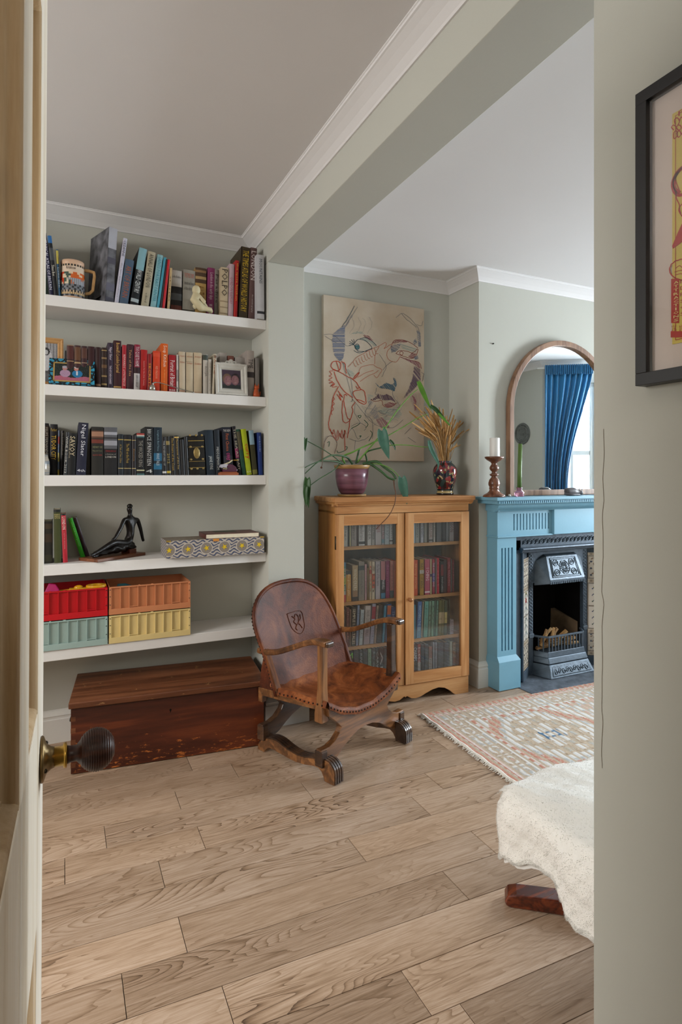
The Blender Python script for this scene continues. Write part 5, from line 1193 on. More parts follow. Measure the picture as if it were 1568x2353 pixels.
bc_row([
 (950, 960.6, 0, 1287, 'b5471a', 'twenty stories', 'd4a060', 'orange spine'),
 (965, 974.6, 0, 1285.4, '9a7410', 'WAY OUT OF BEING', '3c2c0c', 'mustard yellow spine', {'bands': [(.6, .7, 'b4ac9c')]}),
 (976.4, 988.6, 0, 1285, '9c3f52', 'I CHING', 'cfb4b8', 'wide raspberry spine', {'tpos': (.4, .75), 'bands': [(.05, .1, 'c4aaac')]}),
 (989, 992.8, 0, 1285, 'a4936e', None, None, 'slim cream spine with dark band', {'bands': [(.5, .58, '2c3450')]}),
 (993.6, 1000, 0, 1285, '8c2838', 'THE HOUSE OF SAND', 'b8a8b8', 'red and violet spine', {'bands': [(.35, .6, '4c3068')]}),
 (1001.6, 1003.8, 0, 1284, '7c7470', None, None, 'very thin grey spine'),
 (1004.2, 1010, 0, 1282.4, 'a3182a', 'scarlet', 'c45c64', 'vivid red spine'),
 (1013, 1019.6, 0, 1290, '252024', 'POSTCARDS', 'a3a2a4', 'black spine with red patch', {'bands': [(.55, .9, '6c1c26')], 'tpos': (.05, .5)}),
 (1020, 1027, 0, 1286, '3f2428', None, None, 'dim maroon spine'),
 (1028.4, 1036, 0, 1282, '7c1620', 'GIRL READING', 'b06c70', 'deep red spine'),
 (1036.6, 1038.8, 0, 1285, '66605a', None, None, 'thin grey last but one spine'),
 (1039.2, 1044.4, 0, 1286, '641a1e', 'ruby', '904848', 'dull red last spine'),
], 2, 'behind right bookcase door, second row', g)
bc_row([
 (789, 794.4, 0, 1401.6, '35231f', 'old', '8c7c5c', 'dark brown first spine'),
 (795.4, 802.8, .5, 1396, '54211f', 'the caliph', '9c6c58', 'burgundy spine'),
 (803.2, 807.3, .5, 1400.6, '5a3a26', None, None, 'slim brown spine'),
 (808, 816.5, 2, 1395, '1c1917', 'SEMPLE I AM TALES', 'b5ac90', 'black spine with large cream capitals', {'tw': .75, 'tpos': (.05, .95)}),
 (818, 823.4, 4.2, 1388.5, '6d7f96', 'the lake', '4a5a70', 'tall slate blue spine'),
 (825, 833.4, 4.5, 1401.6, '97a1a2', 'POEMS OF PLACE', '5c6a72', 'grey white short spine'),
 (836, 849, 4.2, 1392, 'a09a94', 'SNOW COUNTRY WALKS', '504c4a', 'wide white grey spine', {'bands': [(0, .4, '8a7c80')]}),
 (850.3, 859, 6, 1387.4, '8c8c9c', 'ACTORS', '5c5c70', 'lavender spine with crimson top panel', {'bands': [(.62, .93, '7d1230')], 'tpos': (.1, .5)}),
 (859.6, 864.6, 6.5, 1391.4, '8c7c70', 'the last fair', '3c3632', 'beige spine with black words'),
 (866, 876, 5, 1390, '15191c', None, None, 'black wide spine'),
 (878.8, 883.6, 5, 1392, '2280a2', None, None, 'bright cyan slim spine'),
 (887, 896, 4, 1388, '1f5c92', 'A TO Z', '88b4d4', 'blue spine with orange head', {'bands': [(.72, .96, 'a84c14')], 'tpos': (.3, .6)}),
 (898, 908, 2, 1395, '173c78', 'THE DEEP', '7a94b8', 'royal blue last spine'),
], 1, 'behind left bookcase door, third row', g)
bc_row([
 (949.5, 956.5, 0, 1390, '17667c', None, None, 'dark turquoise first spine'),
 (957.4, 967.4, 3.2, 1382.6, '2f5c90', 'WATCHING THE SEA', '8cb4cc', 'blue leaning spine', {'bands': [(0, .3, '4c8098')]}),
 (968.6, 970.8, 3.4, 1383, '9c9078', None, None, 'thin cream leaning spine'),
 (973.6, 983, 3, 1382, '4f8f82', 'a green thought', '1f4c46', 'wide seafoam spine'),
 (984, 989.8, 2.4, 1381.6, '557c68', 'one', '2c4a3c', 'sage spine after the seafoam one'),
 (991, 997, 2, 1381, '5a8872', 'two', '2c4a3c', 'slim jade spine'),
 (997.4, 1000.4, 2, 1380.6, '24544c', None, None, 'thin bottle green spine'),
 (1001, 1006, 2.6, 1380.4, '517f70', 'three', '2c4a3c', 'slim grey green spine'),
 (1008, 1015, 1.6, 1379.6, '464f20', '=HARD TIMES', '3c3424', 'olive spine with cream label', {'bands': [(.34, .66, 'a1916c')], 'tpos': (.45, .5)}),
 (1015.4, 1020, 1.6, 1379.6, '4b5426', None, None, 'second olive spine with cream label', {'bands': [(.34, .66, '9c8c68')]}),
 (1021, 1027.5, 1.4, 1380, '17402e', '=DRACULA', '4c4424', 'dark green spine with yellow label', {'bands': [(.34, .66, 'a3985c')], 'tpos': (.45, .5)}),
 (1031, 1034, 1, 1377, '1e241c', None, None, 'black green thin spine'),
 (1035, 1043, 0, 1424, '8a8490', 'notes', '5c5664', 'small pale booklet at right'),
], 1, 'behind right bookcase door, third row', g)
bc_row([
 (789, 798, 0, 1490, '20251c', None, None, 'dark olive first spine'),
 (799, 812, 0, 1489, '15171a', None, None, 'black book with green stacked letters', {'t2': [('=M', (.80, .95), '5fae2e'), ('=A', (.58, .73), '5fae2e'), ('=R', (.36, .51), '5fae2e'), ('=Y', (.14, .29), '5fae2e')]}),
 (813.4, 825.6, 0, 1489, '1e2226', None, None, 'black book with white heart badge', {'bands': [(.44, .66, 'a8a098'), (.54, .63, '7c2c34')]}),
 (826, 834, 0, 1489, '24292c', 'RIVALRY', '767c7c', 'charcoal spine with grey words'),
 (834.4, 845, 0, 1489, '1f2c34', None, None, 'navy wide spine', {'bands': [(.05, .1, 'a4a8a0')]}),
 (846, 854, 0, 1489, '6f8f78', 'garden notes', '3c5444', 'pale green slim spine'),
 (855, 863, 0, 1489, '232a2e', 'bay', '5c6a70', 'ink blue spine'),
 (864, 871, 0, 1489, '1c2024', 'CARVAN', '8c9294', 'black spine with white words'),
 (872, 882, 0, 1489, '232c32', 'AB', '9ca4a4', 'steel dark spine'),
 (883, 893, 0, 1489, '26343c', None, None, 'teal black spine'),
 (894, 905, 0, 1489, '2c2c2e', None, None, 'grey black last spine'),
], 0, 'behind left bookcase door, bottom row', g)
bc_row([
 (949, 959.5, 0, 1480, '22242a', 'CHAMPS', 'a9abb0', 'black spine with white capitals', {'tw': .8, 'tpos': (.5, .9)}),
 (960, 967.3, 0, 1480, '86403f', 'letters', 'b8a8a0', 'brick red spine with pale foot', {'bands': [(0, .45, '8c8884')]}),
 (968, 976, 0, 1480, '1d2a36', None, None, 'dark navy spine'),
 (977, 985, 0, 1480, '26333c', None, None, 'blue black spine'),
 (985.8, 993.4, 0, 1486, '7c5a50', 'the river', '504038', 'faded coral spine', {'bands': [(0, .6, '7c7876')]}),
 (995.6, 999, 0, 1476, '7c8490', None, None, 'thin pale blue spine'),
 (1000, 1005.6, 0, 1476, '6c7480', 'novel', '3c4450', 'slate grey slim spine'),
 (1007, 1020, 0, 1476, '2c3c4c', None, None, 'wide dark blue spine'),
 (1021, 1032, 0, 1476, '2a3440', None, None, 'dark steel wide spine'),
 (1034, 1040, 0, 1474, '8a9488', None, None, 'pale mint spine'),
 (1041, 1047.6, 0, 1476, '7c6248', 'MAPS', '4c3828', 'tan spine with rusty foot', {'bands': [(0, .5, '6c3c2c')]}),
 (1048.5, 1055, 0, 1480, '2c3034', None, None, 'charcoal last spine'),
], 0, 'behind right bookcase door, bottom row', g)

# ================================================================== PLANT
ZT = 1.1343
PL = empty('potted_plant', (at_y(809, HY, 2.865).x, 2.865, ZT+.0003), 0, 'trailing green plant in a purple glazed pot on the bookcase', 'plant')
m, nt, b_ = newmat('purple_glaze'); tcn = nt.nodes.new('ShaderNodeTexCoord'); mpn = nt.nodes.new('ShaderNodeMapping'); mpn.inputs['Scale'].default_value = (3, 3, 38); wv = nt.nodes.new('ShaderNodeTexNoise'); wv.inputs['Scale'].default_value = 1; wv.inputs['Detail'].default_value = 6
rr = nt.nodes.new('ShaderNodeValToRGB'); rr.color_ramp.elements[0].color = (*lin('4c2a35'), 1); rr.color_ramp.elements[0].position = .35; rr.color_ramp.elements[1].color = (*lin('7d5160'), 1); rr.color_ramp.elements[1].position = .66
for a_, b2 in ((tcn.outputs['Object'], mpn.inputs['Vector']), (mpn.outputs[0], wv.inputs['Vector']), (wv.outputs['Fac'], rr.inputs['Fac']), (rr.outputs['Color'], b_.inputs['Base Color'])): nt.links.new(a_, b2)
b_.inputs['Roughness'].default_value = .28
TAN = paint('967444', .4, .4, .12, 40, name='tan_glaze')
MB().lathe([(.060, 0), (.078, .002), (.080, .010), (.078, .012), (.06, .010)], 36).build('saucer', TAN, PL)
MB().lathe([(.050, .011), (.060, .014), (.072, .03), (.084, .065), (.090, .105), (.0925, .152)], 40).build('pot', m, PL)
MB().lathe([(.0925, .150), (.097, .158), (.100, .168), (.0985, .171), (.094, .168), (.0885, .155), (.088, .14)], 40).build('rim', TAN, PL)
MB().lathe([(.001, .150), (.05, .152), (.0888, .148)], 24).build('soil', paint('2a1f17', .95, .1, .3, 60, .5, 90), PL)
STEM = paint('34532f', .5, .35, .2, 20, name='stem_green'); STEML = paint('5d8a34', .5, .35, .15, 20, name='stem_light')
LEAFB = paint('457060', .42, .4, .18, 30, .15, 60, name='leaf_blue_green'); LEAFG = paint('578a2a', .42, .4, .15, 30, .15, 60, name='leaf_bright'); LEAFD = paint('274a1f', .45, .4, .2, 30, .15, 60, name='leaf_dark')
DRY = paint('5c4030', .7, .2, .15, 40, name='dry_brown')
def P5(x, y, Y): return at_y(690+x/5.807, 860+y/5.807, Y)
def stem(pts, r0, r1, mat, name='stem', Y=2.865):
    pts = [P5(p[0], p[1], p[2] if len(p) > 2 else Y) for p in pts]; pts = smooth_line([tuple(p) for p in pts], 5); n = len(pts)
    return MB().tube(pts, [r0+(r1-r0)*i/(n-1) for i in range(n)], 7).build(name, mat, PL, world=True)
stem([(575, 1200), (450, 1100, 2.84), (300, 1000, 2.82), (75, 880, 2.80)], .0035, .002, STEM)
stem([(560, 1200), (480, 1165, 2.84), (300, 1155, 2.80), (180, 1190, 2.78), (66, 1245, 2.76)], .0045, .0025, STEM)
stem([(700, 1200), (640, 1120), (570, 1090, 2.84), (430, 1080, 2.82), (300, 1135, 2.80), (200, 1200, 2.79), (66, 1325, 2.78)], .0065, .0022, STEM)
stem([(600, 1190), (570, 1100), (700, 1040, 2.84), (800, 990, 2.83), (1000, 900, 2.83), (1110, 855, 2.83), (1400, 690, 2.82), (1560, 590, 2.80), (1700, 530, 2.78)], .0055, .0018, STEML)
stem([(760, 1180), (870, 1050, 2.83), (1000, 900, 2.82), (1110, 760, 2.81), (1300, 480, 2.80), (1480, 275, 2.79), (1572, 200, 2.78)], .0045, .002, STEML)
stem([(900, 1190), (885, 1110), (875, 1050, 2.84), (960, 1010, 2.83), (1110, 975, 2.82)], .0055, .004, STEM)
stem([(1110, 975, 2.82), (1230, 945, 2.80), (1420, 945, 2.79), (1600, 965, 2.78), (1716, 975, 2.77)], .003, .002, STEML)
stem([(745, 1190), (760, 1120), (785, 1020), (800, 990)], .006, .005, STEM)
stem([(860, 1190), (1020, 1165, 2.82), (1120, 1240, 2.79), (1230, 1320, 2.76), (1280, 1395, 2.74)], .0075, .006, STEM)
stem([(840, 1195), (930, 1195, 2.83), (1080, 1295, 2.77), (1180, 1380, 2.75), (1265, 1410, 2.74)], .0075, .006, STEM)
stem([(900, 1190), (1080, 1205, 2.79), (1230, 1275, 2.76), (1345, 1395, 2.73)], .003, .0018, STEML)
stem([(520, 1200, 2.84), (450, 1280, 2.77), (250, 1400, 2.76), (95, 1515, 2.75)], .003, .002, STEM)
stem([(1250, 1415, 2.735), (1258, 1500, 2.72), (1278, 1600, 2.70), (1262, 1740, 2.68)], .0032, .0022, DRY, 'aerial_root')
a = [(905, 1160), (900, 1175), (890, 1190), (877, 1203), (865, 1216)]
MB().tube(smooth_line([tuple(at_y(x, y, Y)) for (x, y), Y in zip([(907.3, 1158)]+a[1:], (2.68, 2.675, 2.67, 2.668, 2.665))], 4), .0022, 6).build('aerial_root', DRY, PL, world=True)
stem([(460, 1060, 2.80), (492, 930, 2.79), (440, 838, 2.79), (380, 828, 2.79), (330, 900, 2.79), (300, 1050, 2.79), (295, 1190, 2.79), (285, 1235, 2.79)], .0013, .0015, DRY, 'tendril')
q = P5(284, 1245, 2.79); MB().sphere(q, .006, 8, 6).build('dried_bud', DRY, PL, world=True)
def leaf(pts, wd, mat, Y, fold=.35, side=(1, 0, 0), heart=.3):
    """pts: base..tip in picture places; wd = half width in metres"""
    P = smooth_line([tuple(at_y(x, y, Y if not isinstance(Y, (list, tuple)) else Y[i])) for i, (x, y) in enumerate(pts)], 5); n = len(P); sd0 = Vector(side)
    v = []; cols = 7
    for i, p in enumerate(P):
        t = i/(n-1); p = Vector(p); tg = (Vector(P[min(i+1, n-1)])-Vector(P[max(i-1, 0)])).normalized(); sd = (sd0-tg*sd0.dot(tg)).normalized(); nm = tg.cross(sd)
        w_ = wd*(math.sin(math.pi*min(1, (t+.04)**.62))**.85 if t < 1 else 0)
        for k in range(cols):
            s = (k/(cols-1))*2-1; back = -tg*heart*wd*abs(s)**1.5*(1-t)**2*1.8
            v.append(p+sd*s*w_+nm*abs(s)*w_*fold+back)
    f = [(i*cols+k, i*cols+k+1, (i+1)*cols+k+1, (i+1)*cols+k) for i in range(n-1) for k in range(cols-1)]
    mb = MB().add(v, f, 0, True)
    o = mb.build('leaf', mat, PL, world=True); q = o.modifiers.new('thick', 'SOLIDIFY'); q.thickness = .0008
    return o
leaf([(878, 990), (882, 1012), (888, 1034), (895, 1056)], .030, LEAFB, 2.80, .3, (.85, -.5, .25))
leaf([(896, 1012), (903, 1020), (907, 1028), (909, 1036)], .010, LEAFD, 2.83, .3)
leaf([(962, 877), (972, 900), (982, 922), (993, 945)], .014, LEAFG, 2.79, .2, (.7, -.5, .4))
leaf([(990, 932), (1002, 941), (1015, 956), (1026, 968), (1036, 979)], .012, LEAFD, 2.78, .3, (.5, -.4, .7))
leaf([(1008, 950), (1020, 962), (1030, 973), (1037, 980)], .007, LEAFG, 2.77, .2, (.5, -.4, .7))
leaf([(986, 1013), (990, 1030), (1000, 1050), (1008, 1068), (1002, 1086)], .013, LEAFB, 2.765, .25, (.9, -.2, .2))
leaf([(924, 1098), (927, 1118), (932, 1138), (936, 1160)], .026, LEAFB, 2.72, .3, (.85, -.5, .1))
leaf([(702.5, 1008), (701, 1018), (701, 1028), (702, 1038)], .013, LEAFD, 2.80, .2)
leaf([(707, 1100), (706, 1125), (707, 1145), (710, 1168)], .020, LEAFD, 2.75, .3, (.8, -.5, 0))
leaf([(704, 1118), (702, 1130), (703, 1150), (704, 1166)], .012, LEAFD, 2.735, .3, (.8, -.5, 0))
leaf([(881, 982), (884, 986), (888, 990), (890, 994)], .008, LEAFG, 2.81, .2)

# ================================================================== VASE WITH WHEAT
vx = at_y(1023, HY, 2.86).x
VA = empty('vase', (vx, 2.86, ZT+.0003), 0, 'dark glazed ceramic vase with red and cream flowers on the bookcase', 'vase')
rv = random.Random(21)
seeds = [(rv.random(), rv.uniform(.02, .2), rv.choice(['1a1c2c', '14181f', '7b2328', '8c282c', '6b1f24', '30202c', '183a3c', '28131c'])) for _ in range(150)]
flow = [(rv.random(), rv.uniform(.035, .185)) for _ in range(24)]; cre = [(rv.random(), rv.uniform(.03, .19), rv.uniform(0, 3)) for _ in range(34)]
def vcol(u, h):
    if h < .012: return '14161f'
    if h < .022: return 'b8a06a'
    if h < .034: return '10242a'
    def dd_(cu, ch): du = min(abs(u-cu), 1-abs(u-cu))*.44; return math.hypot(du, h-ch)
    for cu, ch in flow:
        d = dd_(cu, ch)
        if d < .0030: return '3a6a34'
        if d < .0058: return 'b3a878'
    for cu, ch, a in cre:
        du = (u-cu)*.44; dh = h-ch; x = du*math.cos(a)+dh*math.sin(a); y = -du*math.sin(a)+dh*math.cos(a)
        if (x/.009)**2+(y/.0042)**2 < 1+.4*math.sin(x*900): return 'b79c72'
    return min(seeds, key=lambda s: dd_(s[0], s[1]))[2]
prof = [(.0505, 0), (.0510, .010), (.0475, .014), (.0465, .024), (.0475, .034)]
for i in range(1, 41):
    t = i/40; h = .034+.152*t
    r = .0475+(.0715-.0475)*math.sin(min(1, t/.72)*math.pi/2)**1.1 if t < .72 else .0715-.0275*((t-.72)/.28)**2
    prof.append((r, h))
prof += [(.0405, .190), (.0385, .195), (.0400, .200), (.0375, .200), (.036, .19), (.036, .15)]
mb, cols = lathe_cols(prof, 96, vcol); mb.build('body', colmat('vase_glaze', .15, .55, .6), VA, colors=cols)
WH = empty('dried_wheat', (vx, 2.86, ZT+.16), 0, 'bunch of dried golden wheat ears standing in the dark vase', 'dried wheat')
STRAW = paint('c49b64', .6, .3, .15, 60, name='straw'); STRAW2 = paint('a57c4a', .6, .3, .15, 60, name='straw_dark')
ear0 = MB(); re_ = random.Random(4)
for i in range(9):
    z = .006+i*.0078; r = .0068*(1-.045*i)
    for s_ in (-1, 1): ear0.sphere((s_*.0036*(1-.05*i), 0, z+(.0038 if s_ > 0 else 0)), r*.62, 6, 4, sc=(.9, .85, 2.1))
ear0.tube([(0, 0, 0), (0, 0, .072)], [.0012, .0008], 5)
earm = {}
for nme, mt in (('a', STRAW), ('b', STRAW2)):
    o = ear0.build('ear', mt); earm[nme] = o.data; bpy.data.objects.remove(o)
tips = [(941, 946), (953, 929), (991, 920), (1010, 936), (1044, 954), (1052, 971), (1074, 962), (1100, 973), (947, 971), (955, 984), (966, 986), (984, 938), (975, 946), (996, 966), (1001, 950), (1022, 962), (1038, 982), (1031, 979), (1066, 990), (1050, 1022), (1058, 1023), (993, 999), (985, 965), (972, 960), (960, 958), (1012, 975), (1007, 960), (1018, 985), (1025, 990), (1000, 985), (980, 975), (968, 970), (1030, 965), (1043, 985), (1048, 996), (988, 955), (1004, 942), (976, 990), (1015, 952), (963, 994), (1036, 1000), (1022, 1005), (978, 934), (966, 950), (1008, 990), (1056, 1003)]
for _ in range(34):
    ax_ = re_.uniform(-1, 1); rr_ = re_.uniform(.55, .98); tips.append((1020+ax_*62*rr_-8, 1015-78*rr_*math.sqrt(max(.05, 1-(ax_*.75)**2))+re_.uniform(-4, 10)))
for i, (tx, ty) in enumerate(tips):
    Y = 2.86+re_.uniform(-.07, .05); tip = at_y(tx, ty, Y); base = Vector((vx+re_.uniform(-.028, .028)*.8, 2.86+re_.uniform(-.022, .022), ZT+.165))
    bx_ = (tip.x-vx)*.22; base.x = vx+max(-.027, min(.027, bx_+re_.uniform(-.008, .008)))
    mouth = Vector((base.x, base.y, ZT+.205)); 
    mid = mouth.lerp(tip, .55)+Vector((-(tip.x-vx)*.16, 0, .02))
    path = [Vector(q) for q in smooth_line([tuple(base), tuple(mouth), tuple(mid), tuple(tip)], 6)]
    EL = .074*re_.uniform(.85, 1.15); acc = 0; k = len(path)-1
    while k > 1 and acc < EL: acc += (path[k]-path[k-1]).length; k -= 1
    e0 = path[k]; dirv = (path[-1]-e0).normalized()
    st = MB().tube([tuple(q) for q in path[:k+1]], .0014, 5).build('wheat_stalk', STRAW if i % 3 else STRAW2, WH, world=True)
    er = bpy.data.objects.new('ear', earm['a' if i % 3 else 'b']); COL.objects.link(er); er.parent = st
    qd = dirv.to_track_quat('Z', 'Y') @ Matrix.Rotation(re_.uniform(0, 3.1), 3, 'Z').to_quaternion()
    er.matrix_local = world_of(st).inverted() @ Matrix.LocRotScale(e0, qd, Vector((1, 1, acc/.074)))

# ================================================================== CANVAS WITH STITCHED FACE
CV = empty('canvas_picture', (1.33, 3.02, 1.335), 0, 'large cream canvas with coloured thread drawing of a face and hand', 'picture')
m, nt, b_ = newmat('raw_canvas'); tcn = nt.nodes.new('ShaderNodeTexCoord'); nz = nt.nodes.new('ShaderNodeTexNoise'); nz.inputs['Scale'].default_value = 4; nz.inputs['Detail'].default_value = 5
rr = nt.nodes.new('ShaderNodeValToRGB'); rr.color_ramp.elements[0].color = (*lin('b09c84'), 1); rr.color_ramp.elements[0].position = .3; rr.color_ramp.elements[1].color = (*lin('c2b4a2'), 1); rr.color_ramp.elements[1].position = .62
nt.links.new(tcn.outputs['Object'], nz.inputs['Vector']); nt.links.new(nz.outputs['Fac'], rr.inputs['Fac']); nt.links.new(rr.outputs['Color'], b_.inputs['Base Color']); b_.inputs['Roughness'].default_value = .9
MB().box(0, 0, 0, .678, .028, .937).build('canvas', m, CV, bevel=.002)
def cpl(cx, cy):
    p = at_y(720+cx/5.4714, 650+cy/5.4714, 3.0188); return (p.x, p.y, p.z)
ra = random.Random(9)
def threads(name, col, lines, wd=5, k=4, jit=1.5, smooth=True):
    L = [smooth_line(l, k, jit, ra) if smooth and len(l) > 2 else l for l in lines]
    def pl(u, v):
        p = cpl(u, v); return (min(2.006, max(1.332, p[0])), 3.0188-(sum(map(ord, col)) % 7)*.00008, min(2.27, max(1.337, p[2])))
    return ribbons(L, wd, pl).build(name, paint(col, .8, .2, 0), CV, world=True, kind='stuff')
def fill(name, col, polys, step=7, ang=0, wd=5, jit=4, keep=.92):
    L = []
    for p in polys: L += hatch(p, step, ang, ra, jit, keep)
    return threads(name, col, L, wd, smooth=False)
fill('stitched_shading', '66718a', [[(400, 530), (320, 585), (248, 640), (238, 720), (246, 810), (268, 910), (330, 985), (378, 955), (402, 820), (400, 700)]], 7, 0, 4)
fill('stitched_shading', '6d7789', [[(1300, 590), (1345, 620), (1355, 800), (1325, 800)], [(1255, 740), (1290, 700), (1310, 760), (1270, 780)], [(970, 790), (1100, 765), (1090, 810), (1050, 860), (985, 880)], [(1270, 930), (1310, 910), (1330, 950), (1280, 970)]], 7, .5, 4)
fill('stitched_shading', '47687a', [[(750, 1230), (835, 1305), (920, 1255), (985, 1280), (1020, 1262), (1002, 1180), (1040, 1220), (1052, 1275), (1022, 1362), (940, 1335), (850, 1325), (790, 1285)]], 6, .9, 4)
fill('stitched_shading', '5c4658', [[(720, 1468), (780, 1440), (822, 1395), (880, 1412), (930, 1400), (990, 1432), (1048, 1512), (985, 1474), (880, 1476), (820, 1452), (775, 1472)]], 6, 1.2, 4)
fill('stitched_shading', '665366', [[(1270, 1040), (1345, 1085), (1352, 1240), (1262, 1342), (1125, 1465), (1190, 1352), (1250, 1200)]], 6, .9, 4, 6)
fill('stitched_shading', '8c5258', [[(620, 650), (700, 668), (760, 728), (720, 722), (650, 682)], [(995, 762), (1040, 716), (1190, 728), (1180, 746), (1080, 750)], [(1240, 878), (1295, 890), (1262, 952), (1200, 925)], [(890, 1532), (950, 1500), (1042, 1512), (985, 1562), (930, 1562)], [(1255, 1420), (1280, 1440), (1300, 1500), (1280, 1520)]], 8, .4, 5)
fill('stitched_shading', '93606a', [[(790, 1720), (860, 1690), (940, 1760), (962, 1822), (850, 1822)], [(1260, 1420), (1290, 1500), (1300, 1600), (1275, 1610), (1262, 1500)], [(1090, 925), (1200, 960), (1330, 1000), (1350, 1080), (1260, 1020)]], 8, 1.0, 5)
fill('stitched_shading', '8fa49c', [[(590, 705), (660, 690), (740, 730), (796, 790), (780, 802), (700, 752)], [(1100, 762), (1310, 832), (1290, 878), (1120, 830)], [(820, 1602), (900, 1560), (1080, 1602), (1120, 1642), (1060, 1730), (900, 1722)], [(458, 652), (512, 620), (590, 608), (655, 640), (560, 636)], [(690, 1400), (760, 1420), (720, 1460), (680, 1500)], [(430, 1080), (520, 1130), (500, 1190), (440, 1150)]], 12, .3, 4, 6)
fill('stitched_shading', '8a8990', [[(690, 1485), (745, 1480), (800, 1560), (830, 1720), (760, 1700), (700, 1600)], [(410, 470), (470, 380), (500, 420), (410, 560)]], 10, 2.2, 4, 6)
fill('stitched_shading', 'a68d8d', [[(1200, 1400), (1350, 1380), (1342, 1660), (1260, 1560)]], 14, 1.4, 4, 8)
threads('thread_outline', 'b8422c', [
 [(230, 1012), (270, 985), (338, 1000), (346, 1060), (320, 1106), (262, 1096), (226, 1050), (230, 1012)], [(290, 990), (310, 1040), (325, 1100)],
 [(350, 990), (398, 1012), (408, 1080), (420, 1140)], [(262, 1112), (290, 1200), (338, 1290), (400, 1372), (500, 1442)],
 [(250, 1085), (340, 1122), (420, 1172), (500, 1212), (560, 1275), (602, 1340)], [(602, 1340), (642, 1362), (664, 1460), (655, 1522), (600, 1512), (545, 1465), (502, 1400), (522, 1362), (602, 1345)], [(500, 1215), (540, 1160), (580, 1125), (570, 1150), (520, 1210)], [(545, 1465), (600, 1480), (650, 1500)],
 [(322, 1298), (290, 1360), (250, 1440), (236, 1560), (215, 1660), (195, 1780), (215, 1860), (260, 1900)],
 [(312, 1360), (370, 1440), (330, 1405), (352, 1480), (300, 1400)], [(372, 1480), (365, 1600), (382, 1742), (432, 1752), (480, 1690), (500, 1600), (490, 1560), (530, 1500)],
 [(430, 1420), (400, 1400), (386, 1480), (408, 1600), (432, 1700), (462, 1712)], [(462, 1712), (455, 1800), (430, 1950)], [(392, 1850), (402, 2110)], [(540, 1300), (560, 1330), (580, 1310)]], 8, 4, 3)
threads('thread_outline', 'b54e3c', [[(250, 1105), (206, 1112), (236, 1150), (200, 1172), (240, 1192), (196, 1222), (246, 1240), (200, 1262), (262, 1250), (216, 1306), (276, 1262), (240, 1312), (300, 1300)],
 [(215, 1830), (240, 1900), (262, 1842), (290, 1960), (312, 1850), (340, 1942), (362, 1842), (376, 1950), (400, 1850), (412, 1905)], [(225, 1880), (300, 1985), (330, 1890), (370, 1960), (395, 1880)],
 [(250, 1440), (270, 1460), (245, 1490), (268, 1520), (240, 1550), (255, 1590), (228, 1620), (240, 1660)]], 7, 3, 2)
threads('thread_outline', 'b97862', [[(440, 1060), (500, 990), (560, 930), (700, 850), (830, 792), (905, 750), (920, 782), (890, 830), (970, 775), (990, 790), (930, 870), (935, 940), (980, 985), (1050, 992), (1090, 930)]]
 + [[(505+i*33, 990-i*22), (530+i*33, 1050-i*20), (545+i*34, 1045-i*20)] for i in range(9)]
 + [[(575, 1150), (600, 1062), (740, 1030), (800, 1062), (860, 1090), (840, 1140)], [(590, 1242), (690, 1172), (782, 1132), (820, 1100)], [(560, 1190), (640, 1140), (760, 1100)], [(770, 1020), (780, 900), (830, 800)], [(840, 1140), (800, 1190), (760, 1160)]], 6, 4, 3)
threads('thread_outline', '8a4a40', [[(1040, 890), (1090, 852), (1180, 860), (1250, 880), (1315, 832), (1300, 900), (1240, 950), (1130, 920), (1040, 890)], [(1320, 820), (1190, 735), (1040, 716), (990, 770)], [(1132, 880), (1120, 905), (1095, 900), (1092, 875), (1112, 860), (1132, 880)], [(1090, 930), (1200, 970), (1330, 1000), (1362, 1080)], [(720, 1465), (780, 1490), (860, 1480), (880, 1540), (940, 1566), (1000, 1550), (1050, 1510)], [(1245, 1420), (1290, 1500), (1280, 1600)]], 6, 4, 2)
threads('thread_outline', '2f4a56', [[(455, 760), (510, 770), (560, 712), (640, 720), (700, 762), (740, 820), (700, 850), (640, 862), (560, 850), (510, 772)], [(510, 850), (560, 876), (620, 872), (740, 822)], [(455, 735), (510, 768)], [(480, 715), (520, 765)], [(508, 708), (526, 758)], [(450, 790), (510, 775)], [(590, 705), (660, 690), (740, 730), (796, 790)], [(520, 290), (480, 370), (420, 470), (360, 556)], [(585, 805), (575, 830), (550, 838), (530, 820), (528, 790), (545, 770), (570, 775), (585, 805)]], 6, 4, 1.5)
fill('stitched_shading', '2f7077', [[(580, 805), (572, 828), (550, 834), (534, 818), (532, 792), (548, 774), (570, 780)]], 5, 0, 4, 1)
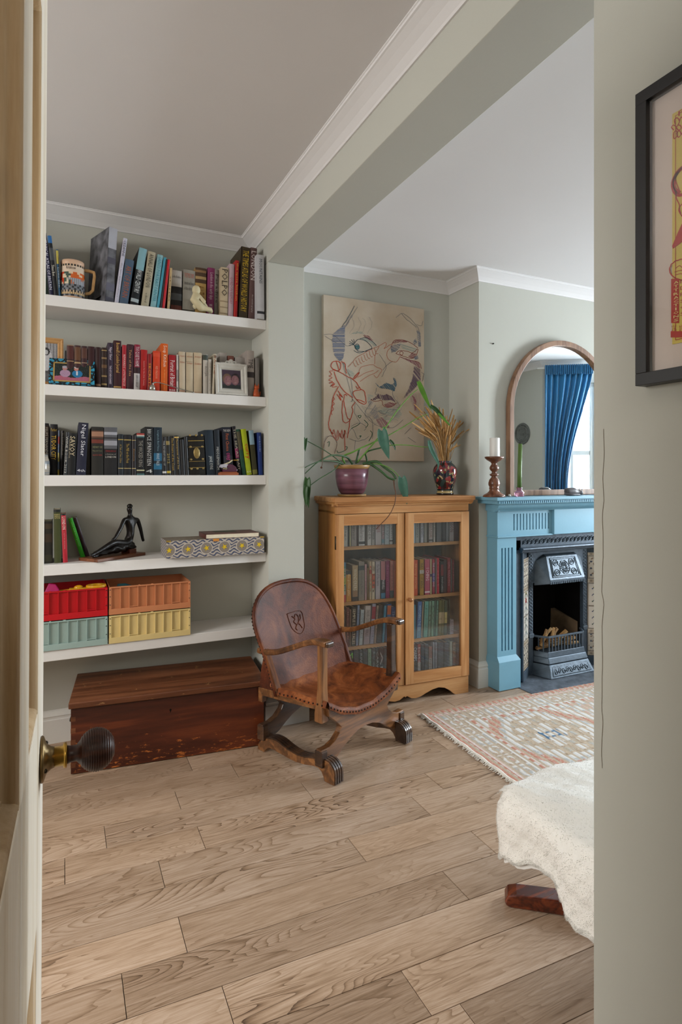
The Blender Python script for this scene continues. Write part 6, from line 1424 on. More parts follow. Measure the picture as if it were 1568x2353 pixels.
threads('thread_outline', '6a6e72', [[(350, 960), (480, 1222), (492, 1480)], [(370, 1000), (490, 1440), (470, 1490)], [(500, 1460), (640, 1642), (740, 1740), (746, 1962)], [(530, 1520), (525, 1640), (592, 1762)], [(480, 1802), (590, 1762), (662, 1812), (640, 1860)], [(440, 1902), (492, 1832), (560, 1962), (600, 1930)],
 [(135, 652), (250, 652), (400, 780), (470, 790)], [(150, 670), (300, 760)], [(830, 902), (900, 1000), (916, 1070), (862, 1182)], [(872, 1100), (940, 1022), (1000, 982)], [(1045, 440), (1110, 386), (1200, 430), (1290, 522), (1332, 602), (1352, 802)], [(1110, 386), (1180, 460), (1300, 560)], [(1300, 520), (1360, 540), (1380, 480)], [(1360, 1120), (1390, 1160), (1370, 1240), (1400, 1120)],
 [(140, 2110), (150, 1962), (200, 1926), (270, 1942), (300, 2002), (270, 2132)], [(820, 1610), (900, 1650), (960, 1590), (1090, 1600)], [(740, 1500), (690, 1560), (650, 1640), (700, 1720), (820, 1800), (1000, 1820), (1130, 1720)], [(800, 1320), (780, 1400), (820, 1395)], [(1000, 1360), (1010, 1430), (1085, 1540), (1050, 1570)], [(460, 1960), (560, 1990), (660, 1960), (700, 1930)], [(520, 2100), (530, 1980)], [(570, 880), (540, 820)], [(560, 300), (400, 560)], [(1150, 1900), (1230, 1820)], [(1190, 1940), (1290, 2010)]], 4, 4, 4)
threads('thread_outline', '2c5a44', [[(560, 1670), (605, 1668), (585, 1700), (560, 1670)], [(640, 1720), (690, 1780), (660, 1820)], [(590, 1760), (560, 1790), (480, 1830)], [(580, 1930), (605, 1920), (590, 1940)], [(400, 2060), (430, 2065), (410, 2100), (320, 2140), (300, 2110)], [(180, 2010), (210, 2000), (195, 2060)], [(720, 1860), (745, 1900), (700, 1990)]], 7, 3, 3)
rs = [[(ra.uniform(600, 1150), ra.uniform(1480, 1800)) for _ in range(5)] for _ in range(5)]
threads('thread_outline', '9a958e', [[(a+ra.uniform(-60, 60), b+ra.uniform(-60, 60)) for a, b in l] for l in rs]+[[(x, 430+ra.uniform(-20, 20)), (x+40, 520), (x-20, 640)] for x in (480, 560, 620, 700)], 3, 5, 8)

# ================================================================== FIREPLACE
BLUE = paint('6f9fb4', .42, .45, .035, 8, .06, 70, name='mantel_blue')
IRON = paint('424e5a', .42, .5, .22, 30, .25, 70, metal=.35, name='cast_iron'); IRONL = paint('4d5964', .42, .5, .2, 30, .25, 70, metal=.4, name='cast_iron_polished'); SOOT = paint('0d0b0a', .95, .1, .3, 12, .3, 30, name='soot')
FC = 2.87
FS = empty('fireplace_surround', (FC, 2.755, 0), 0, 'pale blue painted wooden fireplace surround with fluted legs', 'fireplace')
def fb(mb, n, mat=BLUE, **k): return mb.build(n, mat, FS, world=True, **k)
fb(MB().box(2.190, 2.565, 1.106, 2*FC-2.190, 2.754, 1.1245), 'mantel_shelf', bevel=.003)
fb(MB().box(2.205, 2.580, 1.086, 2*FC-2.205, 2.754, 1.106), 'shelf_fascia', bevel=.001)
for i in range(86): pass
dent = MB()
x = 2.212
while x < 2*FC-2.212:
    dent.box(x, 2.572, 1.090, x+.008, 2.580, 1.102); x += .0155
dent.build('dentils', BLUE, FS, world=True, kind='stuff')
prof = [(2.582, 1.086), (2.600, 1.080), (2.606, 1.066), (2.618, 1.056), (2.636, 1.050), (2.648, 1.040), (2.66, 1.040), (2.66, 1.086)]
fb(MB().prism(prof, 'x', 2.232, 2*FC-2.232), 'bed_moulding')
for sg in (1, -1):
    def mx_(x): return x if sg > 0 else 2*FC-x
    def bx2(mb, x0, y0, z0, x1, y1, z1): a, b = sorted((mx_(x0), mx_(x1))); return mb.box(a, y0, z0, b, y1, z1)
    fb(bx2(MB(), 2.262, 2.640, 1.04, 2.275, 2.754, 1.086), 'bed_moulding_return', bevel=.002)
    # frieze block with twelve flutes
    core = bx2(MB(), 2.275, 2.672, .895, 2.700, 2.754, 1.045)
    fx0, fx1, fn, fz0, fz1, yf = 2.395, 2.690, 12, .925, 1.022, 2.662
    bx2(core, 2.275, yf, .895, fx0, 2.672, 1.045); bx2(core, fx1, yf, .895, 2.700, 2.672, 1.045)
    bx2(core, fx0, yf, fz1, fx1, 2.672, 1.045); bx2(core, fx0, yf, .895, fx1, 2.672, fz0)
    p = (fx1-fx0)/fn
    for i in range(fn): bx2(core, fx0+p*i+.0075, yf, fz0, fx0+p*(i+1), 2.672, fz1)
    fb(core, 'fluted_frieze')
    fb(bx2(MB(), 2.268, 2.652, .886, 2.700, 2.754, .895), 'frieze_bead', bevel=.002)
    # leg with four flutes
    lg = bx2(MB(), 2.275, 2.676, .19, 2.418, 2.754, .886)
    fx0, fx1, fn, fz0, fz1, yf = 2.306, 2.392, 4, .225, .825, 2.664
    bx2(lg, 2.275, yf, .19, fx0, 2.676, .886); bx2(lg, fx1, yf, .19, 2.418, 2.676, .886)
    bx2(lg, fx0, yf, fz1, fx1, 2.676, .886); bx2(lg, fx0, yf, .19, fx1, 2.676, fz0)
    p = (fx1-fx0+.012)/fn
    for i in range(fn-1): bx2(lg, fx0+p*i+.010, yf, fz0, fx0+p*(i+1), 2.676, fz1)
    fb(lg, 'leg')
    fb(bx2(MB(), 2.268, 2.640, 0.004, 2.430, 2.754, .168), 'plinth_block', bevel=.002)
    a0, a1 = sorted((mx_(2.268), mx_(2.430)))
    fb(MB().hexa([(a0, 2.640, .168), (a1, 2.640, .168), (a1, 2.754, .168), (a0, 2.754, .168)], [(a0+.007, 2.664, .194), (a1-.012, 2.664, .194), (a1-.012, 2.754, .194), (a0+.007, 2.754, .194)]), 'plinth_cap')
fb(MB().box(2.700, 2.646, .890, 2*FC-2.700, 2.754, 1.045), 'frieze_panel', bevel=.002)

FI = empty('fireplace_insert', (FC, 2.74, 0), 0, 'cast iron fireplace insert with moulded hood, tiled cheeks and basket grate', 'fireplace')
def ib(mb, n, mat=IRON, **k): return mb.build(n, mat, FI, world=True, **k)
XO, XI = 2.505, 2.618      # outer / inner edge of the splayed cheek (left); mirrored on the right
for sg in (1, -1):
    def mx_(x): return x if sg > 0 else 2*FC-x
    def bx2(mb, x0, y0, z0, x1, y1, z1): a, b = sorted((mx_(x0), mx_(x1))); return mb.box(a, y0, z0, b, y1, z1)
    ib(bx2(MB(), 2.432, 2.706, .004, 2.492, 2.754, .86), 'side_band', bevel=.002)
    ib(bx2(MB(), 2.492, 2.694, .004, 2.505, 2.754, .80), 'edge_bead', bevel=.004)
    a, b = Vector((mx_(XO), 2.700, 0)), Vector((mx_(XI), 2.775, 0)); d = (b-a).normalized(); n_ = Vector((-d.y, d.x, 0))*(1 if sg < 0 else 1)
    if n_.y > 0: n_ = -n_
    L = (b-a).length
    def Q(u, w_, z): return tuple(a+d*u-n_*w_+Vector((0, 0, z)))
    def slab(u0, u1, z0, z1, t0, t1): return MB().add([Q(u0, t0, z0), Q(u1, t0, z0), Q(u1, t1, z0), Q(u0, t1, z0), Q(u0, t0, z1), Q(u1, t0, z1), Q(u1, t1, z1), Q(u0, t1, z1)], [(0, 1, 2, 3), (4, 7, 6, 5), (0, 4, 5, 1), (1, 5, 6, 2), (2, 6, 7, 3), (3, 7, 4, 0)])
    ib(slab(0, L, .004, .80, .010, .030), 'cheek_plate')
    ib(slab(0, L, .004, .062, -.004, .010), 'cheek_foot', bevel=.002)
    zz = .064
    for kind, hh in (('strip', .028), ('diaper', .118), ('strip', .030), ('flower', .150), ('flower2', .150), ('strip', .030), ('diaper', .150), ('strip', .022)):
        nu, nv = 34, max(8, int(hh/L*34))
        def tc_(u, v, kind=kind):
            if min(u, 1-u) < .05 or min(v*hh/L, (1-v)*hh/L) < .03: return '8c8174' if kind != 'strip' else 'b5a999'
            if kind == 'strip': return '8a7c6a' if (abs(v-.5) < .28 and math.sin(u*40) > -.3) else 'b0a08a'
            if kind == 'diaper':
                s = math.cos(u*19)*math.cos(v*hh/L*19); r_ = abs(math.sin(u*12+v*9)*math.cos(v*hh/L*13))
                return '3c4450' if s > .55 else '77604c' if r_ > .82 else 'b8ad9c'
            c = (u-.5)*1.0; w_ = math.hypot(c, (v-.62)) if kind == 'flower2' else math.hypot(c, v-.30)
            if kind == 'flower2' and w_ < .13+.03*math.sin(6*math.atan2(v-.62, c)): return '8c3a2c'
            if abs(c-.06*math.sin(v*7)) < .03: return '4a5a44'
            lf = math.sin(v*22+abs(c)*14)
            if abs(c) < .30 and lf > .82: return '3f5248' if int(v*9) % 2 else '4a5064'
            if kind == 'flower2' and v > .80 and abs(abs(c)-.42*(1-v)*2.5) < .06: return 'a88c48'
            return 'c3bcb0'
        vs = []; mbt = MB().grid(nu, nv, lambda u, v, zz=zz, hh=hh: Q(.004+u*(L-.008), 0, zz+.001+v*(hh-.002)), smooth=False)
        cols = [lin(tc_((i+.5)/nu, (j+.5)/nv)) for j in range(nv) for i in range(nu)]
        base = len(mbt.f); s2 = slab(.004, L-.004, zz+.001, zz+hh-.001, .0004, .009); mbt.add(s2.v, s2.f)
        cols += [lin('a89c8c')]*6
        if sg > 0: mbt.f = mbt.f
        ib(mbt, 'tile', colmat('tile_glaze', .2, .5, .5), colors=cols); zz += hh
    # inner column with rope ornament
    cx0 = mx_(XI+.019)
    ib(MB().box(cx0-.017, 2.775, .004, cx0+.017, 2.80, .80), 'column')
    orn = MB()
    for i in range(46): orn.sphere((cx0-.006 if i % 2 else cx0+.006, 2.775, .285+i*.0105), .0062, 6, 4, sc=(1, .6, 1))
    orn.box(cx0-.013, 2.770, .265, cx0+.013, 2.776, .272).box(cx0-.013, 2.770, .77, cx0+.013, 2.776, .776)
    ib(orn, 'column_ornament', IRONL, kind='stuff')
    ib(MB().prism([(cx0-.015, .235), (cx0+.015, .235), (cx0+.020, .250), (cx0+.020, .262), (cx0-.020, .262), (cx0-.020, .250)], 'y', 2.768, 2.79), 'column_collar', IRONL, bevel=.002)
# head of the frame
ib(MB().box(2.432, 2.706, .80, 2*FC-2.432, 2.754, .889), 'head_band')
ib(MB().prism([(2.70, .815), (2.672, .812), (2.668, .805), (2.676, .798), (2.682, .786), (2.700, .780), (2.74, .778), (2.74, .815)], 'x', 2.478, 2*FC-2.478), 'head_moulding', IRON)
sc_ = MB()
for i in range(22):
    x = 2.52+i*.0325; 
    sc_.tube([(x+math.cos(R(t))*.011*(1-t/700), 2.7035, .846+math.sin(R(t))*.013*(1-t/700)*(1 if i % 2 else -1)) for t in range(0, 500, 36)], .0024, 5)
    sc_.tube(smooth_line([(x-.014, 2.7035, .832), (x, 2.7025, .846), (x+.016, 2.7035, .862)], 3), .002, 5)
ib(sc_, 'head_scrolls', IRONL, kind='stuff')
ib(MB().box(XI, 2.776, .575, 2*FC-XI, 2.790, .80), 'back_plate', IRON)
# firebox
ib(MB().box(2.62, 2.80, .004, 2.655, 3.045, .80).box(2*FC-2.655, 2.80, .004, 2*FC-2.62, 3.045, .80).box(2.62, 3.02, .004, 2*FC-2.62, 3.045, .80).box(2.62, 2.79, .66, 2*FC-2.62, 3.045, .80).box(2.62, 2.80, .004, 2*FC-2.62, 3.045, .02), 'firebox', SOOT)
BRK = paint('6f5c48', .9, .1, .45, 9, .3, 40)
ib(MB().hexa([(2.655, 2.82, .02), (2.70, 3.02, .02), (2.655, 3.02, .02), (2.655, 2.9, .02)], [(2.655, 2.82, .34), (2.69, 3.02, .40), (2.655, 3.02, .40), (2.655, 2.9, .36)]), 'fire_brick', BRK)
ib(MB().hexa([(2*FC-2.70, 3.02, .02), (2*FC-2.655, 2.82, .02), (2*FC-2.655, 2.9, .02), (2*FC-2.655, 3.02, .02)], [(2*FC-2.69, 3.02, .33), (2*FC-2.655, 2.82, .28), (2*FC-2.655, 2.9, .3), (2*FC-2.655, 3.02, .33)]), 'fire_brick', BRK)
# hood
TL, TR_, BL, BR = (FC-.130, 2.752, .742), (FC+.130, 2.752, .742), (FC-.148, 2.700, .600), (FC+.148, 2.700, .600)
hd = MB()
hd.add([TL, TR_, BL, BR, (FC-.195, 2.776, .715), (FC+.195, 2.776, .715), (FC-.205, 2.776, .560), (FC+.205, 2.776, .560), (BL[0], 2.700, .576), (BR[0], 2.700, .576), (FC-.130, 2.776, .752), (FC+.130, 2.776, .752)],
 [(0, 2, 3, 1), (4, 6, 8, 2), (4, 2, 0), (5, 1, 3), (5, 3, 9, 7), (2, 8, 9, 3), (10, 4, 0), (11, 1, 5), (10, 0, 1, 11), (8, 6, 7, 9)])
ib(hd, 'hood', IRONL, bevel=.003)
def onh(u, v, off=.002):   # u -1..1, v 0..1 up
    a = Vector(BL).lerp(Vector(TL), v); b = Vector(BR).lerp(Vector(TR_), v); p = a.lerp(b, (u+1)/2); return tuple(p+Vector((0, -.94, -.34))*off)
ho = MB()
for rr_ in ((-.82, .10, .82, .90), (-.74, .16, .74, .84)):
    x0, z0, x1, z1 = rr_; ho.tube([onh(x0, z0), onh(x1, z0), onh(x1, z1), onh(x0, z1), onh(x0, z0)], .0024, 5)
for cu in (-.5, .5):
    for cv in (.30, .70):
        ho.tube([onh(cu+.15*math.cos(R(t)), cv+.125*math.sin(R(t))) for t in range(0, 361, 30)], .0028, 6)
        ho.tube([onh(cu+.06*math.cos(R(t)), cv+.05*math.sin(R(t))) for t in range(0, 361, 45)], .0024, 6)
for t in range(0, 360, 24): ho.tube([onh(.07*math.cos(R(t)), .5+.05*math.sin(R(t))), onh(.24*math.cos(R(t)), .5+.22*math.sin(R(t)))], [.0018, .0036], 5)
for t in range(0, 360, 45): ho.tube([onh(.28*math.cos(R(t)), .5+.26*math.sin(R(t))), onh(.33*math.cos(R(t+25)), .5+.29*math.sin(R(t+25))), onh(.28*math.cos(R(t+40)), .5+.25*math.sin(R(t+40)))], .0025, 5)
ib(ho, 'hood_relief', paint('56636e', .42, .45, .15, 40, metal=.4), kind='stuff')
td = MB()
for i in range(19): x = FC-.142+i*.0158; td.box(x-.0045, 2.696, .574, x+.0045, 2.704, .588)
ib(td, 'hood_dentils', IRONL, kind='stuff')
# basket grate
gx0, gx1, gy = FC-.150, FC+.150, 2.715
rail = [(FC-.205, 2.79, .243), (FC-.185, 2.755, .243), (gx0-.006, 2.722, .243), (gx0, gy, .243), (gx1, gy, .243), (gx1+.006, 2.722, .243), (FC+.185, 2.755, .243), (FC+.205, 2.79, .243)]
ib(MB().bar(rail, .012, .011), 'grate_rail', IRONL, bevel=.001)
for i in range(12):
    x = gx0+.008+(gx1-gx0-.016)*i/11; ib(MB().box(x-.0032, gy-.0035, .150, x+.0032, gy+.0035, .240), 'grate_bar', IRONL)
for sg in (-1, 1):
    for k in range(2):
        t = (k+1)/3; x = FC+sg*(.150+.050*t); y = gy+.07*t
        ib(MB().box(x-.0032, y-.003, .150, x+.0032, y+.003, .240), 'grate_bar', IRONL)
def trap(x, y0, z0, x2, y2, z2, ex=.05): return MB().hexa([(FC-x, y0, z0), (FC+x, y0, z0), (FC+x+ex, 2.79, z0), (FC-x-ex, 2.79, z0)], [(FC-x2, y2, z2), (FC+x2, y2, z2), (FC+x2+ex, 2.79, z2), (FC-x2-ex, 2.79, z2)])
ib(trap(.158, 2.706, .118, .153, 2.712, .150), 'grate_bottom', IRONL, bevel=.002)
ib(trap(.165, 2.690, .082, .160, 2.703, .118), 'grate_lip', IRONL, bevel=.004)
ib(trap(.185, 2.655, .005, .165, 2.690, .078), 'ash_cover', IRONL, bevel=.003)
ao = MB()
def ona(u, v): return (FC+u*(.175-.018*v), 2.655+.035*v-.0015, .012+.060*v)
ao.tube([ona(-.92, .12), ona(.92, .12), ona(.92, .88), ona(-.92, .88), ona(-.92, .12)], .0016, 5)
for i in range(9):
    c = -.76+.19*i; s_ = 1 if i % 2 else -1
    ao.tube([ona(c+.085*math.cos(R(t))*(1-t/600), .5+s_*.30*math.sin(R(t))*(1-t/600)) for t in range(0, 450, 36)], .0019, 5)
ib(ao, 'ash_cover_scrolls', IRONL, kind='stuff')
# kindling
KW = [wood('kindling_%d' % i, c, 'X', 30, 8, .7) for i, c in enumerate((['6e4c2c', '9a7448', 'b8955f'], ['5c4028', '80603c', 'a07c50'], ['8a6a48', 'b39468', 'c9ad84']))]
rk_ = random.Random(8)
KP = [(-.16, .222, -18, 62), (-.135, .234, 20, 55), (-.105, .240, -30, 50), (-.075, .244, 24, 60), (-.05, .246, -14, 52), (-.02, .24, 30, 45), (.01, .232, -22, 40), (-.12, .19, 10, 5), (-.02, .19, -8, 4), (.07, .19, 12, 6), (-.07, .205, 5, -7), (.03, .208, -9, 8), (.10, .205, 8, -5), (-.15, .172, 2, 2), (0, .17, 3, 3), (.11, .172, -3, 0)]
KD = ['steep leftmost', 'steep second from left', 'tall pale third', 'topmost upright', 'leaning fourth', 'short middle', 'right hand slanting', 'long brown upper level', 'flat middle', 'flat right upper', 'crosswise left', 'crosswise middle', 'right hand flat', 'lowest left', 'lowest middle', 'lowest right']
for i, (x, z, yaw, tilt) in enumerate(KP):
    L = rk_.uniform(.075, .11); th = rk_.uniform(.013, .020)
    p = [(-L/2, -th/2, -th/2), (L/2, -th/2, -th/2), (L/2, th/2, -th/2), (-L/2, th/2, -th/2)]; q = [(-L/2, -th/2, th/2), (L/2, -th/2, th/2*.6), (L/2, th/2*.7, th/2), (-L/2, th/2, th/2)]
    o = MB().hexa(p, q).build('kindling_stick', KW[i % 3], bevel=.001)
    o.location = (FC+x*.9-.01, 2.752+.02*(i % 3)*.7, z); o.rotation_euler = (R(rk_.uniform(0, 30)), R(-tilt), R(yaw))
    label(o, KD[i]+' stick of split kindling in the fireplace basket', 'firewood', 'kindling in the grate')
# hearth
m, nt, b_ = newmat('slate_hearth'); tcn = nt.nodes.new('ShaderNodeTexCoord'); nz = nt.nodes.new('ShaderNodeTexNoise'); nz.inputs['Scale'].default_value = 14; nz.inputs['Detail'].default_value = 9; nz.inputs['Roughness'].default_value = .7
rr = nt.nodes.new('ShaderNodeValToRGB'); rr.color_ramp.elements[0].color = (*lin('3a4048'), 1); rr.color_ramp.elements[0].position = .35; rr.color_ramp.elements[1].color = (*lin('6d7680'), 1); rr.color_ramp.elements[1].position = .7
nt.links.new(tcn.outputs['Object'], nz.inputs['Vector']); nt.links.new(nz.outputs['Fac'], rr.inputs['Fac']); nt.links.new(rr.outputs['Color'], b_.inputs['Base Color']); b_.inputs['Roughness'].default_value = .55
def hsl(x0, x1):
    f = lambda x: 2.5305-.0455*(x-2.418)
    return MB().hexa([(x0, f(x0), -.004), (x1, f(x1), -.004), (x1, 3.05, -.004), (x0, 3.05, -.004)], [(x0, f(x0), .0035), (x1, f(x1), .0035), (x1, 3.05, .0035), (x0, 3.05, .0035)])
h1 = hsl(2.418, 3.02).build('hearth_slab', m, bevel=.001); hsl(3.022, 2*FC-2.418).build('hearth_slab', m, h1, bevel=.001)
h1.name = 'hearth'; label(h1, 'dark slate hearth slabs in the floor before the fireplace', 'hearth')
# nail in the chimney breast
p = at_y(1133, 790, 2.755); label(MB().lathe([(.004, -.008), (.004, .0)], 10, (p.x, 2.755, p.z), 'y').build('wall_plug', paint('1c1814', .6, .3, 0)), 'tiny black screw hole plug in the white chimney wall left of mirror', 'plug')

# ---- arched mirror standing on the mantel
MI = empty('arched_mirror', (FC-.01, 2.72, 1.125), 0, 'arched wood-framed mirror standing on the blue mantel shelf', 'mirror')
MXC = 2.862; RO, zc = .450, 1.652
arc = [(MXC-RO+.020, 1.1252)]+[(MXC-RO+.020, 1.1252+(zc-1.1252)*i/4) for i in range(1, 4)]+[(MXC-(RO-.020)*math.cos(R(t)), zc+(RO-.020)*math.sin(R(t))) for t in range(0, 181, 6)]+[(MXC+RO-.020, 1.1252+(zc-1.1252)*i/4) for i in (3, 2, 1, 0)]
MFR = wood('mirror_frame_wood', ['5f4331', '80604a', '9a785e'], 'Z', 16, 10, .4)
MB().bar([(x, 2.733, z) for x, z in arc], .034, .036, (0, 1, 0)).bar([(MXC-RO+.03, 2.733, 1.143), (MXC+RO-.03, 2.733, 1.143)], .036, .034, (0, 0, 1)).build('frame', MFR, MI, world=True, bevel=.003)
gl, nt, b_ = newmat('mirror_silver'); b_.inputs['Base Color'].default_value = (.82, .86, .86, 1); b_.inputs['Metallic'].default_value = 1; b_.inputs['Roughness'].default_value = .01
gp = [(MXC-.43, 1.135)]+[(MXC-.43*math.cos(R(t)), zc+.43*math.sin(R(t))) for t in range(0, 181, 5)]+[(MXC+.43, 1.135)]
MB().prism(gp, 'y', 2.736, 2.742).build('mirror_glass', gl, MI, world=True)
MB().prism(gp, 'y', 2.7425, 2.750).build('backing_board', paint('5c4634', .8, .2, .1), MI, world=True)
# ---- things on the mantel
MZ = 1.1248
TURN = wood('turned_wood', ['452818', '6b402a', '8c5a3e'], 'Z', 24, 6, .35, coat=.2)
px_ = at_y(1136, HY, 2.665).x
CS = empty('candlestick', (px_, 2.665, MZ), 0, 'turned dark wooden candlestick at the left end of the mantel', 'candlestick')
MB().lathe([(.063, 0), (.064, .006), (.056, .014), (.040, .022), (.028, .034), (.026, .046), (.030, .050), (.026, .056), (.032, .068), (.033, .080), (.027, .100), (.017, .112), (.014, .118), (.024, .124), (.026, .130), (.015, .136), (.012, .144), (.018, .150), (.026, .160), (.026, .172), (.018, .184), (.014, .190), (.020, .200), (.040, .212), (.053, .224), (.054, .232), (.046, .233), (.038, .226), (.02, .226)], 36).build('stick', TURN, CS)
CA = empty('pillar_candle', (px_+.004, 2.665, MZ+.2265), 0, 'short white pillar candle on the wooden candlestick', 'candle')
MB().lathe([(.0285, 0), (.0290, .004), (.0285, .110), (.0275, .114), (.024, .115), (.020, .108), (.001, .106)], 28).build('wax', paint('dcdad6', .45, .5, .02, name='white_wax'), CA); MB().tube([(0, 0, .106), (.001, 0, .113), (.004, 0, .118)], .0011, 5).build('wick', paint('2a2420', .8, .2, 0), CA)
gx_ = at_y(1194, HY, 2.66).x
GH = empty('candle_holder', (gx_, 2.66, MZ), 0, 'small pink glass candle holder before the mirror', 'candle holder')
m, nt, b_ = newmat('pink_glass'); b_.inputs['Base Color'].default_value = (*lin('d9a0b8'), 1); b_.inputs['Transmission Weight'].default_value = .75; b_.inputs['Roughness'].default_value = .05
MB().lathe([(.026, 0), (.028, .006), (.027, .014), (.030, .020), (.026, .026), (.016, .034), (.015, .046), (.019, .052), (.016, .053), (.0145, .040), (.012, .038)], 20).build('glass_cup', m, GH)
GC = empty('taper_candle', (gx_, 2.66, MZ+.041), 0, 'tall slim olive green taper candle in pink glass holder', 'candle')
MB().tube([(0, 0, 0), (.002, 0, .10), (.007, 0, .27)], [.0128, .0124, .0115], 18).build('wax', paint('4f6b2a', .45, .45, .04, name='green_wax'), GC); MB().tube([(.007, 0, .27), (.008, 0, .281)], .001, 5).build('wick', paint('2a2420', .8, .2, 0), GC)
p = at_y(1171, HY, 2.64); o = MB().sphere((p.x, 2.64, MZ+.008), .008, 10, 7, sc=(1, .9, .95)).sphere((p.x+.012, 2.645, MZ+.005), .005, 8, 6).build('shell', paint('b9b8ae', .4, .4, .2, 80)); label(o, 'tiny pale shell ornament beside the candlestick foot', 'ornament')
c0 = at_y(1317, HY, 2.625)
CT = empty('sleeping_cat_figure', (c0.x, 2.628, MZ), 0, 'dark grey figure of a sleeping cat on the mantel', 'figurine')
GREY = paint('4c484a', .45, .4, .15, 40, name='grey_stone')
skin_figure('body', [(-.052, .004, .024), (-.02, 0, .027), (.014, -.002, .025), (.038, -.006, .020), (.060, -.012, .018), (.072, -.016, .014)], [(0, 1), (1, 2), (2, 3), (3, 4), (4, 5)], [(.020, .020), (.025, .026), (.022, .024), (.013, .014), (.016, .016), (.009, .009)], GREY, CT, root=1)
mb = MB()
for s_ in (-1, 1): mb.add([(.050, -.012+s_*.010-.004, .030), (.060, -.012+s_*.010-.004, .031), (.055, -.012+s_*.010+.004, .030), (.056, -.012+s_*.011, .046)], [(0, 1, 3), (1, 2, 3), (2, 0, 3), (0, 2, 1)])
mb.build('ears', GREY, CT)
MB().tube(smooth_line([(-.066, .0, .012), (-.05, -.022, .008), (-.01, -.030, .007), (.03, -.028, .007)], 4), [.008]*8+[.006]*5, 8).build('tail', GREY, CT)

# ================================================================== RUG
RG = empty('rug', (1.688, 2.560, .0005), R(-2.6), 'faded terracotta and white patterned rug with fringed end by the hearth', 'rug')
RL, RW, ST = 1.75, 1.14, .0062
TE, WH_, BE, PI, GB, BLU = 'bd8774', 'd6d4d1', 'bba994', 'c9a99b', 'b3b6b6', '4f7290'
rr1 = random.Random(17)
cI = RG.matrix_basis.copy(); cI = world_of(RG).inverted(); mc = cI @ at_z(1268, 1690, 0); MU, MV = mc.x, -mc.y
def rugc(u, v):
    n = rr1.random(); 
    def q(c, alt=None, p=.10): return (alt or WH_) if rr1.random() < p else c
    def band(s, along):  # s = distance from the edge
        if s < .045: return q(TE, PI, .2) if s < .030 else (WH_ if int(along/.022) % 2 and s < .040 else q(TE, PI, .2))
        if s < .052: return WH_
        if s < .060: return q(PI)
        if s < .155:
            k = along/.105; c = k-math.floor(k)-.5; e = (s-.107)/.048
            r = math.hypot(c*1.9, e*.9)
            if abs(r-.52) < .13 and not (c*e > .10 and r > .45): return WH_
            if r < .24: return PI if int(k) % 2 else q(BE, GB, .3)
            if abs(c) > .46: return WH_
            return q(BE, 'a89684', .35) if int(k) % 3 else q(GB, BE, .4)
        if s < .162: return WH_
        if s < .190: return TE if int(along/.030) % 2 == 0 and s > .167 else WH_
        if s < .196: return PI
        return None
    su, sv = u, min(v, RW-v)
    s, al = (su, v) if su < sv else (sv, u)
    c = band(s, al)
    if c: return c
    # field: hooked hexagon medallions along u
    P = .86; cu = (u-MU+P/2) % P-P/2; cv = v-MV
    hx = abs(cu)/.40+abs(cv)/.62; hx = max(hx, abs(cv)/.36); st = int(hx*22)/22
    hx = st+.006*math.sin(u*70)
    if abs(cu) < .052 and abs(cv) < .030: return WH_ if abs(cu) < .034 and abs(cv) < .016 else BLU
    if abs(abs(cu)-.052) < .012 and abs(abs(cv)-.030) < .012: return BLU
    if hx < .20: return WH_ if abs(math.sin(cu*60)) > .5 else q(BE)
    if hx < .52:
        a = math.sin(cu*44)*math.sin(cv*52); return WH_ if a > .25 else q(BE, 'a38f78', .3) if a > -.4 else q('b3a795', GB, .3)
    if hx < .60: return WH_
    if hx < .68: return q(GB, WH_, .3)
    if hx < .84: return q(TE, PI, .25)
    if hx < .92: return WH_
    a = math.sin(u*52+v*14)*math.cos(v*48)
    if hx < 1.02: return q(PI) if a > 0 else WH_
    return WH_ if a > .35 else q(GB, WH_, .2) if a > -.1 else q(PI, BE, .3)
nu, nv = int(RL/ST), int(RW/ST)
mb = MB().grid(nu, nv, lambda u, v: (u*RL, -v*RW, .0065+.0008*math.sin(u*300)), smooth=True); mb.f = [tuple(reversed(f)) for f in mb.f]
cols = [lin(rugc((i+.5)/nu*RL, (j+.5)/nv*RW)) for j in range(nv) for i in range(nu)]
# soften: fade every colour a little towards its neighbours
cols2 = [tuple(.72*c[a]+.14*cols[max(0, k-1)][a]+.14*cols[min(len(cols)-1, k+nu)][a] if k+nu < len(cols) else c[a] for a in range(3)) for k, c in enumerate(cols)]
mb.build('pile', colmat('woven_wool', .95, .1, bump=.5, bscale=260), RG, colors=cols2)
MB().box(.001, -RW+.001, .0002, RL-.001, -.001, .0062).build('backing', paint('b8a894', .95, .1, .1, 80), RG)
fr = MB(); rf = random.Random(5)
for i in range(260):
    y = -RW*i/259; l = rf.uniform(.012, .030); a = rf.uniform(-.012, .012)
    fr.tube([(0.002, y, .004), (-l*.5, y+a*.5, .005+rf.uniform(0, .004)), (-l, y+a, .002)], .0017, 4)
fr.tube([(-.003, -RW*i/60, .005+.002*math.sin(i)) for i in range(61)], .0075, 6)
fr.build('fringe', paint('e8e4dc', .9, .1, .1, 80), RG, kind='stuff')

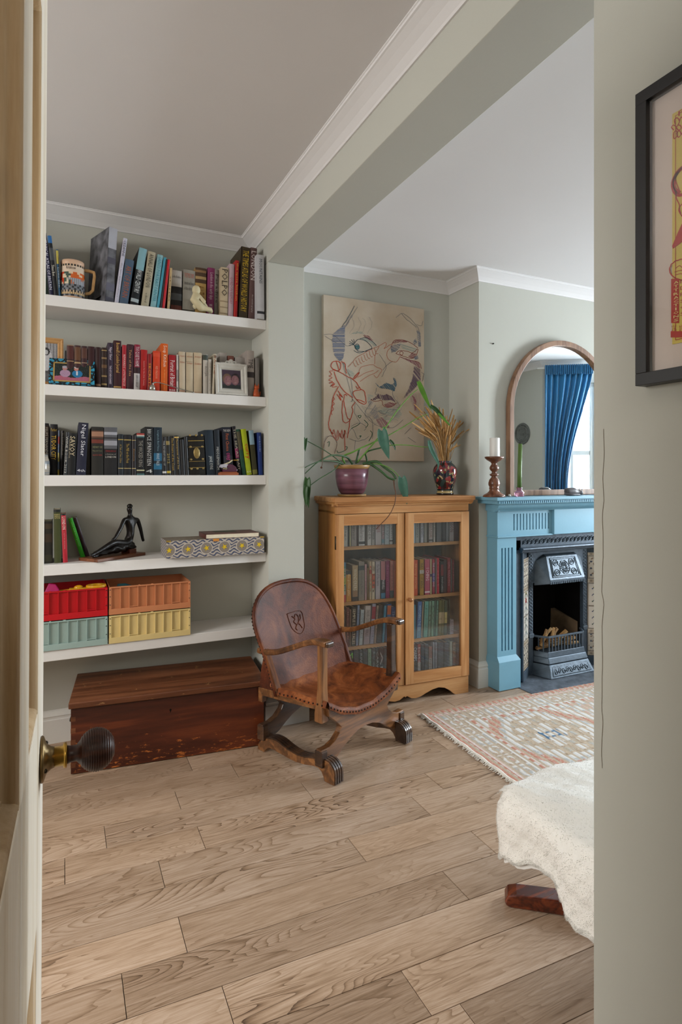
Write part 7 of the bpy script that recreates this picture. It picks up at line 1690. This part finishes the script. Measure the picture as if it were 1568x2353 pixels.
# ================================================================== STOOL UNDER THE SHEEPSKIN
MAHO = wood('polished_mahogany', ['2c0f08', '5a2412', '7d3a1c'], 'X', 18, 8, .22, .5, .08, .9, coat=.6)
FT = empty('footstool', (1.50, 1.065, 0), 0, 'stool with polished red brown wooden cross feet, mostly under the white sheepskin', 'stool')
cc = Vector((1.50, 1.065)); tip = Vector((1.176, 1.338)); d = (cc-tip).normalized(); base_a = math.atan2(d.y, d.x)
for k in range(4):
    a = base_a+R(90)*k; L = .425
    if k in (1,): L = .36
    # foot runs from the hub outwards
    prof = [(.03, .010), (L-.012, .000), (L, .004), (L+.004, .016), (L-.006, .034), (L-.03, .040), (.14, .052), (.03, .062)]
    MB().prism(prof, 'y', -.028, .028).build('foot', MAHO, FT, xf=Matrix.Rotation(a+math.pi, 4, 'Z'), bevel=.006, seg=3)
MB().lathe([(.045, .010), (.048, .05), (.030, .07), (.026, .30), (.06, .315), (.06, .325)], 24).build('column', MAHO, FT)
MB().box(-.36, -.195, .325, .30, .175, .395).build('cushion', paint('5c3a26', .5, .4, .15, 20), FT, bevel=.03, seg=4)
FX0, FY1, FZ = 1.108, 1.268, .402
hemz = [(1.30, .235), (1.262, .212), (1.20, .222), (1.123, .258), (1.057, .268), (1.030, .232), (1.012, .206), (.985, .200), (.944, .206), (.90, .20), (.86, .23), (.80, .26)]
def hem(y):
    for (a, za), (b, zb) in zip(hemz, hemz[1:]):
        if b <= y <= a: t = (a-y)/(a-b); t = t*t*(3-2*t); return za+(zb-za)*t
    return hemz[0][1] if y > hemz[0][0] else hemz[-1][1]
def fleece(u, v):
    y = FY1-.56*v; Rr = .034; top = .72
    # arc length across: negative part hangs over the left edge
    hl = (FZ-Rr)-hem(y); tot = hl+Rr*math.pi/2+top; s = u**1.0*tot
    wob = .006*math.sin(y*23+1)+.004*math.sin(s*40)
    if s < hl: x = FX0-Rr+wob*.8-.004*math.sin(s*14); z = hem(y)+s
    elif s < hl+Rr*math.pi/2: a = (s-hl)/Rr; x = FX0-Rr*math.cos(a); z = FZ-Rr+Rr*math.sin(a)
    else:
        q = s-hl-Rr*math.pi/2; x = FX0+q; z = FZ+.012*math.sin(min(1, q/.2)*math.pi/2)+.016*math.exp(-((q-.12)/.12)**2)*math.sin((y-.7)*5)+.004*math.sin(q*31+y*17)
    # roll down over the far edge and round the corner
    f = max(0, 1-v/.10)
    if f > 0: z -= .030*f*f; y -= -.010*math.sin(f*1.5); 
    if f > 0 and s < hl+Rr: x += .028*f*f
    n = .0022*math.sin(x*130+y*90)*math.sin(z*120+y*70)
    return (x+n, y+n, z+n)
FL = empty('sheepskin', (1.35, 1.05, .40), 0, 'thick white sheepskin draped over the stool at the lower right', 'sheepskin')
WOOL = paint('eceae4', .95, .1, .03, 14, .3, 110, sheen=.3, name='white_wool')
_b = WOOL.node_tree.nodes['Principled BSDF']; _b.inputs['Subsurface Weight'].default_value = .5; _b.inputs['Subsurface Radius'].default_value = (1, 1, 1); _b.inputs['Subsurface Scale'].default_value = .02
mb = MB().grid(90, 70, fleece); mb.f = [tuple(reversed(f)) for f in mb.f]
mb.build('pelt', WOOL, FL, world=True)
mb = MB().grid(30, 24, lambda u, v: tuple(Vector(fleece(u, v))+Vector((.014, -.004, -.012)))); mb.build('pelt_underside', WOOL, FL, world=True)
fb_ = MB(); rw = random.Random(6)
for i in range(52000):
    u = rw.random()**1.25; v = rw.random()
    if rw.random() < .10: u = rw.uniform(0, .012)
    if rw.random() < .06: v = rw.uniform(0, .03)
    p = Vector(fleece(u, v)); a = Vector(fleece(min(1, u+.006), v))-p; b = Vector(fleece(u, min(1, v+.01)))-p
    n = b.cross(a).normalized()
    if n.z < -.3 or (n.x > .3 and p.x < FX0): n = -n
    l = rw.uniform(.0025, .0055); dv = (n+Vector((rw.uniform(-.6, .3), rw.uniform(-.5, .5), rw.uniform(-.9, .1)))).normalized()
    t = Vector((rw.uniform(-1, 1), rw.uniform(-1, 1), rw.uniform(-1, 1))).normalized()*.0006
    q = p-n*.001; fb_.add([q-t, q+t, q+dv*l+t*.4], [(0, 1, 2)])
fb_.build('wool_fibres', WOOL, FL, world=True, kind='stuff')

# ================================================================== POSTER ON THE NEAR WALL
PF = empty('framed_poster', (.92, .49, 1.40), 0, 'black framed yellow and red poster under glass on the near right wall', 'poster')
BLK = paint('17171a', .4, .45, .05, 20, name='black_frame')
y1, y0, z0, z1 = .692, .262, 1.404, 1.908; fw = .021; fd = .026
MB().box(.92-fd, y1-fw, z0+fw, .9195, y1, z1-fw).box(.92-fd, y0, z0+fw, .9195, y0+fw, z1-fw).box(.92-fd, y0, z0, .9195, y1, z0+fw).box(.92-fd, y0, z1-fw, .9195, y1, z1).build('frame', BLK, PF, world=True, bevel=.0008)
MB().box(.910, y0+fw, z0+fw, .9185, y1-fw, z1-fw).build('mount', paint('dccdc4', .85, .2, .02), PF, world=True)
py1, py0, pz0, pz1 = .634, .320, 1.466, 1.846
YEL = paint('d8c25c', .7, .3, .04, 10, name='poster_yellow')
MB().box(.9085, py0, pz0, .910, py1, pz1).build('print', YEL, PF, world=True)
MB().box(.8985, y0+fw, z0+fw, .8995, y1-fw, z1-fw).build('glass', glassmat('picture_glass', gloss=.04, top=.16), PF, world=True)
RED = paint('b8342c', .7, .3, .05, 20, name='poster_red')
def pw(cx, cy): p = at_x(1350+cx/3.018, 120+cy/3.018, .908); return (p.y, p.z)
def pline(lines, wd, name='printed_lines', mat=None, x=.9080):
    return ribbons([smooth_line([pw(*q) for q in l], 4) for l in lines], wd, lambda u, v: (x, u, v)).build(name, mat or RED, PF, world=True)
ib1, ib2 = py1-.006, py0+.006
ribbons([[(ib1, pz0+.006), (ib1, pz1-.006), (ib2, pz1-.006), (ib2, pz0+.006), (ib1, pz0+.006)]], .0012, lambda u, v: (.908, u, v)).build('printed_border', RED, PF, world=True)
pline([[(600, 600), (600, 560), (615, 545), (625, 560), (618, 590), (602, 600)], [(620, 560), (640, 545), (650, 570), (632, 590), (620, 560)], [(600, 540), (585, 520), (600, 505), (618, 520), (612, 542)], [(612, 500), (605, 470), (625, 455), (640, 480), (628, 505)], [(620, 520), (630, 505), (648, 510), (650, 530), (632, 540), (620, 525)], [(640, 480), (650, 450), (665, 460)], [(650, 560), (665, 580), (660, 600)]], .0016)
pline([[(668, 790), (625, 830), (592, 900), (600, 960), (632, 990), (668, 985)], [(662, 800), (618, 850), (600, 905), (612, 950), (645, 975)]], .0050)
pline([[(640, 830), (612, 880), (640, 960)], [(622, 960), (618, 1010), (640, 1060), (636, 1100), (660, 1140)], [(660, 1050), (640, 1080), (650, 1120)]], .0016)
MB().prism([pw(*q) for q in ((595, 1362), (590, 1345), (628, 1255), (662, 1180), (690, 1150), (690, 1300), (662, 1310), (640, 1330))], 'x', .9076, .9083).build('printed_swash', RED, PF, world=True)
MB().prism([pw(*q) for q in ((583, 1572), (637, 1572), (637, 1878), (583, 1878))], 'x', .9078, .9084).build('printed_column', RED, PF, world=True)
MB().prism([pw(*q) for q in ((580, 1935), (700, 1935), (700, 1978), (580, 1978))], 'x', .9078, .9084).build('printed_column', RED, PF, world=True)
el = [(668+98*math.cos(R(t)), 1506+72*math.sin(R(t))) for t in range(90, 271, 12)]
pline([[(x+2*(i % 2), y+3*(i % 2)) for i, (x, y) in enumerate(el)]], .0018)
pline([[(612, 1500), (640, 1480), (660, 1495)], [(605, 1525), (650, 1512), (670, 1520)], [(612, 1545), (650, 1535), (668, 1548)]], .001)
a_ = pw(598, 1590); b2 = pw(625, 1870); n_ = 11; hh = (a_[1]-b2[1])/n_
for i, chx in enumerate('ATTRACTIONS'):
    zc_ = a_[1]-hh*(i+.85); wl = .0085 if chx != 'I' else .002
    text(chx, M4((0, -1, 0), (0, 0, 1), (-1, 0, 0), (.9074-.92, -.49+a_[0]-.0008-(0 if chx != 'I' else .003), zc_-1.40)), wl, hh*.72, 'e8d98c', PF, 'poster_lettering')
for i, wtxt in enumerate(['MUSIC', 'DANCE', 'POETRY', 'SONGS', 'GAMES', 'STALLS']):
    p = pw(645, 1605+45*i); text(wtxt, M4((0, -1, 0), (0, 0, 1), (-1, 0, 0), (.9080-.92, p[0]-.49, p[1]-1.40)), .05, .006, 'b8342c', PF, 'poster_lettering')
p = pw(632, 445); text('FILM', M4((0, -1, 0), (0, 0, 1), (-1, 0, 0), (.9080-.92, p[0]-.49, p[1]-1.40)), .05, .008, 'b8342c', PF, 'poster_lettering')
for j in range(3):
    for i in range(9):
        p = pw(586+18*i, 1893+15*j)
        if i % 3 != 2: text('HOR'[(i+j) % 3], M4((0, -1, 0), (0, 0, 1), (-1, 0, 0), (.9080-.92, p[0]-.49, p[1]-.004-1.40)), .0035, .0035, 'b8342c', PF, 'poster_lettering')

# ================================================================== WHAT THE MIRROR SHOWS: curtain and plaque
m, nt, b_ = newmat('blue_satin'); b_.inputs['Base Color'].default_value = (*lin('1b6f9f'), 1); b_.inputs['Roughness'].default_value = .42; b_.inputs['Sheen Weight'].default_value = .3
BSAT = m
def curtain(A, B, lab, sgn=1):
    A = Vector((*A, 0)); B = Vector((*B, 0)); d = B-A; n = Vector((-d.y, d.x, 0)).normalized()*sgn
    e = empty('curtain', (A.x, A.y, 2.38), 0, lab, 'curtain')
    def cp(u, v):
        z = 2.385-1.95*v; g = 1 if v < .04 else 1-.52*math.sin(min(1, (v-.04)/.62)*math.pi/2)**1.3 if v < .66 else .48+.25*(v-.66)/.34
        ph = u*math.pi*2*8; amp = (.020+.018*v) if v > .04 else .016+.01*math.sin(u*90)
        p = A+d*(u*g)+n*(amp*math.sin(ph+.6*math.sin(v*5+u*9))+.012*math.sin(ph*.37+v*4))
        return (p.x, p.y, z+(.010*math.sin(u*math.pi*44) if v < .01 else 0))
    mb = MB().grid(150, 60, cp); o = mb.build('drape', BSAT, e, world=True); s = o.modifiers.new('t', 'SOLIDIFY'); s.thickness = .003
    hp = MB().grid(150, 5, lambda u, v: tuple(A+d*u+n*(.030+.016*math.sin(u*math.pi*46))+Vector((0, 0, 2.395-.10*v)))); o = hp.build('heading', BSAT, e, world=True); s = o.modifiers.new('t', 'SOLIDIFY'); s.thickness = .003
curtain((4.545, .885), (4.93, 1.155), 'long gathered royal blue curtain reflected in the arched mirror')
curtain((4.545, 2.315), (4.93, 2.045), 'matching royal blue curtain on the other side of bay window', -1)
MB().tube([(4.50, .83, 2.37), (5.0, 1.20, 2.37), (5.0, 2.0, 2.37), (4.50, 2.37, 2.37)], .009, 8).build('curtain_pole', TRIM)
label(bpy.data.objects['curtain_pole'], 'white curtain rail running round the bay window', 'rail')
PQ = empty('wall_plaque', (4.598, .503, 1.709), 0, 'round grey relief plaque on the window wall, seen in the mirror', 'plaque')
PQM = paint('6c6e6a', .5, .4, .2, 60, .3, 120, metal=.2, name='pewter')
MB().lathe([(.118, 0), (.120, -.004), (.112, -.010), (.104, -.007), (.085, -.007), (.082, -.012), (.076, -.008), (.001, -.009)], 40, (0, 0, 0), 'x').build('disc', PQM, PQ)
rl = MB()
for k in range(30): a = R(12*k); rl.sphere((-.009, .094*math.cos(a), .094*math.sin(a)), .0055, 6, 4)
for k in range(20): a = R(18*k); rl.sphere((-.009, .064*math.cos(a), .064*math.sin(a)), .005, 6, 4)
rl.sphere((-.010, 0, .006), .022, 10, 6, sc=(.3, 1.2, .8)).sphere((-.010, .024, .010), .012, 8, 5, sc=(.4, 1, 1)).box(-.013, -.018, -.022, -.008, -.010, .0).box(-.013, .008, -.022, -.008, .016, .0).tube([(-.011, .032, .010), (-.011, .040, -.006)], .003, 6)
rl.build('relief', PQM, PQ, kind='stuff')
flush_texts()
